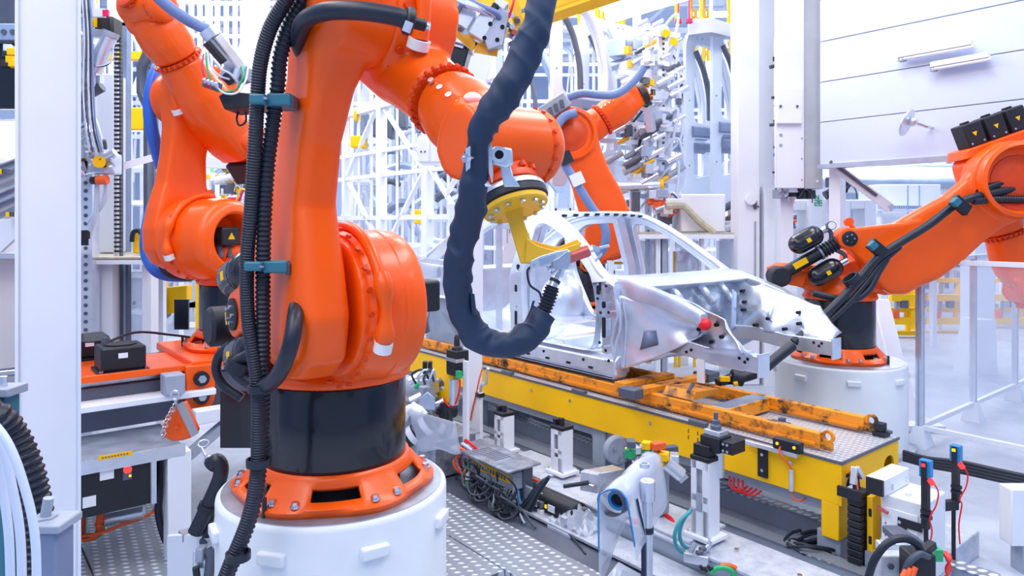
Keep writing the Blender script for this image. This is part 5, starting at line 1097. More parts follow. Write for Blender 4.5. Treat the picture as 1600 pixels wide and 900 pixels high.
# ---------------------------------------------------------------- camera head under a clear film hood on a round post
YS = 3.15
T = thing('vision_sensor', 'grey camera head under a clear plastic hood on a silver round post', 'sensor', (P(1008, 900, YS).x, YS, 0))
x = P(1012, 0, YS).x
part(T, 'post', MB().cyl((x, YS, .0), (x, YS, P(0, 778, YS).z), .023, n=24), M['alu'])
part(T, 'post_top', MB().cyl((x, YS, P(0, 782, YS).z), (x, YS, P(0, 750, YS).z), .033, n=24, bev=.003), M['alu'])
part(T, 'strap', MB().cyl((x, YS, P(0, 832, YS).z), (x, YS, P(0, 823, YS).z), .027, n=20), M['rubber'])
part(T, 'lead', MB().tube(pp([(994, 780, YS-.05), (998, 800, YS-.05), (1003, 822, YS-.04), (1005, 850, YS-.03), (1006, 960, YS-.03)]), .010), M['navy'])
ax0, ax1 = P(968, 778, YS-.05), P(1006, 735, YS+.22); ad = ax1-ax0
part(T, 'camera_body', MB().bar(ax0, ax1, .075, .085), M['alu'], bevel=.006)
part(T, 'lens_ring', MB().lathe([(.030, 0), (.044, 0), (.044, .03), (.030, .03)], ax0-ad.normalized()*.03, ad, 28, close=True), M['cyan'])
part(T, 'lens', MB().cyl(ax0-ad.normalized()*.01, ax0, .032, n=24), M['blackhole'])
part(T, 'dark_shroud', MB().lathe([(.058, 0), (.062, 0), (.075, .06), (.071, .06)], ax0-ad.normalized()*.03+V((-.03, 0, -.01)), ad, 32, close=True), M['dgrey'])
part(T, 'hood_vent', MB().lathe([(.014, 0), (.022, 0), (.022, .018), (.014, .018)], P(1007, 730, YS+.02), ZD, 24, close=True), M['alu'])
def hood(a, b):                                       # saddle of film draped over the head: a along its length, b across
    base = P(1018, 704, YS+.30).lerp(P(956, 764, YS-.12), a)
    th = (b-.5)*2; wv = .088+.03*a
    p = base+V((.86, -.30, 0))*th*wv+V((0, 0, -1))*(abs(th)**2.2)*(.10+.04*a)
    if th < -.55: p = p+V((0, 0, -1))*(-.55-th)*(.30+.32*a)+V((.10, -.1, 0))*(-.55-th)*a
    if th > .6: p = p+V((0, 0, -1))*(th-.6)*.36
    return p+V((0, 0, .006*math.sin(a*14+b*9)))
vs = [hood(i/16, j/24) for i in range(17) for j in range(25)]
part(T, 'film_hood', MB().add(vs, [(i*25+j, (i+1)*25+j, (i+1)*25+j+1, i*25+j+1) for i in range(16) for j in range(24)]), M['film'], solid=.003, label='clear plastic hood')
part(T, 'hood_rim', MB().tube([hood(1, j/24) for j in range(2, 24)], .004), M['cyan'])
solo('film_scrap', MB().add([P(945, 905, 2.9), P(966, 878, 2.95), (P(1000, 897, 3.0)), P(1000, 930, 2.95), P(940, 930, 2.85)], [(0, 1, 2, 3, 4)]), M['film'], 'folded sheet of clear film at the bottom edge left of the round post', 'film', solid=.003)
T = thing('clamp_cluster', 'cluster of small clamps with yellow and orange parts behind the hooded camera', 'valve cluster', P(1030, 700, 4.1))
rn = random.Random(5)
for i in range(18):
    c = P(985+rn.random()*70, 690+rn.random()*26+abs(i-9)*.6, 4.0+rn.random()*.15); m = ['alu', 'yellow', 'dgrey', 'blackbox', 'orwire', 'alu', 'steel', 'yellow', 'green'][i % 9]
    part(T, 'clamp_block', MB().box(c, (.05+.03*rn.random(), .05, .035+.02*rn.random()), rz=rn.random()*2), M[m], bevel=.004)
part(T, 'arm', MB().bar(P(975, 712, 4.1), P(1058, 702, 4.15), .05), M['dgrey'], bevel=.004)
part(T, 'support', MB().bar(P(1030, 712, 4.12), P(1030, 800, 4.12), .08), M['grey'])
part(T, 'cylinder', MB().cyl(P(1040, 722, 4.0), P(1064, 742, 4.0), .04, n=18), M['alu']); part(T, 'pivot', MB().bar(P(1058, 748, 4.0), P(1070, 738, 4.0), .05), M['steel'])
T = thing('linear_cylinder', 'pale pneumatic cylinder lying on the beam left of the hooded camera', 'cylinder', P(935, 755, 4.2))
part(T, 'barrel', MB().bar(P(925, 750, 4.15), P(965, 742, 4.3), .10, .10), M['alu'], bevel=.006); part(T, 'end', MB().bar(P(920, 754, 4.1), P(926, 750, 4.15), .11, .11), M['castplate'], bevel=.005); part(T, 'fitting', MB().cyl(P(923, 760, 4.08), P(930, 762, 4.05), .018), M['steel']); part(T, 'rod', MB().cyl(P(880, 760, 4.1), P(920, 754, 4.1), .012), M['rubber'])
T = thing('valve_disc', 'grey bolted disc standing on the floor behind the pale beam', 'flange', P(965, 705, 4.9))
c = P(968, 705, 4.85); part(T, 'disc', MB().cyl(c, c+V((-.02, .06, .0)), .10, n=32, bev=.01), M['grey'])
for i in range(3): a = 2*PI*i/3+.5; q = c+V((.05*math.cos(a), 0, .05*math.sin(a))); part(T, 'stud', MB().cyl(q, q+V((.01, -.04, 0)), .012, n=8), M['steel'])
part(T, 'stand', MB().box((c.x, c.y+.05, c.z/2), (.08, .06, c.z)), M['grey'])
for i, (pts, m, lbl) in enumerate([
  ([(1078, 800, 3.75), (1062, 815, 3.7), (1054, 838, 3.68), (1060, 858, 3.68), (1078, 868, 3.7)], 'tealhose', 'teal hose bending from the tallest white post to the beam, left one'),
  ([(1080, 796, 3.78), (1068, 812, 3.74), (1062, 832, 3.72), (1066, 850, 3.72), (1084, 862, 3.72)], 'tealhose', 'teal hose bending from the tallest white post to the beam, right one'),
  ([(985, 812, 4.05), (1000, 816, 4.03), (1016, 814, 4.04)], 'red', 'short red hose behind the round post of the hooded camera'),
  ([(1040, 805, 4.1), (1048, 812, 4.05), (1052, 818, 4.02)], 'red', 'red hose tip right of the clear plastic hood'),
  ([(1110, 896, 3.5), (1120, 888, 3.5), (1134, 888, 3.5), (1144, 893, 3.5), (1146, 900, 3.5)], 'green', 'bright green hose at the bottom edge on the pale beam'),
  ([(1125, 884, 3.52), (1140, 884, 3.52), (1150, 888, 3.52)], 'orwire', 'orange hose behind the bright green one at the bottom edge')]):
    hose('air_hose', lbl, pts, 6 if i < 2 else 8, M[m], n=10, group='small hoses at the beam')
T = thing('fitting_cluster', 'silver fitting with small elbows lying on the pale beam at the hose ends', 'fitting', P(1090, 870, 3.65))
rn = random.Random(9)
for i in range(9):
    c = P(1074+rn.random()*32, 858+rn.random()*16, 3.62+rn.random()*.08); part(T, 'elbow', MB().cyl(c, c+V((.03, .01, .02*(i % 3))), .013, n=10), M['steel' if i % 3 else 'dgrey'])
part(T, 'manifold', MB().bar(P(1070, 868, 3.68), P(1108, 876, 3.62), .05), M['alu'], bevel=.004)
T = thing('fitting_cluster', 'little black fitting left of the bright green hose', 'fitting', P(1100, 890, 3.5))
for i in range(4): c = P(1094+6*i, 884+3*(i % 2), 3.5); part(T, 'elbow', MB().cyl(c, c+V((.012, 0, -.02)), .009, n=8), M['blackbox'])
T = thing('cable_heap', 'tangled heap of black cables on the floor left of the conveyor end leg', 'cable heap', G(1275, 885, 0)); c0 = G(1272, 884, 0); rn = random.Random(4)
for i in range(9):
    r = .07+.09*rn.random(); c = c0+V((.05*rn.random(), .05*rn.random(), .02+.012*i)); part(T, 'turn', MB().tube([c+V((r*math.cos(2*PI*j/14+i), .7*r*math.sin(2*PI*j/14+i), .02*math.sin(j+i))) for j in range(15)], .009, n=8), M['rubber'])
T = thing('underside_valve', 'grey round housing with a pale label hanging under the conveyor', 'housing', PV(1145, 760, .3)); c = UV(.95, .32, .24)
part(T, 'drum', MB().cyl(c, c+ZD*.12, .15, n=36, bev=.01), M['grey']); part(T, 'label', MB().para(c-VD*.15+ZD*.06, UD*.12, VD*.006, ZD*.06), M['white'])
T = thing('underside_valve', 'dark valve strip with red leads under the near end of the conveyor', 'valve block', UV(.5, .12, .3)); part(T, 'strip', MB().uvbox(.28, .72, .06, .16, .31, .36), M['dgrey'], bevel=.005)
for i in range(4): part(T, 'red_lead', MB().tube([UV(.62+.03*i, .05, .32), UV(.60+.03*i, .03, .27), UV(.55+.03*i, .04, .25), UV(.5+.03*i, .06, .29)], .006), M['red'])
# ---------------------------------------------------------------- machine at the end of the conveyor
T = thing('sensor_cabinet', 'white machine cabinet standing on the floor at the near end of the conveyor', 'cabinet', UV(-.3, .13, 0))
part(T, 'body', MB().uvbox(-.40, -.20, 0, .265, .10, .50), M['offwhite'], bevel=.006)
part(T, 'plinth', MB().uvbox(-.42, -.19, -.02, .29, 0, .10), M['grey'], bevel=.004)
part(T, 'door', MB().uvbox(-.375, -.225, -.008, .0, .14, .44), M['offwhite'], bevel=.004)
part(T, 'top_knob', MB().cyl(UV(-.30, .07, .50), UV(-.30, .07, .515), .014, n=20), M['white'])
part(T, 'bracket_plate', MB().prism([(-.06, .05), (.05, .05), (.05, .01), (-.02, .01), (-.02, -.06), (-.06, -.06)], UV(-.345, -.012, .36), -UD, ZD, VD*.008), M['blackbox'])
for du, dz in ((.05, .03), (.05, -.035)): part(T, 'screw', MB().bolt(UV(-.345+du, -.016, .36+dz), -VD, .009, .005), M['steel'])
for z in (.30, .36, .42): part(T, 'rivet', MB().cyl(UV(-.225, -.008, z), UV(-.225, -.011, z), .004, n=8), M['dgrey'])
part(T, 'red_lever', MB().bar(UV(-.195, -.03, .435), UV(-.25, -.04, .425), .014), M['redmetal'])
T = thing('small_white_box', 'small white box with a dark end standing on the machine cabinet top', 'box', UV(-.19, .08, .505))
part(T, 'body', MB().uvbox(-.24, -.15, -.05, .235, .503, .585), M['offwhite'], bevel=.004); part(T, 'dark_end', MB().uvbox(-.236, -.155, -.066, -.05, .505, .583), M['blackbox'])
for v in (.03, .20): part(T, 'hinge', MB().cyl(UV(-.243, v, .52), UV(-.243, v, .55), .006, n=10), M['alu'])
T = thing('concrete_plinth', 'pale low block on the floor right of the machine cabinet', 'block', UV(-.28, .56, 0))
qa, qb, qc = G(1476, 838, .14), G(1529, 828, .14), G(1440, 790, .14)
part(T, 'block', MB().uvbox(-.37, -.19, .30, .83, 0, .14), M['castplate'], bevel=.006)
def sensor(label, pxt, pyt, Y, hbase, m2):
    T = thing('light_sensor', label, 'sensor', (P(pxt, 0, Y).x, Y, 0), 0, 'blue sensors on black stalks')
    x = P(pxt, 0, Y).x; zt = P(0, pyt, Y).z; zb = P(0, hbase, Y).z
    part(T, 'stalk', MB().box((x-.002, Y, (zt-.06+zb)/2), (.026, .03, zt-.06-zb), rz=.5), M['blackbox'])
    h = part(T, 'sensor_head', MB().box((x, Y, zt-.035), (.040, .05, .082), rz=.68), M['cyan'], bevel=.004)
    part(h, 'lens_face', MB().para(V((x, Y, zt-.035))-VD*.025*0-V((.022, .018, 0)), V((.03, -.024, 0))*.6, V((.004, .005, 0)), V((0, 0, .076))), M['blackbox'])
    part(h, 'indicator', MB().para(V((x, Y, zt-.014))-V((.026, .021, 0)), V((.012, -.01, 0)), V((.003, .004, 0)), V((0, 0, .014))), M[m2])
    part(h, 'cable_nut', MB().cyl((x-.0, Y-.03, zt-.08), (x+.015, Y-.03, zt-.10), .012), M['led_red'])
    part(T, 'tie', MB().cyl((x, Y-.002, zb+.05), (x, Y-.002, zb+.062), .026, n=16), M['rubber'])
    part(T, 'tie', MB().cyl((x, Y-.002, zb+.075), (x, Y-.002, zb+.087), .026, n=16), M['rubber'])
    part(T, 'lead', MB().tube([V((x+.02, Y-.035, zt-.10)), V((x+.04, Y-.03, zt-.14)), V((x+.03, Y-.03, zt-.2)), V((x, Y-.03, zt-.26)), V((x+.01, Y-.03, zb)), V((x-.005, Y-.03, zb-.1)), V((x, Y-.03, zb-.2))], .0036), M['red'])
    return T
q = UV(-.395, -.03, .4)
t = sensor('blue sensor on the black stalk bracketed to the front of the machine cabinet', 1447, 720, 3.35, 826, 'led_red')
part(t, 'stalk_foot', MB().cyl((P(1447, 0, 3.35).x, 3.35, 0), (P(1447, 0, 3.35).x, 3.35, .42), .01), M['blackbox'])
t = sensor('blue sensor on the black stalk behind the machine cabinet, right one', 1494, 697, 3.6, 785, 'led_yellow')
part(t, 'offset_arm', MB().bar(P(1472, 790, 3.58), P(1494, 788, 3.6), .035, .045), M['blackbox'])
part(t, 'stalk_foot', MB().cyl((P(1490, 0, 3.62).x, 3.62, 0), (P(1490, 0, 3.62).x, 3.62, .42), .01), M['blackbox'])
# drag chain hanging off the conveyor end
T = thing('drag_chain', 'black drag chain hanging beside the yellow end leg', 'drag chain', UV(-.08, .02, .03))
for i in range(13):
    z = .475-.037*i
    part(T, 'chain_segment', MB().uvbox(-.115, -.045, -.035, .075, z-.033, z), M['blackbox'], bevel=.005)
part(T, 'top_bracket', MB().uvbox(-.12, .0, -.05, -.03, .44, .49), M['blackbox'])
for i in range(3): part(T, 'chain_hose', MB().tube([UV(-.07, .0+.02*i, .47), UV(-.05, .02+.02*i, .55), UV(-.02, .05+.02*i, .53), UV(.03, .07+.02*i, .50)], .010), M[['rubber', 'orwire', 'rubber'][i]])
part(T, 'silver_fitting', MB().bar(UV(-.06, .0, .50), UV(-.055, .03, .585), .03), M['alu'], bevel=.004); part(T, 'silver_fitting', MB().cyl(UV(-.06, .04, .58), UV(-.08, .06, .53), .016), M['steel'])
T = thing('yellow_guard', 'narrow yellow upright with a slot between drag chain and machine cabinet', 'bracket', UV(-.14, .03, 0))
part(T, 'plate', MB().uvbox(-.155, -.125, .01, .10, .18, .46), M['yellow'], bevel=.003); part(T, 'foot', MB().uvbox(-.16, -.12, .0, .11, 0, .18), M['grey'])
for z in (.38, .24): part(T, 'slot', MB().uvbox(-.15, -.135, .008, .012, z-.02, z+.02), M['blackhole'])
# grey valve station below the cabinet, bottom right
T = thing('valve_station', 'grey machine block with black hoses at the bottom edge below the machine cabinet', 'machine', (P(1420, 900, 3.0).x, 3.0, 0))
part(T, 'block', PB(1375, 868, 1452, 1100, 3.02, .06), M['castplate'], bevel=.008)
part(T, 'block', PB(1376, 850, 1420, 880, 3.08, .05), M['alu'], bevel=.006)
part(T, 'dark_cover', PR([(1400, 838), (1425, 838), (1456, 856), (1452, 866), (1400, 850)], 3.1, .12), M['dgrey'], bevel=.006)
part(T, 'hole', MB().cyl(P(1392, 862, 3.118), P(1392, 862, 3.11), .02), M['blackhole']); part(T, 'bolt', MB().bolt(P(1391, 884, 3.02), (0, -1, 0), .014, .01), M['dgrey']); part(T, 'bolt', MB().bolt(P(1418, 848, 3.1), (0, -1, 0), .012, .01), M['steel'])
part(T, 'connector_box', PB(1424, 868, 1464, 930, 2.9, .10), M['blackbox'], bevel=.01)
part(T, 'connector', MB().bar(P(1440, 864, 2.92), P(1458, 850, 2.95), .03), M['blackbox']); part(T, 'connector', MB().bar(P(1428, 890, 2.88), P(1424, 905, 2.88), .04), M['blackbox'])
for i in range(3): part(T, 'orange_plug', MB().cyl(P(1416+7*i, 892-3*i, 2.87), P(1410+7*i, 902, 2.86), .012), M['orwire'])
part(T, 'green_board', PB(1462, 860, 1474, 878, 2.98, .05), M['green'])
part(T, 'hose', MB().tube(pp([(1356, 905, 2.95), (1366, 875, 2.93), (1385, 850, 2.92), (1410, 841, 2.92), (1432, 850, 2.92), (1442, 872, 2.92), (1444, 890, 2.92)]), .016, n=14), M['rubber'])
part(T, 'hose', MB().tube(pp([(1412, 905, 2.9), (1420, 880, 2.88), (1436, 866, 2.88), (1450, 870, 2.9)]), .014, n=14), M['wire'])
for i in range(5): hose('sensor_lead', 'red lead hanging from the sensors to the bottom edge', [(1472+i*1.5, 862, 3.0+.02*i), (1478+2*i, 872, 3.0), (1482-2*i+4, 888, 3.0), (1474+2*i, 905, 3.0)], 3.5, M[['red', 'orwire', 'magenta', 'orwire', 'red'][i]], cat='cable', n=8, group='red sensor leads')
# thick cable bundle on the floor at the right
for i in range(4):
    hose('floor_cable', 'thick black cable in the bundle running right over the floor', [(1412, 706+4*i, 4.9), (1450, 716+4*i, 4.75), (1500, 722+5*i, 4.6), (1560, 735+5*i, 4.45), (1640, 752+5*i, 4.3)], 7, M['rubber'], cat='cable', group='cable bundle on the floor')
# white cabinet at the right edge
T = thing('white_cabinet', 'plain white cabinet at the right picture edge, low down', 'cabinet', (P(1640, 0, 3.6).x, 3.8, 0))
a = P(1579, 0, 3.72); x0 = a.x
part(T, 'body', MB().box((x0+.25, 3.76, .30), (.5, .10, .30)), M['white'], bevel=.006); part(T, 'stand', MB().box((x0+.27, 3.76, .075), (.42, .09, .15)), M['grey'])
# ---------------------------------------------------------------- clear safety fence
FC = G(1437, 697, 0); FH = 1.56
def fence(label, a, d, L, n, grp):
    T = thing('safety_fence', label, 'fence', a, 0, grp); d = V(d); nrm = V((-d.y, d.x, 0))
    for i in range(n+1):
        q = a+d*(L*i/n); p_ = part(T, 'post', MB().para(q+ZD*(FH/2), d*.05, nrm*.05, ZD*FH), M['alu'], bevel=.003)
        part(p_, 'post_groove', MB().para(q+ZD*(FH/2)-nrm*.0255, d*.012, nrm*.002, ZD*FH*.98).para(q+ZD*(FH/2)+nrm*.0255, d*.012, nrm*.002, ZD*FH*.98), M['grey'])
        part(p_, 'foot', MB().loft([[q+d*a_*sx+nrm*b_*sy+ZD*z for sx, sy in ((-1, -1), (1, -1), (1, 1), (-1, 1))] for z, a_, b_ in ((0, .08, .08), (.015, .08, .08), (.17, .035, .035))]), M['white'])
        for s1 in (-.06, .06): part(p_, 'anchor', MB().bolt(q+d*s1+ZD*.015, ZD, .012, .02), M['dgrey'])
    for z, nm in ((FH-.02, 'top_rail'), (.16, 'bottom_rail')): part(T, nm, MB().para(a+d*(L/2)+ZD*z, d*L, nrm*.04, ZD*.04), M['white'], bevel=.003)
    for i in range(n): part(T, 'clear_panel', MB().para(a+d*(L*(i+.5)/n)+ZD*((FH+.16)/2), d*(L/n-.05), nrm*.006, ZD*(FH-.22)), M['pane'])
    return T
Ld = (G(1563, 692+28, 0)-FC)
fence('clear-panelled safety fence with white top rail running toward the camera at the right', FC, (-UD).normalized(), 2.6, 2, 'clear fences at the right')
fence('clear-panelled safety fence running away behind the right-hand robot', FC+VD*.02, VD, 3.6, 3, 'clear fences at the right')
# ---------------------------------------------------------------- cables of the right-hand robot
Y3 = 5.50
for i, (pts, w_, lbl) in enumerate([
  ([(1640, 296, 5.55), (1600, 293, 5.55), (1560, 300, 5.52), (1520, 309, 5.5), (1490, 322, 5.48), (1450, 352, 5.46), (1405, 380, 5.44), (1372, 402, 5.42), (1345, 432, 5.4), (1315, 466, 5.36), (1280, 500, 5.32), (1240, 535, 5.28)], 13, 'long black cable running down the link of the right-hand robot, upper strand'),
  ([(1405, 386, 5.5), (1378, 410, 5.45), (1352, 443, 5.42), (1322, 477, 5.38), (1288, 508, 5.34), (1250, 540, 5.3)], 10, 'black cable beside the long one at the right-hand robot shoulder'),
  ([(1385, 405, 5.46), (1372, 425, 5.44), (1358, 452, 5.42), (1335, 468, 5.42), (1305, 466, 5.42), (1270, 458, 5.45)], 11, 'black cable bending back below the shoulder of the right-hand robot'),
  ([(1640, 310, 5.5), (1600, 312, 5.5), (1560, 312, 5.5), (1520, 314, 5.5)], 12, 'corrugated black cable under the long one at the right-hand robot elbow'),
  ([(1640, 300, 5.6), (1600, 290, 5.56), (1570, 286, 5.55), (1545, 293, 5.54), (1530, 302, 5.53)], 13, 'black cable loop in the elbow ring of the right-hand robot'),
  ([(1238, 540, 5.2), (1215, 558, 5.15), (1190, 578, 5.1), (1165, 588, 5.1), (1145, 590, 5.1)], 17, 'thick black cable leaving under the car nose toward the right-hand pedestal')]):
    hose('robot_cable', lbl, pts, w_, M['rubber'], cat='cable', n=16, corr=.05 if i == 3 else 0, pitch=.02, group='cables of the right-hand robot')
for (px, py), lbl in zip(((1498, 318), (1368, 386)), ('teal clip on the right-hand robot link near its elbow', 'teal clip on the right-hand robot link near its shoulder')):
    T = thing('cable_clip', lbl, 'clip', P(px, py, 5.45), 0, 'cable clips of the right-hand robot')
    part(T, 'clip_body', MB().bar(P(px-9, py-7, 5.4), P(px+14, py+12, 5.42), .05, .09), M['blackbox'], bevel=.006); part(T, 'clip_end', MB().bar(P(px-9, py-6, 5.37), P(px-1, py+2, 5.37), .055, .06), M['teal'], bevel=.006)
solo('cable_tie', MB().lathe([(.05, -.02), (.065, -.02), (.065, .02), (.05, .02)], P(1330, 436, 5.37), (-.6, 0, .7), 20, close=True), M['rubber'], 'black tie round the cables at the right-hand robot shoulder', 'tie')
T = thing('cable_gland', 'black cable gland with yellow clips under the car nose', 'gland', P(1150, 590, 5.05)); rn = random.Random(8)
part(T, 'gland_ring', MB().lathe([(.03, 0), (.055, 0), (.055, .08), (.03, .08)], P(1160, 592, 5.02), (-1, 0, .2), 24, close=True), M['rubber'])
for i in range(3): part(T, 'hose_end', MB().tube(pp([(1158-6*i, 586+4*i, 5.05), (1140-6*i, 590+3*i, 5.04), (1128-4*i, 598, 5.03)]), .028), M['rubber'])
part(T, 'yellow_clip', MB().box(P(1132, 592, 5.0), (.07, .04, .03)), M['yellow']); part(T, 'yellow_clip', MB().cyl(P(1146, 600, 4.98), P(1152, 598, 4.98), .02), M['yellow']); part(T, 'mount', MB().box(V((P(1150, 0, 5.1).x, 5.1, .31)), (.12, .1, .62)), M['grey'])
# blue hoses of the farthest robot
hose('blue_hose', 'long blue hose lying along the link of the farthest robot', [(900, 176, 8.0), (882, 182, 7.98), (870, 198, 7.95), (868, 222, 7.95), (880, 252, 7.95), (900, 285, 7.95), (925, 325, 7.95), (940, 345, 7.95), (947, 368, 7.95), (938, 395, 8.0), (915, 402, 8.0)], 14, M['bluegrey'], n=18)
hose('blue_hose', 'short blue hose curving over the raised wrist of the farthest robot', [(888, 152, 8.1), (910, 146, 8.05), (935, 148, 8.0), (958, 148, 8.0), (978, 138, 8.0), (996, 120, 8.0), (1006, 105, 8.0)], 13, M['bluegrey'], n=18)
T = thing('hose_guide', 'grey finned hose guide at the elbow of the farthest robot', 'hose guide', P(868, 172, 8.1)); part(T, 'guide_body', MB().bar(P(846, 182, 8.1), P(886, 155, 8.1), .22, .18), M['grey'], bevel=.02)
for i in range(4): part(T, 'fin', MB().bar(P(850+9*i, 174-6*i, 7.98), P(853+9*i, 186-6*i, 7.98), .03, .04), M['dgrey'])
for (px, py), lbl in zip(((884, 247), (902, 280)), ('black clip on the long blue hose, upper one', 'white clip on the long blue hose, lower one')):
    solo('hose_clip', MB().bar(P(px-9, py+4, 7.9), P(px+9, py-4, 7.9), .05, .14), M['rubber' if py < 260 else 'white'], lbl, 'clip')
# ---------------------------------------------------------------- background helpers
def Zy(py, Y): return EYE-(py-HOR)/F*Y
def Xx(px, Y): return (px-800)/F*Y
def rack(label, px0, px1, pytop, Y, depth, cols, levels, what, seed, floor=0, fill=.7, pal=('galv2', 'white', 'alu', 'grey', 'white', 'galv2'), m='white', tilt=0, th=.07, name='storage_rack'):
    x0, x1, zt = Xx(px0, Y), Xx(px1, Y), Zy(pytop, Y); rn = random.Random(seed)
    T = thing(name, label, 'rack', ((x0+x1)/2, Y+depth/2, floor), 0, 'white racks in the background')
    for i in range(cols+1):
        x = x0+(x1-x0)*i/cols
        for y in (Y, Y+depth): part(T, 'post', MB().box((x, y, (zt+floor)/2), (th, th, zt-floor)), M[m])
    zz = [floor+.35+(zt-floor-.4)*k/levels for k in range(levels+1)]
    for z in zz:
        for y in (Y, Y+depth): part(T, 'beam', MB().box(((x0+x1)/2, y-.02, z), (x1-x0, th*.6, th*1.1)), M[m])
    for i in range(cols):
        xa = x0+(x1-x0)*i/cols; xb = x0+(x1-x0)*(i+1)/cols
        if (i+seed) % 2: part(T, 'brace', MB().bar((xa, Y+depth, zz[0]), (xb, Y+depth, zz[-1]), th*.5), M[m])
        for k, z in enumerate(zz[:-1]):
            if rn.random() > fill: continue
            h = (zz[k+1]-z); n = rn.randint(1, 2)
            for q in range(n):
                w_ = (xb-xa)*(.25+.6*rn.random())/n; hh = h*(.25+.5*rn.random()); c = V((xa+(xb-xa)*(q+.5)/n, Y+depth*(.3+.3*rn.random()), z+th*.55+hh/2)); mm = M[rn.choice(pal)]
                kind = rn.randint(0, 3); mb = MB()
                if kind == 0: mb.box(c, (w_, depth*.5, hh))
                elif kind == 1: mb.box(c-V((0, 0, hh*.4)), (w_, depth*.5, hh*.2)).box(c+V((-w_*.45, 0, 0)), (w_*.1, depth*.5, hh)).box(c+V((w_*.45, 0, 0)), (w_*.1, depth*.5, hh))
                elif kind == 2: mb.tube([c+V((-w_*.5, 0, -hh*.5)), c+V((-w_*.4, 0, hh*.3)), c+V((0, 0, hh*.5)), c+V((w_*.4, 0, hh*.2)), c+V((w_*.5, 0, -hh*.5))], .05+.03*rn.random(), n=8)
                else: mb.loft([[c+V((-w_*.5, -.1, -hh*.5)), c+V((w_*.5, -.1, -hh*.5)), c+V((w_*.5, .1, -hh*.5)), c+V((-w_*.5, .1, -hh*.5))], [c+V((-w_*.3, .1, hh*.5)), c+V((w_*.5, .1, hh*.5)), c+V((w_*.5, .2, hh*.5)), c+V((-w_*.3, .2, hh*.5))]])
                solo('stored_part', mb, mm, 'one of the stored parts on the '+what, 'part', 'parts on the '+what)
    return T
def cluster(name, label, cat, box, Y, n, seed, pal, size=.09, anchor=None):
    # a machine head made of blocks, cylinders and tubes bolted to one back frame
    rn = random.Random(seed); x0, y0, x1, y1 = box; c = P((x0+x1)/2, y1, Y); T = thing(name, label, cat, c)
    part(T, 'back_frame', PB(x0+(x1-x0)*.15, y0, x1-(x1-x0)*.15, y1, Y+.12, .06), M['alu'], bevel=.008)
    if anchor is None: part(T, 'stand', MB().box((c.x, Y+.2, c.z/2), (.14, .14, c.z)), M['white'])
    elif anchor == 'up': part(T, 'hanger', MB().box((c.x, Y+.2, (c.z+5.6)/2), (.1, .1, 5.6-c.z)), M['white'])
    for i in range(n):
        p = P(x0+(x1-x0)*rn.random(), y0+(y1-y0)*rn.random(), Y+.1*rn.random()); m = M[rn.choice(pal)]; k = rn.randint(0, 2); s = size*(.5+.9*rn.random())
        if k == 0: part(T, 'block', MB().box(p, (s, s*.8, s*.7), rz=rn.random()*1.5), m, bevel=.006)
        elif k == 1: part(T, 'cylinder', MB().cyl(p-V((s*.7, 0, s*.4*rn.random())), p+V((s*.7, 0, s*.6*rn.random())), s*.28, n=12), m)
        else: part(T, 'tube', MB().tube([p, p+V((s*.5, -.04, s*.8)), p+V((s*1.2, -.02, s*.2)), p+V((s*1.4, 0, -s*.6))], s*.07, n=6), m)
    return T
# ---------------------------------------------------------------- overhead: crane beam, strip lamp, hall girders and lamps
q = PV(850, 27, .6); z0 = q.z; uq = (q-C0).dot(UD)
T = thing('crane_beam', 'yellow overhead crane beam at the top, right of the navy hose', 'crane', UV(uq, .7, z0))
part(T, 'web', MB().uvbox(-2.0, uq+2.0, .66, .70, z0+.03, z0+.5), M['yellow']); part(T, 'bottom_flange', MB().uvbox(-2.0, uq+2.0, .58, .78, z0, z0+.03), M['yellow']); part(T, 'top_flange', MB().uvbox(-2.0, uq+2.0, .58, .78, z0+.5, z0+.53), M['yellow']); part(T, 'conductor_rail', MB().uvbox(-2.0, uq+2.0, .56, .58, z0+.10, z0+.13), M['teal'])
for u in (-1.5, uq+1.5): part(T, 'hanger', MB().uvbox(u, u+.08, .64, .72, z0+.53, 8.0), M['white'])
q = PV(1000, 12, 2.2); uq = (q-C0).dot(UD); z0 = q.z
T = thing('strip_lamp', 'glowing white strip lamp at the top between crane beam and white column', 'lamp', UV(uq, 2.2, z0), 0, 'strip lamps')
part(T, 'tube', MB().cyl(UV(uq-1.1, 2.2, z0), UV(uq+.45, 2.2, z0), .07, n=16), M['lamp']); part(T, 'reflector', MB().uvbox(uq-1.15, uq+.5, 2.08, 2.34, z0+.07, z0+.12), M['white'])
for u in (uq-.9, uq+.3): part(T, 'hanger', MB().uvbox(u, u+.03, 2.19, 2.22, z0+.12, 8), M['white'])
for i, (Y, zz) in enumerate(((14.5, 7.0), (18, 7.2), (22, 7.4))):
    T = thing('roof_girder', 'white lattice roof girder crossing the hall ceiling', 'girder', (0, Y, zz-.4), 0, 'roof girders')
    part(T, 'bottom_chord', MB().box((0, Y, zz-.4), (40, .12, .12)), M['white']); part(T, 'top_chord', MB().box((0, Y, zz+.3), (40, .12, .12)), M['white'])
    for k in range(26): part(T, 'diagonal', MB().bar((-20+1.55*k, Y, zz-.4), (-20+1.55*k+(.77 if k % 2 else .77), Y, zz+.3), .07), M['white'])
for Y in (13, 16.5, 20):
    for x in (-9, -5.5, -2, 1.5, 5, 8.5):
        T = thing('strip_lamp', 'one of the lit strip lamps in rows below the far ceiling', 'lamp', (x, Y, 6.75), 0, 'far strip lamps')
        part(T, 'tube', MB().cyl((x-.75, Y, 6.75), (x+.75, Y, 6.75), .06, n=12), M['lamp']); part(T, 'housing', MB().box((x, Y, 6.85), (1.6, .16, .08)), M['white']); part(T, 'hanger', MB().box((x, Y, 7.45), (.04, .04, 1.2)), M['white'])
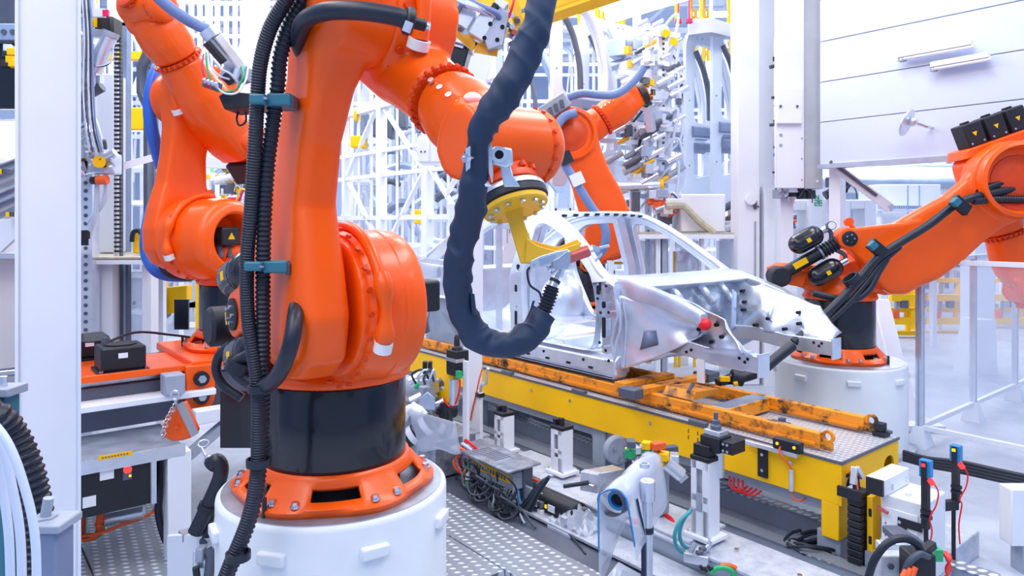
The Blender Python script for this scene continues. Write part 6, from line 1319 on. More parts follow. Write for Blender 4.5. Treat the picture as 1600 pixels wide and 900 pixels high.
for (a, b, lbl) in (((1405, 87, 1520, 66), 0, 'upper white lamp batten fixed on the hanging panel wall'), ((1455, 102, 1546, 86), 0, 'lower white lamp batten fixed on the hanging panel wall')):
    p0, p1 = PV(a[0], a[1], WV-.08), PV(a[2], a[3], WV-.08)
    T = thing('wall_batten', lbl, 'lamp', (p0+p1)/2, 0, 'lamp battens on the panel wall'); part(T, 'batten', MB().bar(p0, p1, .07, .05), M['white'], bevel=.006); part(T, 'tube', MB().cyl(p0-V((0, .02, .04)), p1-V((0, .02, .04)), .016, n=12), M['white'])
    part(T, 'end_clip', MB().bar(p0+VD*.01-ZD*.03, p0+(p1-p0)*.08-ZD*.03, .06, .06), M['grey']); part(T, 'bracket', MB().bar(p0+(p1-p0)*.5, p0+(p1-p0)*.5+VD*.08, .04), M['white'])
p0 = PV(1425, 190, WV-.25)
T = thing('wall_mirror', 'tilted round silver mirror on a short arm before the panel wall', 'mirror', p0)
a, b = P(1405, 212, p0.y), P(1429, 171, p0.y); dd = (b-a); T_n = V((dd.z, -.25, -dd.x)).normalized()
part(T, 'plate', MB().lathe([(.001, -.008), (.125, -.008), (.13, 0), (.125, .008), (.001, .008)], (a+b)/2, T_n, 32), M['alu']); part(T, 'knuckle', MB().sph(P(1426, 190, p0.y), .045), M['alu']); part(T, 'arm', MB().cyl(P(1426, 190, p0.y), P(1449, 198, p0.y), .018), M['alu']); part(T, 'wall_arm', MB().cyl(P(1447, 197, p0.y), P(1447, 197, p0.y)+VD*.34, .014), M['alu'])
T = thing('ceiling_spindle', 'white flared hanger with a grey rod at the right edge above the black motors', 'hanger', P(1588, 160, 6.3))
part(T, 'bell', MB().lathe([(.12, 0), (.12, .03), (.05, .10), (.03, .3)], P(1588, 165, 6.3), ZD, 24), M['white']); part(T, 'rod', MB().cyl(P(1588, 165, 6.3), P(1588, -200, 6.3), .02), M['white']); part(T, 'lower_rod', MB().cyl(P(1598, 185, 6.3), P(1598, 165, 6.3), .03), M['grey'])
# ---------------------------------------------------------------- tall hanging cabinet with a flap cover
YH = 7.6
T = thing('hanging_cabinet', 'tall pale cabinet hanging beside the panel wall, with a square cover plate', 'cabinet', (Xx(1250, YH), YH, Zy(295, YH)))
part(T, 'door', PB(1213, -120, 1257, 294, YH, .06), M['white'], bevel=.008); part(T, 'side', PB(1257, -120, 1286, 295, YH+.03, .4), M['warm'], bevel=.006)
cv = part(T, 'cover_plate', PB(1215, 138, 1254, 193, YH-.05, .05), M['white'], bevel=.008)
for x in (1220, 1246): part(cv, 'screw', MB().cyl(P(x, 166, YH-.05), P(x, 166, YH-.065), .014, n=12), M['dgrey'])
for x, y in ((1253, 216), (1253, 248), (1253, 281), (1220, 211), (1220, 227)): part(T, 'rivet', MB().cyl(P(x, y, YH), P(x, y, YH-.008), .010 if x > 1230 else .018, n=12), M['grey'])
part(T, 'side_hole', MB().cyl(P(1277, 283, YH+.03), P(1277, 283, YH+.02), .016, n=14), M['lamp' if False else 'white'])
part(T, 'hanger', MB().box((Xx(1260, YH), YH+.2, 6.4), (.12, .12, 2.6)), M['white'])
cluster('valve_strip', 'dark cluster of small valves under the tall hanging cabinet', 'valve cluster', (1210, 292, 1264, 308), 7.7, 22, 21, ('dgrey', 'alu', 'blackbox', 'grey', 'alu'), .10)
cluster('cable_strip', 'thin strip of dark plugs between the middle column and the hanging cabinet', 'cable strip', (1209, 60, 1212, 290), 7.9, 14, 22, ('dgrey', 'wire', 'cyan', 'blackbox'), .06)
# white portal frames behind the right-hand robot
def portal(label, x0, y0, x1, y1, Y, th, m='white', sill=None):
    T = thing('white_portal', label, 'frame', (Xx((x0+x1)/2, Y), Y, 0), 0, 'white portal frames')
    xa, xb, zt = Xx(x0, Y), Xx(x1, Y), Zy(y0, Y)
    for x in (xa+th/2, xb-th/2): part(T, 'upright', MB().box((x, Y+.15, zt/2), (th, .3, zt)), M[m], bevel=.012)
    part(T, 'lintel', MB().box(((xa+xb)/2, Y+.15, zt-th*.4), (xb-xa-2*th, .3, th*.8)), M[m], bevel=.012)
    if sill: part(T, 'sill', MB().box(((xa+xb)/2, Y+.2, Zy(sill, Y)), (xb-xa-2*th, .2, .06)), M[m])
    return T
portal('white portal frame below the tall hanging cabinet', 1212, 312, 1281, 600, 8.8, .17, sill=362)
portal('white portal frame above the right-hand robot shoulder', 1311, 312, 1370, 600, 8.4, .14)
T = thing('sign_post', 'white post with pale green characters N 28 beside the hanging cabinet', 'post', (Xx(1277, 8.6), 8.6, 0))
part(T, 'post', PB(1268, 296, 1287, 600, 8.6, .1), M['white'])
mb = MB(); ex, ez = V((.055, 0, 0)), V((0, 0, .06))
Nn = [((0, 0), (0, 2)), ((0, 2), (1, 0)), ((1, 0), (1, 2))]; D2 = [((0, 2), (1, 2)), ((1, 2), (1, 1)), ((1, 1), (0, 1)), ((0, 1), (0, 0)), ((0, 0), (1, 0))]; D8 = D2[:3]+[((0, 2), (0, 1)), ((0, 1), (0, 0)), ((0, 0), (1, 0)), ((1, 0), (1, 1))]
for g, (px, py) in ((Nn, (1274, 312)), (D2, (1273, 321)), (D8, (1280, 321))):
    o = P(px, py, 8.595); stroke(mb, g, o, ex*.75, ez*.5, .012, V((0, 1, 0)))
part(T, 'green_characters', mb, M['green'])
T = thing('step_ladder', 'bluish steel ladder frame between the two white portal frames', 'ladder', (Xx(1297, 8.8), 8.8, 0))
for x in (1286, 1309): part(T, 'stile', PB(x-2, 312, x+2, 600, 8.8, .05), M['galv2'])
for y in (323, 367, 410, 455): part(T, 'rung', PB(1286, y-1, 1309, y+1, 8.8, .04), M['galv2'])
part(T, 'brace', MB().bar(P(1288, 350, 8.85), P(1302, 325, 8.85), .02), M['galv2'])
T = thing('diagonal_stay', 'slim diagonal stay running down from the left end of the panel wall', 'stay', P(1340, 290, 7.3)); part(T, 'bar', MB().bar(P(1294, 253, 7.35), P(1392, 326, 7.2), .05, .09), M['white']); part(T, 'dark_edge', MB().bar(P(1297, 252, 7.3), P(1370, 306, 7.2), .015, .03), M['dgrey']); part(T, 'foot', MB().bar(P(1388, 326, 7.2), P(1394, 322, 7.2), .06), M['alu'])
cluster('camera_arm', 'dark camera on an arm left of the diagonal stay', 'camera', (1303, 283, 1318, 311), 8.0, 7, 33, ('blackbox', 'dgrey', 'blackbox'), .12)
cluster('small_gripper', 'little black and orange gripper inside the white portal under the hanging cabinet', 'gripper', (1221, 338, 1238, 358), 9.6, 9, 34, ('blackbox', 'orwire', 'dgrey', 'blackbox'), .11)
# mezzanine pipes, trays and boxes seen below the panel wall
for i, (y, Y, r, m) in enumerate(((268, 13, .10, 'white'), (276, 13, .16, 'white'), (284, 12.6, .10, 'galv2'), (291, 12.8, .13, 'white'), (262, 14, .08, 'alu'))):
    a, b = P(1265, y-2, Y), P(1720, y+7, Y); solo('overhead_pipe', MB().cyl(a, b, r, n=14), M[m], 'one of the white pipes running under the far mezzanine', 'pipe', 'pipes under the mezzanine')
rn = random.Random(40)
T = thing('mezzanine_deck', 'white mezzanine deck in the background below the panel wall', 'mezzanine', (Xx(1480, 15), 15, 3)); part(T, 'deck', PB(1240, 256, 1900, 262, 15, 3), M['white'])
for i in range(16): part(T, 'baluster', PB(1290+26*i, 200, 1292+26*i, 256, 15, .05), M['white'])
for y in (205, 222, 240): part(T, 'rail', PB(1260, y, 1900, y+2, 15, .05), M['white'])
for i in range(6): x = 1290+90*i; part(T, 'leg', PB(x, 260, x+6, 475, 15.2, .1), M['white'])
for i in range(34):
    x = 1300+rn.random()*240; w_ = 3+14*rn.random(); h = 3+8*rn.random(); m = rn.choice(['galv2', 'white', 'alu', 'white', 'grey', 'galv2', 'magenta' if i == 3 else 'galv2'])
    solo('storage_box', PB(x, 256-h, x+w_, 256, 15.4+rn.random(), .3), M[m], 'one of the small boxes standing on the far mezzanine deck', 'box', 'boxes on the mezzanine deck')
T = thing('white_container', 'large plain white housing behind the diagonal stay', 'housing', (Xx(1425, 10.5), 10.5, 0))
part(T, 'body', PB(1372, 288, 1470, 400, 10.5, .6), M['white'], bevel=.01); part(T, 'leg', PB(1378, 400, 1384, 545, 10.55, .1), M['white']); part(T, 'leg', PB(1458, 400, 1464, 545, 10.55, .1), M['white'])
for x in (1418, 1436): part(T, 'seam', PB(x, 290, x+1.5, 398, 10.49, .01), M['galv2'])
T = thing('cable_chain', 'grey link chain lying along the white housing behind the right-hand robot link', 'chain', P(1410, 326, 10.2))
for i in range(26): part(T, 'chain_link', MB().box(P(1374+3.5*i, 324, 10.2), (.024, .06, .05)), M['galv2'])
part(T, 'tray', PB(1372, 328, 1466, 330, 10.2, .25), M['white']); part(T, 'leg', PB(1376, 330, 1379, 548, 10.3, .1), M['white'])
# tapered white column, slanted white prop
T = thing('tapered_column', 'white column with a flared foot behind the clear fence', 'column', (Xx(1538, 8.6), 8.6, 0))
part(T, 'shaft', PB(1524, -400, 1554, 640, 8.8, .3), M['white']); part(T, 'flare', PR([(1526, 500), (1512, 588), (1512, 586+(0)), (1512, 612), (1560, 612), (1556, 500)], 8.62, .3), M['white'])
solo('slanted_prop', MB().bar(P(1372, 470, 7.0), P(1428, 692, 6.4), .16, .12), M['white'], 'slanted white prop standing between right-hand robot and clear fence', 'prop', bevel=.01)
solo('prop_foot', MB().box(V((P(1428, 0, 6.4).x, 6.4, .03)), (.4, .3, .05)), M['white'], 'white foot plate under the slanted prop', 'foot plate')
# yellow carrier racks with car bodies far behind the fence
for k, (px0, px1, pt, Y, lbl) in enumerate(((1386, 1440, 395, 11.5, 'yellow carrier frame seen left of the clear fence post'), (1446, 1532, 400, 12.0, 'yellow carrier frame seen through the near clear panel'), (1540, 1640, 398, 12.6, 'yellow carrier frame seen through the right clear panel'))):
    x0, x1, zt = Xx(px0, Y), Xx(px1, Y), Zy(pt, Y); T = thing('yellow_carrier', lbl, 'carrier', ((x0+x1)/2, Y, 0), 0, 'yellow carrier frames')
    for i in range(3):
        x = x0+(x1-x0)*i/2; part(T, 'post', MB().box((x, Y+.4, zt/2), (.07, .07, zt)), M['white' if i % 2 else 'yellow'])
    for j, py in enumerate((438, 464, 484, 500, 520)): part(T, 'yellow_beam', MB().box(((x0+x1)/2, Y-.1*(j % 2), Zy(py, Y)), (x1-x0, .09, .07+.04*(j % 2))), M['yellow'])
    for j in range(3): part(T, 'cross_tube', MB().cyl((x0+(x1-x0)*(.2+.3*j), Y-.05, Zy(500, Y)), (x0+(x1-x0)*(.3+.3*j), Y, Zy(440, Y)), .035), M['yellow' if j % 2 else 'grey'])
    for j in range(4): part(T, 'clamp', MB().box((x0+(x1-x0)*(.12+.25*j), Y-.12, Zy(490-16*(j % 2), Y)), (.10, .08, .12)), M[('orwire', 'dgrey', 'yellow', 'magenta')[j]])
rack('low white rack far behind the clear fence, right', 1380, 1700, 350, 15.8, 1.0, 6, 3, 'rack far behind the clear fence', 61, fill=.9)
# ---------------------------------------------------------------- body side frames hanging in a row
of = rounded([(0, 0), (.18, .0), (.25, .12), (.42, .26), (.62, .24), (.78, .10), (.86, .0), (1.0, .04), (1.04, .5), (1.02, 1.1), (.96, 1.6), (.80, 2.1), (.62, 2.36), (.40, 2.46), (.06, 2.46), (0, 2.3)], .05)
h1 = rounded([(.14, 1.20), (.80, 1.16), (.84, 1.42), (.70, 1.95), (.50, 2.30), (.16, 2.32)], .12)
h2 = rounded([(.14, .40), (.36, .46), (.66, .48), (.86, .44), (.90, .74), (.86, .98), (.14, 1.00)], .10)
sl = [rounded([(a, 1.06), (a+.07, 1.06), (a+.07, 1.11), (a, 1.11)], .012, 2) for a in (.2, .42, .64)]+[arch(a, b, .022, 0, 6, 10) for a, b in ((.06, .6), (.06, 1.5), (.95, .8), (.2, 2.39), (.3, 2.39))]
sf = curve_fill([of, h1, h2]+sl, .05)
rot = Matrix.Rotation(PI/2, 3, 'X')
for vt in sf.vertices: vt.co = rot @ vt.co
first = None
def side_frame(label, px, pyb, Y, rz, sc, m):
    T = thing('hanging_body_side', label, 'body side', P(px, pyb, Y), rz or 1e-6, 'hanging body side frames'); T.scale = (sc, sc, sc)
    me = sf.copy(); me.materials.clear(); OFF[T] = None; part(T, 'pressed_frame', me, M[m])
    part(T, 'pillar_stiffener', MB().tube([V((.86, -.04, 1.2)), V((.84, -.05, 1.6)), V((.70, -.05, 2.05)), V((.5, -.04, 2.36))], .045, n=10), M[m])
    part(T, 'belt_rail', MB().loft([[V((x, y, z)) for y, z in ((-.02, 1.0), (-.08, 1.02), (-.08, 1.13), (-.02, 1.16))] for x in (.10, .5, .92)]), M['galvd'])
    part(T, 'lower_rail', MB().loft([[V((x, y, z)) for y, z in ((-.02, .80), (-.07, .82), (-.07, .90), (-.02, .93))] for x in (.14, .5, .88)]), M['galvd'])
    part(T, 'hanging_hook', MB().tube([V((.3, 0, 2.42)), V((.3, 0, 2.6)), V((.34, 0, 2.68)), V((.3, 0, 2.74)), V((.3, 0, 3.4))], .02, n=8), M['yellow'])
    part(T, 'dark_seal', MB().tube([V((.16, -.04, 2.2)), V((.30, -.05, 1.95)), V((.40, -.05, 1.6)), V((.42, -.05, 1.25))], .04, n=8), M['dgrey'])
    return T
for a in (('silver body side frame hanging nearest, right of the navy hose', 862, 290, 9.0, .55, 1.0, 'pale'), ('blue-grey body side frame second in the hanging row', 905, 300, 9.8, .55, 1.0, 'pale'), ('blue-grey body side frame third in the hanging row, behind the raised orange wrist', 948, 290, 10.6, .55, 1.0, 'pale'),
          ('pale body side frame hanging right of the tooling mast', 1034, 322, 10.2, .6, 1.0, 'pale'), ('pale body side frame next to the white column', 1070, 326, 9.8, .5, 1.0, 'pale'), ('last body side frame half hidden by the white column', 1112, 322, 9.6, .45, 1.0, 'pale'),
          ('body side frame hanging deep behind the navy hose', 800, 300, 11.5, .5, 1.0, 'galv2')): side_frame(*a)
T = thing('hanging_rail', 'white overhead rail above the hanging body side frames', 'rail', P(980, -20, 10)); part(T, 'rail', MB().bar(P(640, -40, 14.5), P(1150, -130, 9.0), .14), M['white']); part(T, 'hanger', MB().bar(P(980, -100, 10.2), P(980, -400, 10.2), .1), M['white'])
for i, x in enumerate((905, 935, 968, 1080, 1100, 1142)):
    solo('orange_lattice', MB().bar(P(x, 15, 13), P(x, 95, 13), .05).bar(P(x+7, 15, 13), P(x+7, 95, 13), .05).bar(P(x, 20, 13), P(x+7, 40, 13), .03).bar(P(x+7, 40, 13), P(x, 60, 13), .03).bar(P(x, 60, 13), P(x+7, 80, 13), .03).bar(P(x, 15, 13), P(x+7, -200, 13), .04), M['ytool'], 'thin yellow lattice hanger far above the body side frames', 'hanger', 'yellow lattice hangers')
T = thing('overhead_box', 'pale boxy duct high behind the white column, top right of the hanging frames', 'duct', P(1110, 50, 9.5)); part(T, 'box', MB().loft([[P(x, y, Y) for x, y, Y in ((1075, 55, 9.4), (1075, 30, 9.4), (1112, 28, 9.0), (1150, 40, 9.4), (1150, 60, 9.4), (1112, 50, 9.0))], [P(x, y, Y) for x, y, Y in ((1075, 55, 10.4), (1075, 30, 10.4), (1112, 28, 10.4), (1150, 40, 10.4), (1150, 60, 10.4), (1112, 50, 10.4))]]), M['white'], bevel=.01); part(T, 'hanger', PB(1110, -200, 1114, 30, 9.8, .06), M['white'])
for i, x in enumerate((1060, 1077)): solo('signal_lamp', MB().cyl(P(x, 36, 9.2), P(x, 30, 9.2), .045, n=12).cyl(P(x, 30, 9.2), P(x, -300, 9.2), .012, n=6), M['magenta' if i else 'red'], ('small red lamp left of the pale duct high at the top', 'small magenta lamp on the pale duct high at the top')[i], 'lamp')
# tooling mast with clamps
def mast(label, px, y0, Y, w_, seed, arms, wide=60):
    rn = random.Random(seed); x = Xx(px, Y); zt = Zy(y0, Y); T = thing('tooling_mast', label, 'tooling mast', (x, Y, 0), 0, 'perforated tooling masts')
    mp = part(T, 'perforated_column', MB().box((x, Y, zt/2), (w_, w_, zt)), M['alu'])
    n = min(70, int(zt/.075))
    for i in range(n): part(mp, 'hole', MB().cyl((x, Y-w_/2-.001, .5+(zt-.55)*i/n), (x, Y-w_/2-.004, .5+(zt-.55)*i/n), w_*.16, n=8), M['dgrey'])
    for y in arms:
        z = Zy(y, Y); part(T, 'arm', MB().bar((x-.4*rn.random()-.1, Y-.12, z+.03), (x+.15*rn.random()+.1, Y-.12, z), .06), M['alu'])
        for k in range(7):
            c = V((x+(rn.random()-.62)*wide/F*Y, Y-.12-.12*rn.random(), z+(rn.random()-.4)*.3)); m = M[rn.choice(['alu', 'ytool', 'galv2', 'alu', 'white', 'grey', 'dgrey', 'steel', 'alu'])]; s = .05+.06*rn.random()
            part(T, 'clamp', (MB().box(c, (s, s, s*1.3), rz=rn.random()) if k % 2 else MB().cyl(c-V((s, 0, s*.5)), c+V((s, 0, s*.6)), s*.4, n=10)), m)
        part(T, 'hose', MB().tube([V((x-.1, Y-.1, z)), V((x+.15, Y-.2, z+.25)), V((x+.25*rn.random(), Y-.15, z-.3)), V((x+.05, Y-.1, z-.55))], .018, n=6), M['whitewire' if rn.random() > .4 else 'rubber'])
    return T
mast('perforated tooling mast with yellow clamps in front of the hanging frames', 1035, 40, 9.0, .12, 71, (60, 105, 150, 175, 205, 250, 285))
mast('second perforated tooling mast left of the first, lower', 992, 190, 9.1, .10, 72, (200, 225, 260, 285))
mast('slim tooling mast beside the farthest robot wrist', 1012, 60, 9.4, .09, 73, (90, 120, 160, 235, 310))
T = thing('tool_changer', 'dark round tool head at the wrist of the farthest robot', 'robot tool', P(1010, 145, 8.4)); part(T, 'disc', MB().cyl(P(1000, 150, 8.4), P(1008, 146, 8.4), .14, n=24), M['blackbox']); rn = random.Random(3)
for i in range(12): c = P(1003+rn.random()*14, 125+rn.random()*45, 8.35+.1*rn.random()); part(T, 'fitting', MB().box(c, (.09, .07, .07), rz=rn.random()), M[('blackbox', 'dgrey', 'green', 'yellow', 'blackbox', 'alu')[i % 6]])
part(T, 'grip_frame', MB().bar(P(1015, 150, 8.45), P(1035, 150, 8.6), .1), M['alu']); part(T, 'grip_frame', MB().bar(P(1012, 165, 8.4), P(1018, 205, 8.5), .09), M['alu'])
T = thing('cross_cylinder', 'long grey cylinder with a yellow end in front of the tooling masts', 'cylinder', P(1000, 293, 8.8)); part(T, 'tube', MB().cyl(P(958, 292, 8.8), P(1030, 289, 8.8), .062, n=20), M['alu']); part(T, 'yellow_end', MB().cyl(P(1030, 289, 8.8), P(1036, 288.5, 8.8), .066, n=20), M['yellow']); part(T, 'bracket', PB(985, 296, 992, 345, 8.85, .08), M['alu']); part(T, 'black_block', PB(990, 300, 1000, 330, 8.75, .08), M['dgrey']); part(T, 'stand', PB(990, 345, 998, 580, 8.9, .1), M['white'])
for i, (x, y) in enumerate(((1034, 305), (1033, 318), (1052, 65), (1040, 52))): solo('yellow_button', MB().cyl(P(x, y, 8.7), P(x+2, y, 8.75), .05, n=14), M['yellow' if i != 1 else 'orwire'], 'small round yellow button among the tooling masts', 'button', 'yellow buttons on the tooling')
cluster('white_equipment', 'bright white equipment head high between strip lamp and hanging frames', 'equipment head', (968, 45, 1030, 120), 9.6, 40, 81, ('white', 'white', 'alu', 'whitewire', 'white', 'galv2'), .22, 'up')
# ---------------------------------------------------------------- white machine and platform behind the car cabin
T = thing('white_machine', 'plain white machine housing behind the car roof, left of the white column', 'machine', P(1100, 370, 8.6))
part(T, 'panel', PB(1064, 303, 1134, 363, 8.6, .5), M['white'], bevel=.02); part(T, 'top', PB(1041, 310, 1066, 320, 8.6, .4), M['white'], bevel=.01); part(T, 'base', PB(1060, 363, 1140, 372, 8.65, .45), M['white'])
T2 = part(T, 'bent_duct', MB().tube(pp([(1040, 322, 8.5), (1062, 321, 8.5), (1072, 325, 8.5), (1092, 345, 8.5), (1115, 364, 8.5)]), .045, n=8), M['wood'], label='olive grey bent duct')
cluster('pump_cluster', 'cluster of pumps and pipes right of the white machine housing', 'pump', (1136, 315, 1149, 365), 8.7, 14, 91, ('alu', 'dgrey', 'orwire', 'blackbox', 'white'), .12)
cluster('pump_cluster', 'cluster of clamps and pipes left of the white machine housing', 'pump', (1022, 300, 1052, 345), 8.7, 22, 92, ('alu', 'dgrey', 'orwire', 'alu', 'white', 'galv2'), .12)
T = thing('walkway', 'white raised walkway edge running behind the car roof', 'walkway', (Xx(1070, 8.2), 8.2, Zy(372, 8.2)))
part(T, 'edge', PB(960, 366, 1152, 373, 8.2, .2), M['white']); part(T, 'deck', PB(960, 364, 1152, 366, 8.2, 1.2), M['wood'])
for x in (1030, 1040, 1098): part(T, 'leg', PB(x-(5 if x != 1098 else 2), 373, x+2, 585, 8.3, .12), M['white' if x != 1040 else 'grey'])
for i, x in enumerate((988, 1055, 1120)): solo('window_panel', PB(x, 376, x+38, 460, 8.5, .02), M['glass'], ('glass panel under the raised walkway, left one behind the car', 'glass panel under the raised walkway, middle one', 'glass panel under the raised walkway nearest the white column')[i], 'glass panel')
for i, (x0, y0, x1, y1) in enumerate(((1053, 393, 1057, 426), (1056, 407, 1066, 411), (1083, 410, 1087, 420), (960, 409, 1018, 413))): solo('yellow_bar', PB(x0, y0, x1, y1, 9.0, .06).box((Xx((x0+x1)/2, 9.1), 9.1, .6), (.03, .03, 1.2)), M['yellow'], ('upright yellow bar seen through the windscreen opening', 'short yellow arm on the upright bar', 'tiny yellow bar right of the windscreen opening', 'level yellow bar behind the car roof pillar')[i], 'bar')
cluster('blue_valve', 'blue and white valve seen through the windscreen opening', 'valve', (1064, 393, 1078, 412), 9.1, 6, 93, ('cyan', 'white', 'cyan'), .1)
rack('white rack behind the raised walkway, seen over the car', 955, 1145, 300, 11.2, .8, 4, 3, 'rack behind the raised walkway', 62, fill=.8)
# big pale panels and cabinets behind the rear of the car
for i, (x0, y0, x1, y1, Y, m, lbl) in enumerate(((700, 318, 738, 470, 9.4, 'white', 'tall white cabinet behind the navy hose'), (738, 340, 770, 470, 9.5, 'galv2', 'blue-grey cabinet right of the tall white one behind the car'), (772, 348, 812, 380, 9.4, 'white', 'low white ledge behind the car roof'), (650, 400, 676, 470, 9.3, 'white', 'narrow white cabinet left of the navy hose'), (540, 385, 652, 470, 9.2, 'white', 'wide pale cabinet behind the big robot shoulder'))):
    T = thing('cabinet', lbl, 'cabinet', (Xx((x0+x1)/2, Y), Y, 0), 0, 'pale cabinets behind the car'); part(T, 'body', MB().para(V((Xx((x0+x1)/2, Y), Y+.2, (Zy(y0, Y)+.02)/2)), V((Xx(x1, Y)-Xx(x0, Y), 0, 0)), V((0, .4, 0)), V((0, 0, Zy(y0, Y)-.02))), M[m], bevel=.01); part(T, 'door_seam', PB((x0+x1)/2, y0+4, (x0+x1)/2+1, y1, Y-.005, .006), M['galvd']); part(T, 'handle', PB((x0+x1)/2+3, (y0+y1)/2-8, (x0+x1)/2+5, (y0+y1)/2, Y-.03, .03), M['grey'])
# ---------------------------------------------------------------- white lattice structure behind the big robot arm
LV = 1.7
def LP(px, py): return PV(px, py, LV)
T = thing('lattice_structure', 'white lattice of square tubes with braces behind the big robot arm', 'frame', V((LP(600, 400).x, LP(600, 400).y, 0)))
for px, w_ in ((540, .10), (596, .13), (668, .13), (735, .12)):
    b_ = LP(px, 440); part(T, 'post', MB().bar((b_.x, b_.y, 0), (b_.x, b_.y, 5.2), w_, w_, up=UD), M['white'])
pa, pb = LP(528, 350), LP(790, 350)
for z, w_ in ((3.72, .12), (3.0, .06), (2.62, .06), (1.95, .07), (1.55, .05), (1.12, .10), (4.5, .10)): part(T, 'rail', MB().bar(V((pa.x, pa.y, z)), V((pb.x, pb.y, z)), w_), M['white'])
for a in (((602, 172), (660, 262)), ((543, 275), (590, 165)), ((545, 285), (592, 380)), ((662, 268), (604, 385)), ((672, 262), (722, 345)), ((570, 130), (604, 160)), ((740, 230), (700, 300))): part(T, 'brace', MB().bar(LP(*a[0]), LP(*a[1]), .07, .04), M['white'])
for px in (560, 580, 620, 645, 700): a, b = LP(px, 300), LP(px, 420); part(T, 'thin_bar', MB().bar(V((a.x, a.y+.03, 1.1)), V((a.x, a.y+.03, 4.4)), .03), M['white'])
T = thing('switch_box', 'white switch box with two dark screws on the lattice post behind the arm', 'switch box', P(672, 255, 8.9)); part(T, 'box', PB(653, 212, 688, 254, 8.7, .5), M['white'], bevel=.02); part(T, 'face', PB(652, 216, 670, 253, 8.64, .06), M['white'], bevel=.01)
for x in (658, 664): part(T, 'screw', MB().cyl(P(x, 237, 8.64), P(x, 237, 8.63), .012, n=8), M['dgrey'])
# pressed car parts stacked behind the lattice
rn = random.Random(17)
for i in range(30):
    x, y, Y = 604+rn.random()*150, 165+rn.random()*180, 12.2+rn.random()*1.5; c = P(x, y, Y); r = .22+.3*rn.random(); a0 = rn.random()*3
    mb = MB().tube([c+V((r*math.cos(a0+t), .05*t, r*.8*math.sin(a0+t))) for t in (0, .5, 1.0, 1.6, 2.2)], .05+.03*rn.random(), n=8).cyl(c+V((r*math.cos(a0), 0, r*.8*math.sin(a0))), V((c.x+r*math.cos(a0), Y, 6.0)), .012, n=6)
    solo('hanging_pressing', mb, M[rn.choice(['galv2', 'galvd', 'galv2', 'dgrey', 'alu'])], 'one of the curved steel pressings stored behind the white lattice', 'pressing', 'pressings behind the lattice')
solo('pressing_carrier', MB().box((-1.5, 13, 6.03), (5, 2.2, .06)), M['white'], 'overhead carrier deck the pressings hang from behind the lattice', 'carrier')
for i in range(10):
    x, Y = 612+15*i, 14.2; solo('storage_column', PB(x, 60, x+4, 492, Y, .2), M['white' if i % 2 else 'galv2'], 'one of the pale uprights holding the pressings behind the lattice', 'upright', 'uprights behind the lattice')
for i, (x0, y0, x1, y1, m) in enumerate(((547, 212, 569, 230, 'yellow'), (552, 172, 558, 188, 'yellow'), (643, 327, 656, 350, 'yellow'), (640, 330, 648, 338, 'ytool'), (578, 182, 590, 212, 'dgrey'), (616, 170, 634, 200, 'dgrey'), (604, 182, 612, 215, 'dgrey'))):
    solo('machine_block', PB(x0, y0, x1, y1, 11.6, .3), M[m], ('yellow box seen through the white lattice on its left', 'small yellow block above the yellow box in the lattice', 'yellow robot part low behind the white lattice', 'little yellow arm beside the low yellow part', 'dark block beside the yellow box in the lattice', 'larger dark block under the arm seen through the lattice', 'slim dark block left of the larger one in the lattice')[i], 'machine part', bevel=.02)
rack('white rack deep behind the lattice, left half', 520, 640, 40, 15.0, 1.2, 4, 7, 'rack deep behind the lattice', 63, fill=.7)
rack('white rack deep behind the lattice, right half', 650, 800, 60, 15.5, 1.2, 5, 7, 'right rack deep behind the lattice', 64, fill=.85)
# ---------------------------------------------------------------- valve package and screen above the big robot arm
YV = 3.3
T = thing('valve_package', 'grey valve block package on a yellow bent bar above the big robot arm', 'valve package', P(745, 80, YV))
part(T, 'yellow_bar', MB().bar(P(655, -8, YV), P(700, 36, YV), .045, .02, up=(0, 1, 0)).bar(P(700, 36, YV), P(742, 74, YV), .045, .02, up=(0, 1, 0)).bar(P(742, 74, YV), P(778, 81, YV), .045, .02, up=(0, 1, 0)), M['ytool'])
ex, ez = (P(740, 40, YV)-P(690, 10, YV)).normalized(), None; ez = V((-ex.z, 0, ex.x))
def vb(px, py, w_, h, d, m, nm, **k): return part(T, nm, MB().para(P(px, py, YV+.02), ex*w_, V((0, d, 0)), ez*h), M[m], bevel=k.get('b', .006))
vb(687, 14, .07, .08, .12, 'alu', 'valve_block'); vb(706, 22, .075, .10, .14, 'grey', 'valve_block'); vb(729, 32, .075, .10, .12, 'alu', 'valve_block'); vb(755, 46, .08, .13, .16, 'alu', 'valve_block')
b_ = part(T, 'end_plate', PR([(755, 58), (779, 12), (796, 18), (786, 70), (762, 78)], YV-.06, .08), M['plate'], bevel=.004)
for x, y in ((766, 37), (785, 42), (757, 59), (777, 62)): part(b_, 'screw_hole', MB().cyl(P(x, y, YV-.06), P(x, y, YV-.066), .010, n=12), M['blackhole'])
vb(772, 22, .03, .05, .2, 'blackbox', 'sensor'); vb(783, 12, .06, .04, .12, 'alu', 'top_block')
for i in range(6): part(T, 'air_tube', MB().tube(pp([(680+8*i, -5, YV-.05), (705+9*i, 4+i, YV-.08), (730+9*i, 10+2*i, YV-.08), (760+4*i, 20+2*i, YV-.05)]), .008+.003*(i % 3), n=8), M[('whitewire', 'bluegrey', 'whitewire', 'wire', 'whitewire', 'bluegrey')[i]])
part(T, 'red_lead', MB().tube(pp([(804, -4, YV-.05), (800, 12, YV-.06), (795, 28, YV-.05)]), .006), M['red']); part(T, 'yellow_bracket', MB().bar(P(800, -2, YV), P(812, 40, YV), .03, .05), M['ytool'])
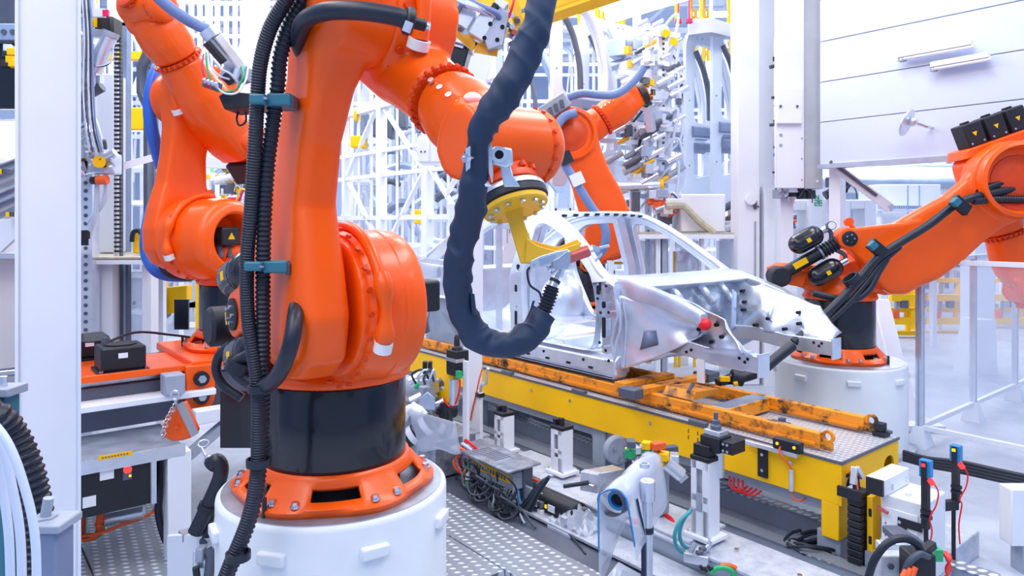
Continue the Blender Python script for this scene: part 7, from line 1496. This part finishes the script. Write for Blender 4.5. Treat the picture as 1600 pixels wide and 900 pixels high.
for i in range(8): part(T, 'fitting', MB().cyl(P(660+9*i, 18+4*i+(i % 3)*5, YV-.05), P(665+9*i, 22+4*i, YV-.08), .012, n=8), M[('steel', 'whitewire', 'dgrey', 'alu')[i % 4]])
for i in range(7): part(T, 'fitting', MB().cyl(P(790+rn.random()*18, 20+9*i, YV), P(796+rn.random()*16, 24+9*i, YV-.05), .013, n=8), M[('steel', 'dgrey', 'alu', 'redmetal')[i % 4]])
part(T, 'hanger', MB().bar(P(750, -20, YV+.05), P(750, -420, YV+.05), .08), M['alu'])
T = thing('hanging_screen', 'black flat housing with pale top behind the big robot upper arm', 'housing', P(712, 100, 4.2)); part(T, 'body', PR([(675, 50), (735, 70), (724, 108), (700, 112), (660, 80)], 4.2, .2), M['black'], bevel=.01); part(T, 'pale_top', PR([(665, 40), (738, 66), (736, 72), (672, 52)], 4.15, .25), M['white']); part(T, 'silver_edge', MB().bar(P(680, 62, 4.19), P(724, 74, 4.19), .015), M['alu'])
part(T, 'hanger', MB().bar(P(712, 60, 4.35), P(712, -400, 4.35), .1), M['white'])
solo('angled_post', PR([(735, 70), (770, 80), (755, 140), (752, 720), (722, 720), (728, 130)], 5.6, .15), M['white'], 'pale angled post top below the valve package', 'post').location.z += 0
solo('machine_column', PB(775, 60, 785, 560, 6.6, .1), M['alu'], 'slim aluminium column below the valve package, left of the navy hose', 'column'); solo('machine_column', PB(748, 78, 756, 560, 7.6, .1), M['galv2'], 'blue-grey column left of the slim aluminium one', 'column')
# ---------------------------------------------------------------- background left: tooling column, cable ladder, platform
mast('perforated tooling mast right of the left foreground column', 140, -40, 5.6, .10, 101, (20, 60, 130, 240, 262), 45)
YK = 5.4
T = thing('slanted_cylinder', 'slanted silver cylinder with looped wires right of the left foreground column', 'cylinder', P(160, 80, YK)); part(T, 'barrel', MB().cyl(P(147, 112, YK), P(171, 58, YK), .055, n=20), M['alu']); part(T, 'cap', MB().cyl(P(171, 58, YK), P(174, 50, YK), .06, n=20), M['grey'])
for i in range(3): part(T, 'wire', MB().tube(pp([(138, 90+4*i, YK), (150, 104, YK-.08), (172, 98, YK-.08), (176, 78, YK), (172, 64, YK)]), .006), M['whitewire' if i else 'wire'])
part(T, 'bracket', MB().bar(P(140, 105, YK+.1), P(160, 90, YK+.05), .06), M['alu'])
T = thing('yellow_valve', 'grey valve with round yellow disc and orange cylinder beside the left column', 'valve', P(156, 270, YK)); part(T, 'body', PB(135, 240, 178, 272, YK, .12), M['alu'], bevel=.012); part(T, 'yellow_disc', MB().cyl(P(155, 253, YK), P(155, 253, YK-.05), .045, n=28), M['yellow']); part(T, 'orange_cylinder', MB().cyl(P(152, 282, YK), P(168, 281, YK), .034, n=18), M['orwire']); part(T, 'black_plug', MB().cyl(P(143, 282, YK), P(152, 282, YK), .03), M['blackbox']); part(T, 'side_tube', MB().cyl(P(160, 250, YK), P(180, 238, YK), .03), M['alu']); part(T, 'bracket', PB(130, 250, 140, 262, YK+.05, .3), M['alu'])
rn = random.Random(12)
for i in range(14): c = P(130+rn.random()*50, 230+rn.random()*45, YK+.05*rn.random()); part(T, 'fitting', MB().cyl(c, c+V((.06*rn.random()-.03, -.05, .06)), .014, n=8), M[('steel', 'dgrey', 'alu', 'whitewire')[i % 4]])
for i in range(5): hose('mast_cable', 'thin cable running up the tooling mast by the left column', [(128+3*i, -10, 5.3), (132+3*i, 60, 5.3), (130+4*i, 140, 5.3), (134+4*i, 200, 5.3), (140+5*i, 238, 5.32)], 2.6, M[('whitewire', 'wire', 'whitewire', 'rubber', 'bluegrey')[i]], cat='cable', n=6, group='cables on the left tooling mast')
solo('white_cover', PB(143, 115, 178, 395, 6.3, .2), M['white'], 'flat white machine cover behind the yellow disc valve', 'cover', bevel=.01)
solo('magenta_tag', PB(160, 15, 169, 25, 5.3, .02), M['magenta'], 'small magenta tag at the top right of the left column', 'tag'); solo('white_label_plate', PB(132, 13, 162, 26, 5.32, .03), M['white'], 'white plate left of the magenta tag', 'plate'); solo('black_machine_unit', PB(146, 24, 176, 56, 5.5, .15), M['blackbox'], 'black machine head under the magenta tag', 'machine head', bevel=.02); solo('yellow_strap', PB(139, -5, 146, 40, 5.45, .05), M['yellow'], 'yellow strap left of the black machine head', 'strap')
T = thing('cable_ladder', 'upright black and white cable ladder between left column and second robot', 'cable ladder', P(183, 400, 5.8))
for x in (178.5, 187.5): part(T, 'stile', PB(x-1, 40, x+1, 640, 5.8, .04), M['dgrey' if x > 180 else 'white'])
for i in range(48): part(T, 'rung', PB(178, 62+7*i, 188, 65+7*i, 5.79, .03), M['blackbox'])
solo('navy_post', PB(191, 40, 198, 650, 6.6, .08), M['galvd'], 'navy blue upright right of the cable ladder', 'post'); solo('navy_post', PB(198, 20, 200, 640, 6.7, .03), M['dgrey'], 'thin dark upright right of the cable ladder', 'post')
T = thing('yellow_gantry', 'yellow beams crossing behind the cable ladder', 'gantry', P(205, 200, 9)); part(T, 'upper_beam', PB(150, 80, 224, 92, 9.0, .12), M['yellow']); part(T, 'lower_panel', PB(150, 168, 224, 202, 9.0, .12), M['yellow'], bevel=.01); part(T, 'post', PB(228, 80, 232, 573, 9.1, .1), M['yellow']); part(T, 'post', PB(152, 80, 156, 573, 9.1, .1), M['yellow'])
T = thing('sheet_duct', 'kinked dark-edged sheet duct behind the second robot link', 'duct', P(228, 400, 6.4)); part(T, 'dark_edge', PR([(220, 60), (228, 60), (228, 84), (218, 105), (218, 142), (230, 168), (230, 420), (224, 420), (224, 170), (213, 145), (213, 102), (222, 82)], 6.3, .2), M['dgrey']); part(T, 'sheet', PR([(228, 60), (248, 60), (248, 640), (230, 640), (230, 168), (219, 142), (219, 105), (228, 84)], 6.42, .15), M['galv2'])
for i in range(40): part(T, 'perforation', MB().cyl(P(234, 90+8*i, 6.42), P(234, 90+8*i, 6.415), .009, n=8), M['dgrey'])
solo('cross_tube', MB().bar(P(185, 262, 6.0), P(250, 243, 6.2), .06).box((Xx(252, 6.2), 6.2, 1.2), (.06, .06, 2.4)), M['white'], 'white tube crossing from the cable ladder to the second robot link', 'tube')
solo('cross_tube', MB().bar(P(300, 252, 7.0), P(395, 256, 7.0), .12).box((Xx(398, 7), 7.0, 1.2), (.1, .1, 2.4)), M['white'], 'white level beam behind the second robot link and ribbed hoses', 'beam')
T = thing('platform', 'raised platform with a worn board top behind the left foreground column', 'platform', P(120, 412, 5.6)); part(T, 'edge', PB(-160, 405, 224, 413, 5.6, .06), M['white']); part(T, 'board_top', MB().para(V((Xx(32, 5.6), 6.15, Zy(404, 5.6))), V((Xx(224, 5.6)-Xx(-160, 5.6), 0, 0)), V((0, 1.1, 0)), V((0, 0, .02))), M['wood'])
for x in (-150, 150, 222): part(T, 'leg', PB(x, 413, x+(26 if x == 150 else 14), 640, 5.7, .12), M['white'])
solo('glass_partition', PB(128, 425, 222, 610, 5.85, .02), M['glass'], 'glass partition under the raised platform', 'glass panel'); solo('glass_divider', PB(176, 414, 184, 620, 5.8, .05), M['grey'], 'grey mullion of the glass partition', 'frame'); solo('glass_divider', PB(196, 414, 200, 620, 5.8, .05), M['dgrey'], 'dark mullion of the glass partition', 'frame'); solo('glass_divider', PB(136, 455, 142, 620, 5.8, .05), M['grey'], 'grey upright at the left of the glass partition', 'frame')
solo('inside_bracket', MB().bar(P(130, 440, 6.0), P(172, 416, 6.1), .06).bar(P(132, 445, 6.0), P(140, 416, 6.0), .06), M['alu'], 'silver angled bracket behind the glass partition', 'bracket')
T = thing('yellow_hoist', 'yellow bracket with a grey wheel beside the second robot drum', 'hoist', P(262, 500, 6.6)); part(T, 'bracket', PR([(243, 430), (254, 430), (254, 450), (292, 446), (292, 470), (272, 472), (272, 490), (258, 490), (258, 474), (243, 478)], 6.6, .12), M['yellow'], bevel=.01); part(T, 'wheel', MB().cyl(P(256, 486, 6.62), P(256, 486, 6.72), .075, n=28, bev=.01), M['grey']); part(T, 'post', PB(241, 430, 247, 651, 6.75, .08), M['ytool'])
solo('yellow_box', PB(207, 362, 222, 396, 6.0, .15), M['yellow'], 'yellow box on the platform left of the second robot', 'box', bevel=.01); solo('black_arch', MB().tube(pp([(206, 378, 5.95), (208, 364, 5.95), (216, 360, 5.95), (222, 366, 5.95)]), .02), M['rubber'], 'black arched cover over the yellow box', 'cover')
solo('socket_box', MB().bar(P(126, 373, 5.2), P(138, 373, 5.2), .01, .1).bar(P(127, 362, 5.2), P(138, 362, 5.2), .02).bar(P(138, 362, 5.2), P(138, 373, 5.2), .02).bar(P(127, 362, 5.2), P(127, 373, 5.2), .02), M['blackbox'], 'small black square socket at the left column edge', 'socket')
# machine glimpsed left of the foreground column
T = thing('press_machine', 'dark machine front with a yellow clamp at the far left edge', 'machine', P(0, 340, 4.6)); part(T, 'dark_front', PB(-160, 66, 40, 170, 4.6, .2), M['black']); part(T, 'silver_bar', PB(-160, 36, 40, 62, 4.5, .1), M['galv2'], bevel=.01); part(T, 'upper_block', PB(-160, -60, 40, 34, 4.7, .3), M['dgrey']); part(T, 'lower_edge', PB(-160, 172, 40, 186, 4.55, .1), M['alu']); part(T, 'stand', PB(-160, 340, -20, 800, 4.9, .3), M['white'])
for x in (6, 20): part(T, 'bar_hole', MB().cyl(P(x, 50, 4.5), P(x, 50, 4.49), .018, n=14), M['dgrey'])
for i, (x, y, m) in enumerate(((12, 86, 'blackbox'), (20, 82, 'yellow'), (18, 94, 'yellow'), (10, 100, 'blackbox'), (22, 100, 'yellow'), (14, 76, 'alu'))): part(T, 'clamp', MB().box(P(x, y, 4.45), (.05, .06, .045), rz=.3), M[m], bevel=.005)
T = thing('sheet_stack', 'slanted pile of silver sheets at the far left edge', 'sheet pile', P(0, 335, 4.8))
for i in range(7): part(T, 'sheet', MB().bar(P(-60, 200+18*i, 4.8), P(34, 245+14*i, 4.7), .6, .012, up=(0, -.5, 1)), M[('galv', 'galv2', 'alu')[i % 3]])
for i in range(5): part(T, 'clip', MB().box(P(4+6*i, 268+ (67 if i > 1 else 0), 4.5), (.03, .04, .03)), M[('yellow', 'dgrey')[i % 2]])
part(T, 'white_sheet', PR([(-60, 342), (27, 342), (24, 372), (0, 394), (-60, 396)], 4.55, .03), M['white']); part(T, 'base', PB(-160, 396, 30, 404, 4.9, .5), M['white']); part(T, 'leg', PB(-140, 404, -100, 800, 5.0, .2), M['white'])
solo('yellow_floor_bracket', MB().tube(pp([(20, 545, 5.2), (22, 562, 5.2), (28, 562, 5.2), (28, 556, 5.2)]), .03), M['yellow'], 'yellow hook on the floor machine left of the foreground column', 'hook'); solo('yellow_rail', MB().bar(P(-40, 462, 7), P(30, 461, 7), .05), M['yellow'], 'yellow level rail at the far left edge', 'rail')
# far racks and mezzanine left
rack('white shelving with railings above the second robot arm', 285, 395, -30, 13.0, 1.2, 4, 9, 'shelving above the second robot arm', 65, fill=.4)
rack('white shelving behind the cable ladder', 120, 285, -30, 12.0, 1.0, 6, 9, 'shelving behind the cable ladder', 66, fill=.45)
rack('white rack with green and yellow parts behind the second robot', 285, 440, 190, 10.5, .9, 4, 4, 'rack behind the second robot', 67, fill=1, pal=('white', 'yellow', 'alu', 'green', 'white', 'galv2', 'white', 'ytool'))
rack('white rack at the far left behind the foreground column', -300, 110, -10, 12.5, 1.0, 5, 8, 'rack at the far left', 68, fill=.25)
rack('white rack in the far middle behind the hanging frames', 790, 1010, 40, 17.0, 1.2, 6, 7, 'far middle rack', 69, fill=.35)
rack('white rack in the far background behind the white column', 1010, 1300, 60, 17.5, 1.2, 7, 7, 'far rack behind the white column', 70, fill=.3)
solo('white_wall_panel', PB(378, -60, 420, 300, 9.5, .05), M['white'], 'large pale partition behind the ribbed hoses at the top', 'partition'); solo('white_wall_panel', PB(396, 12, 470, 300, 8.6, .05), M['white'], 'pale partition right of the ribbed hoses behind the big robot', 'partition')
cluster('far_robot_tool', 'yellow and dark gripper behind the ribbed hoses at mid height', 'gripper', (360, 305, 382, 340), 8.2, 16, 95, ('yellow', 'dgrey', 'ytool', 'magenta', 'alu'), .14)
cluster('far_robot_tool', 'grey and yellow clamp group below the second robot motors', 'gripper', (338, 258, 388, 300), 8.4, 26, 96, ('alu', 'dgrey', 'yellow', 'alu', 'white'), .12)
solo('yellow_bar', PB(336, 273, 360, 281, 8.6, .08).box((Xx(350, 8.7), 8.7, 1.2), (.05, .05, 2.4)), M['yellow'], 'yellow bar behind the second robot, right of its link', 'bar'); solo('yellow_bar', PB(304, 273, 324, 279, 8.6, .08).box((Xx(312, 8.7), 8.7, 1.2), (.05, .05, 2.4)), M['yellow'], 'short yellow bar next to the second robot link', 'bar'); solo('yellow_bar', MB().bar(P(306, 240, 8.6), P(324, 222, 8.6), .06).box((Xx(307, 8.6), 8.65, 1.3), (.05, .05, 2.6)), M['yellow'], 'slanted yellow bar next to the second robot link', 'bar')
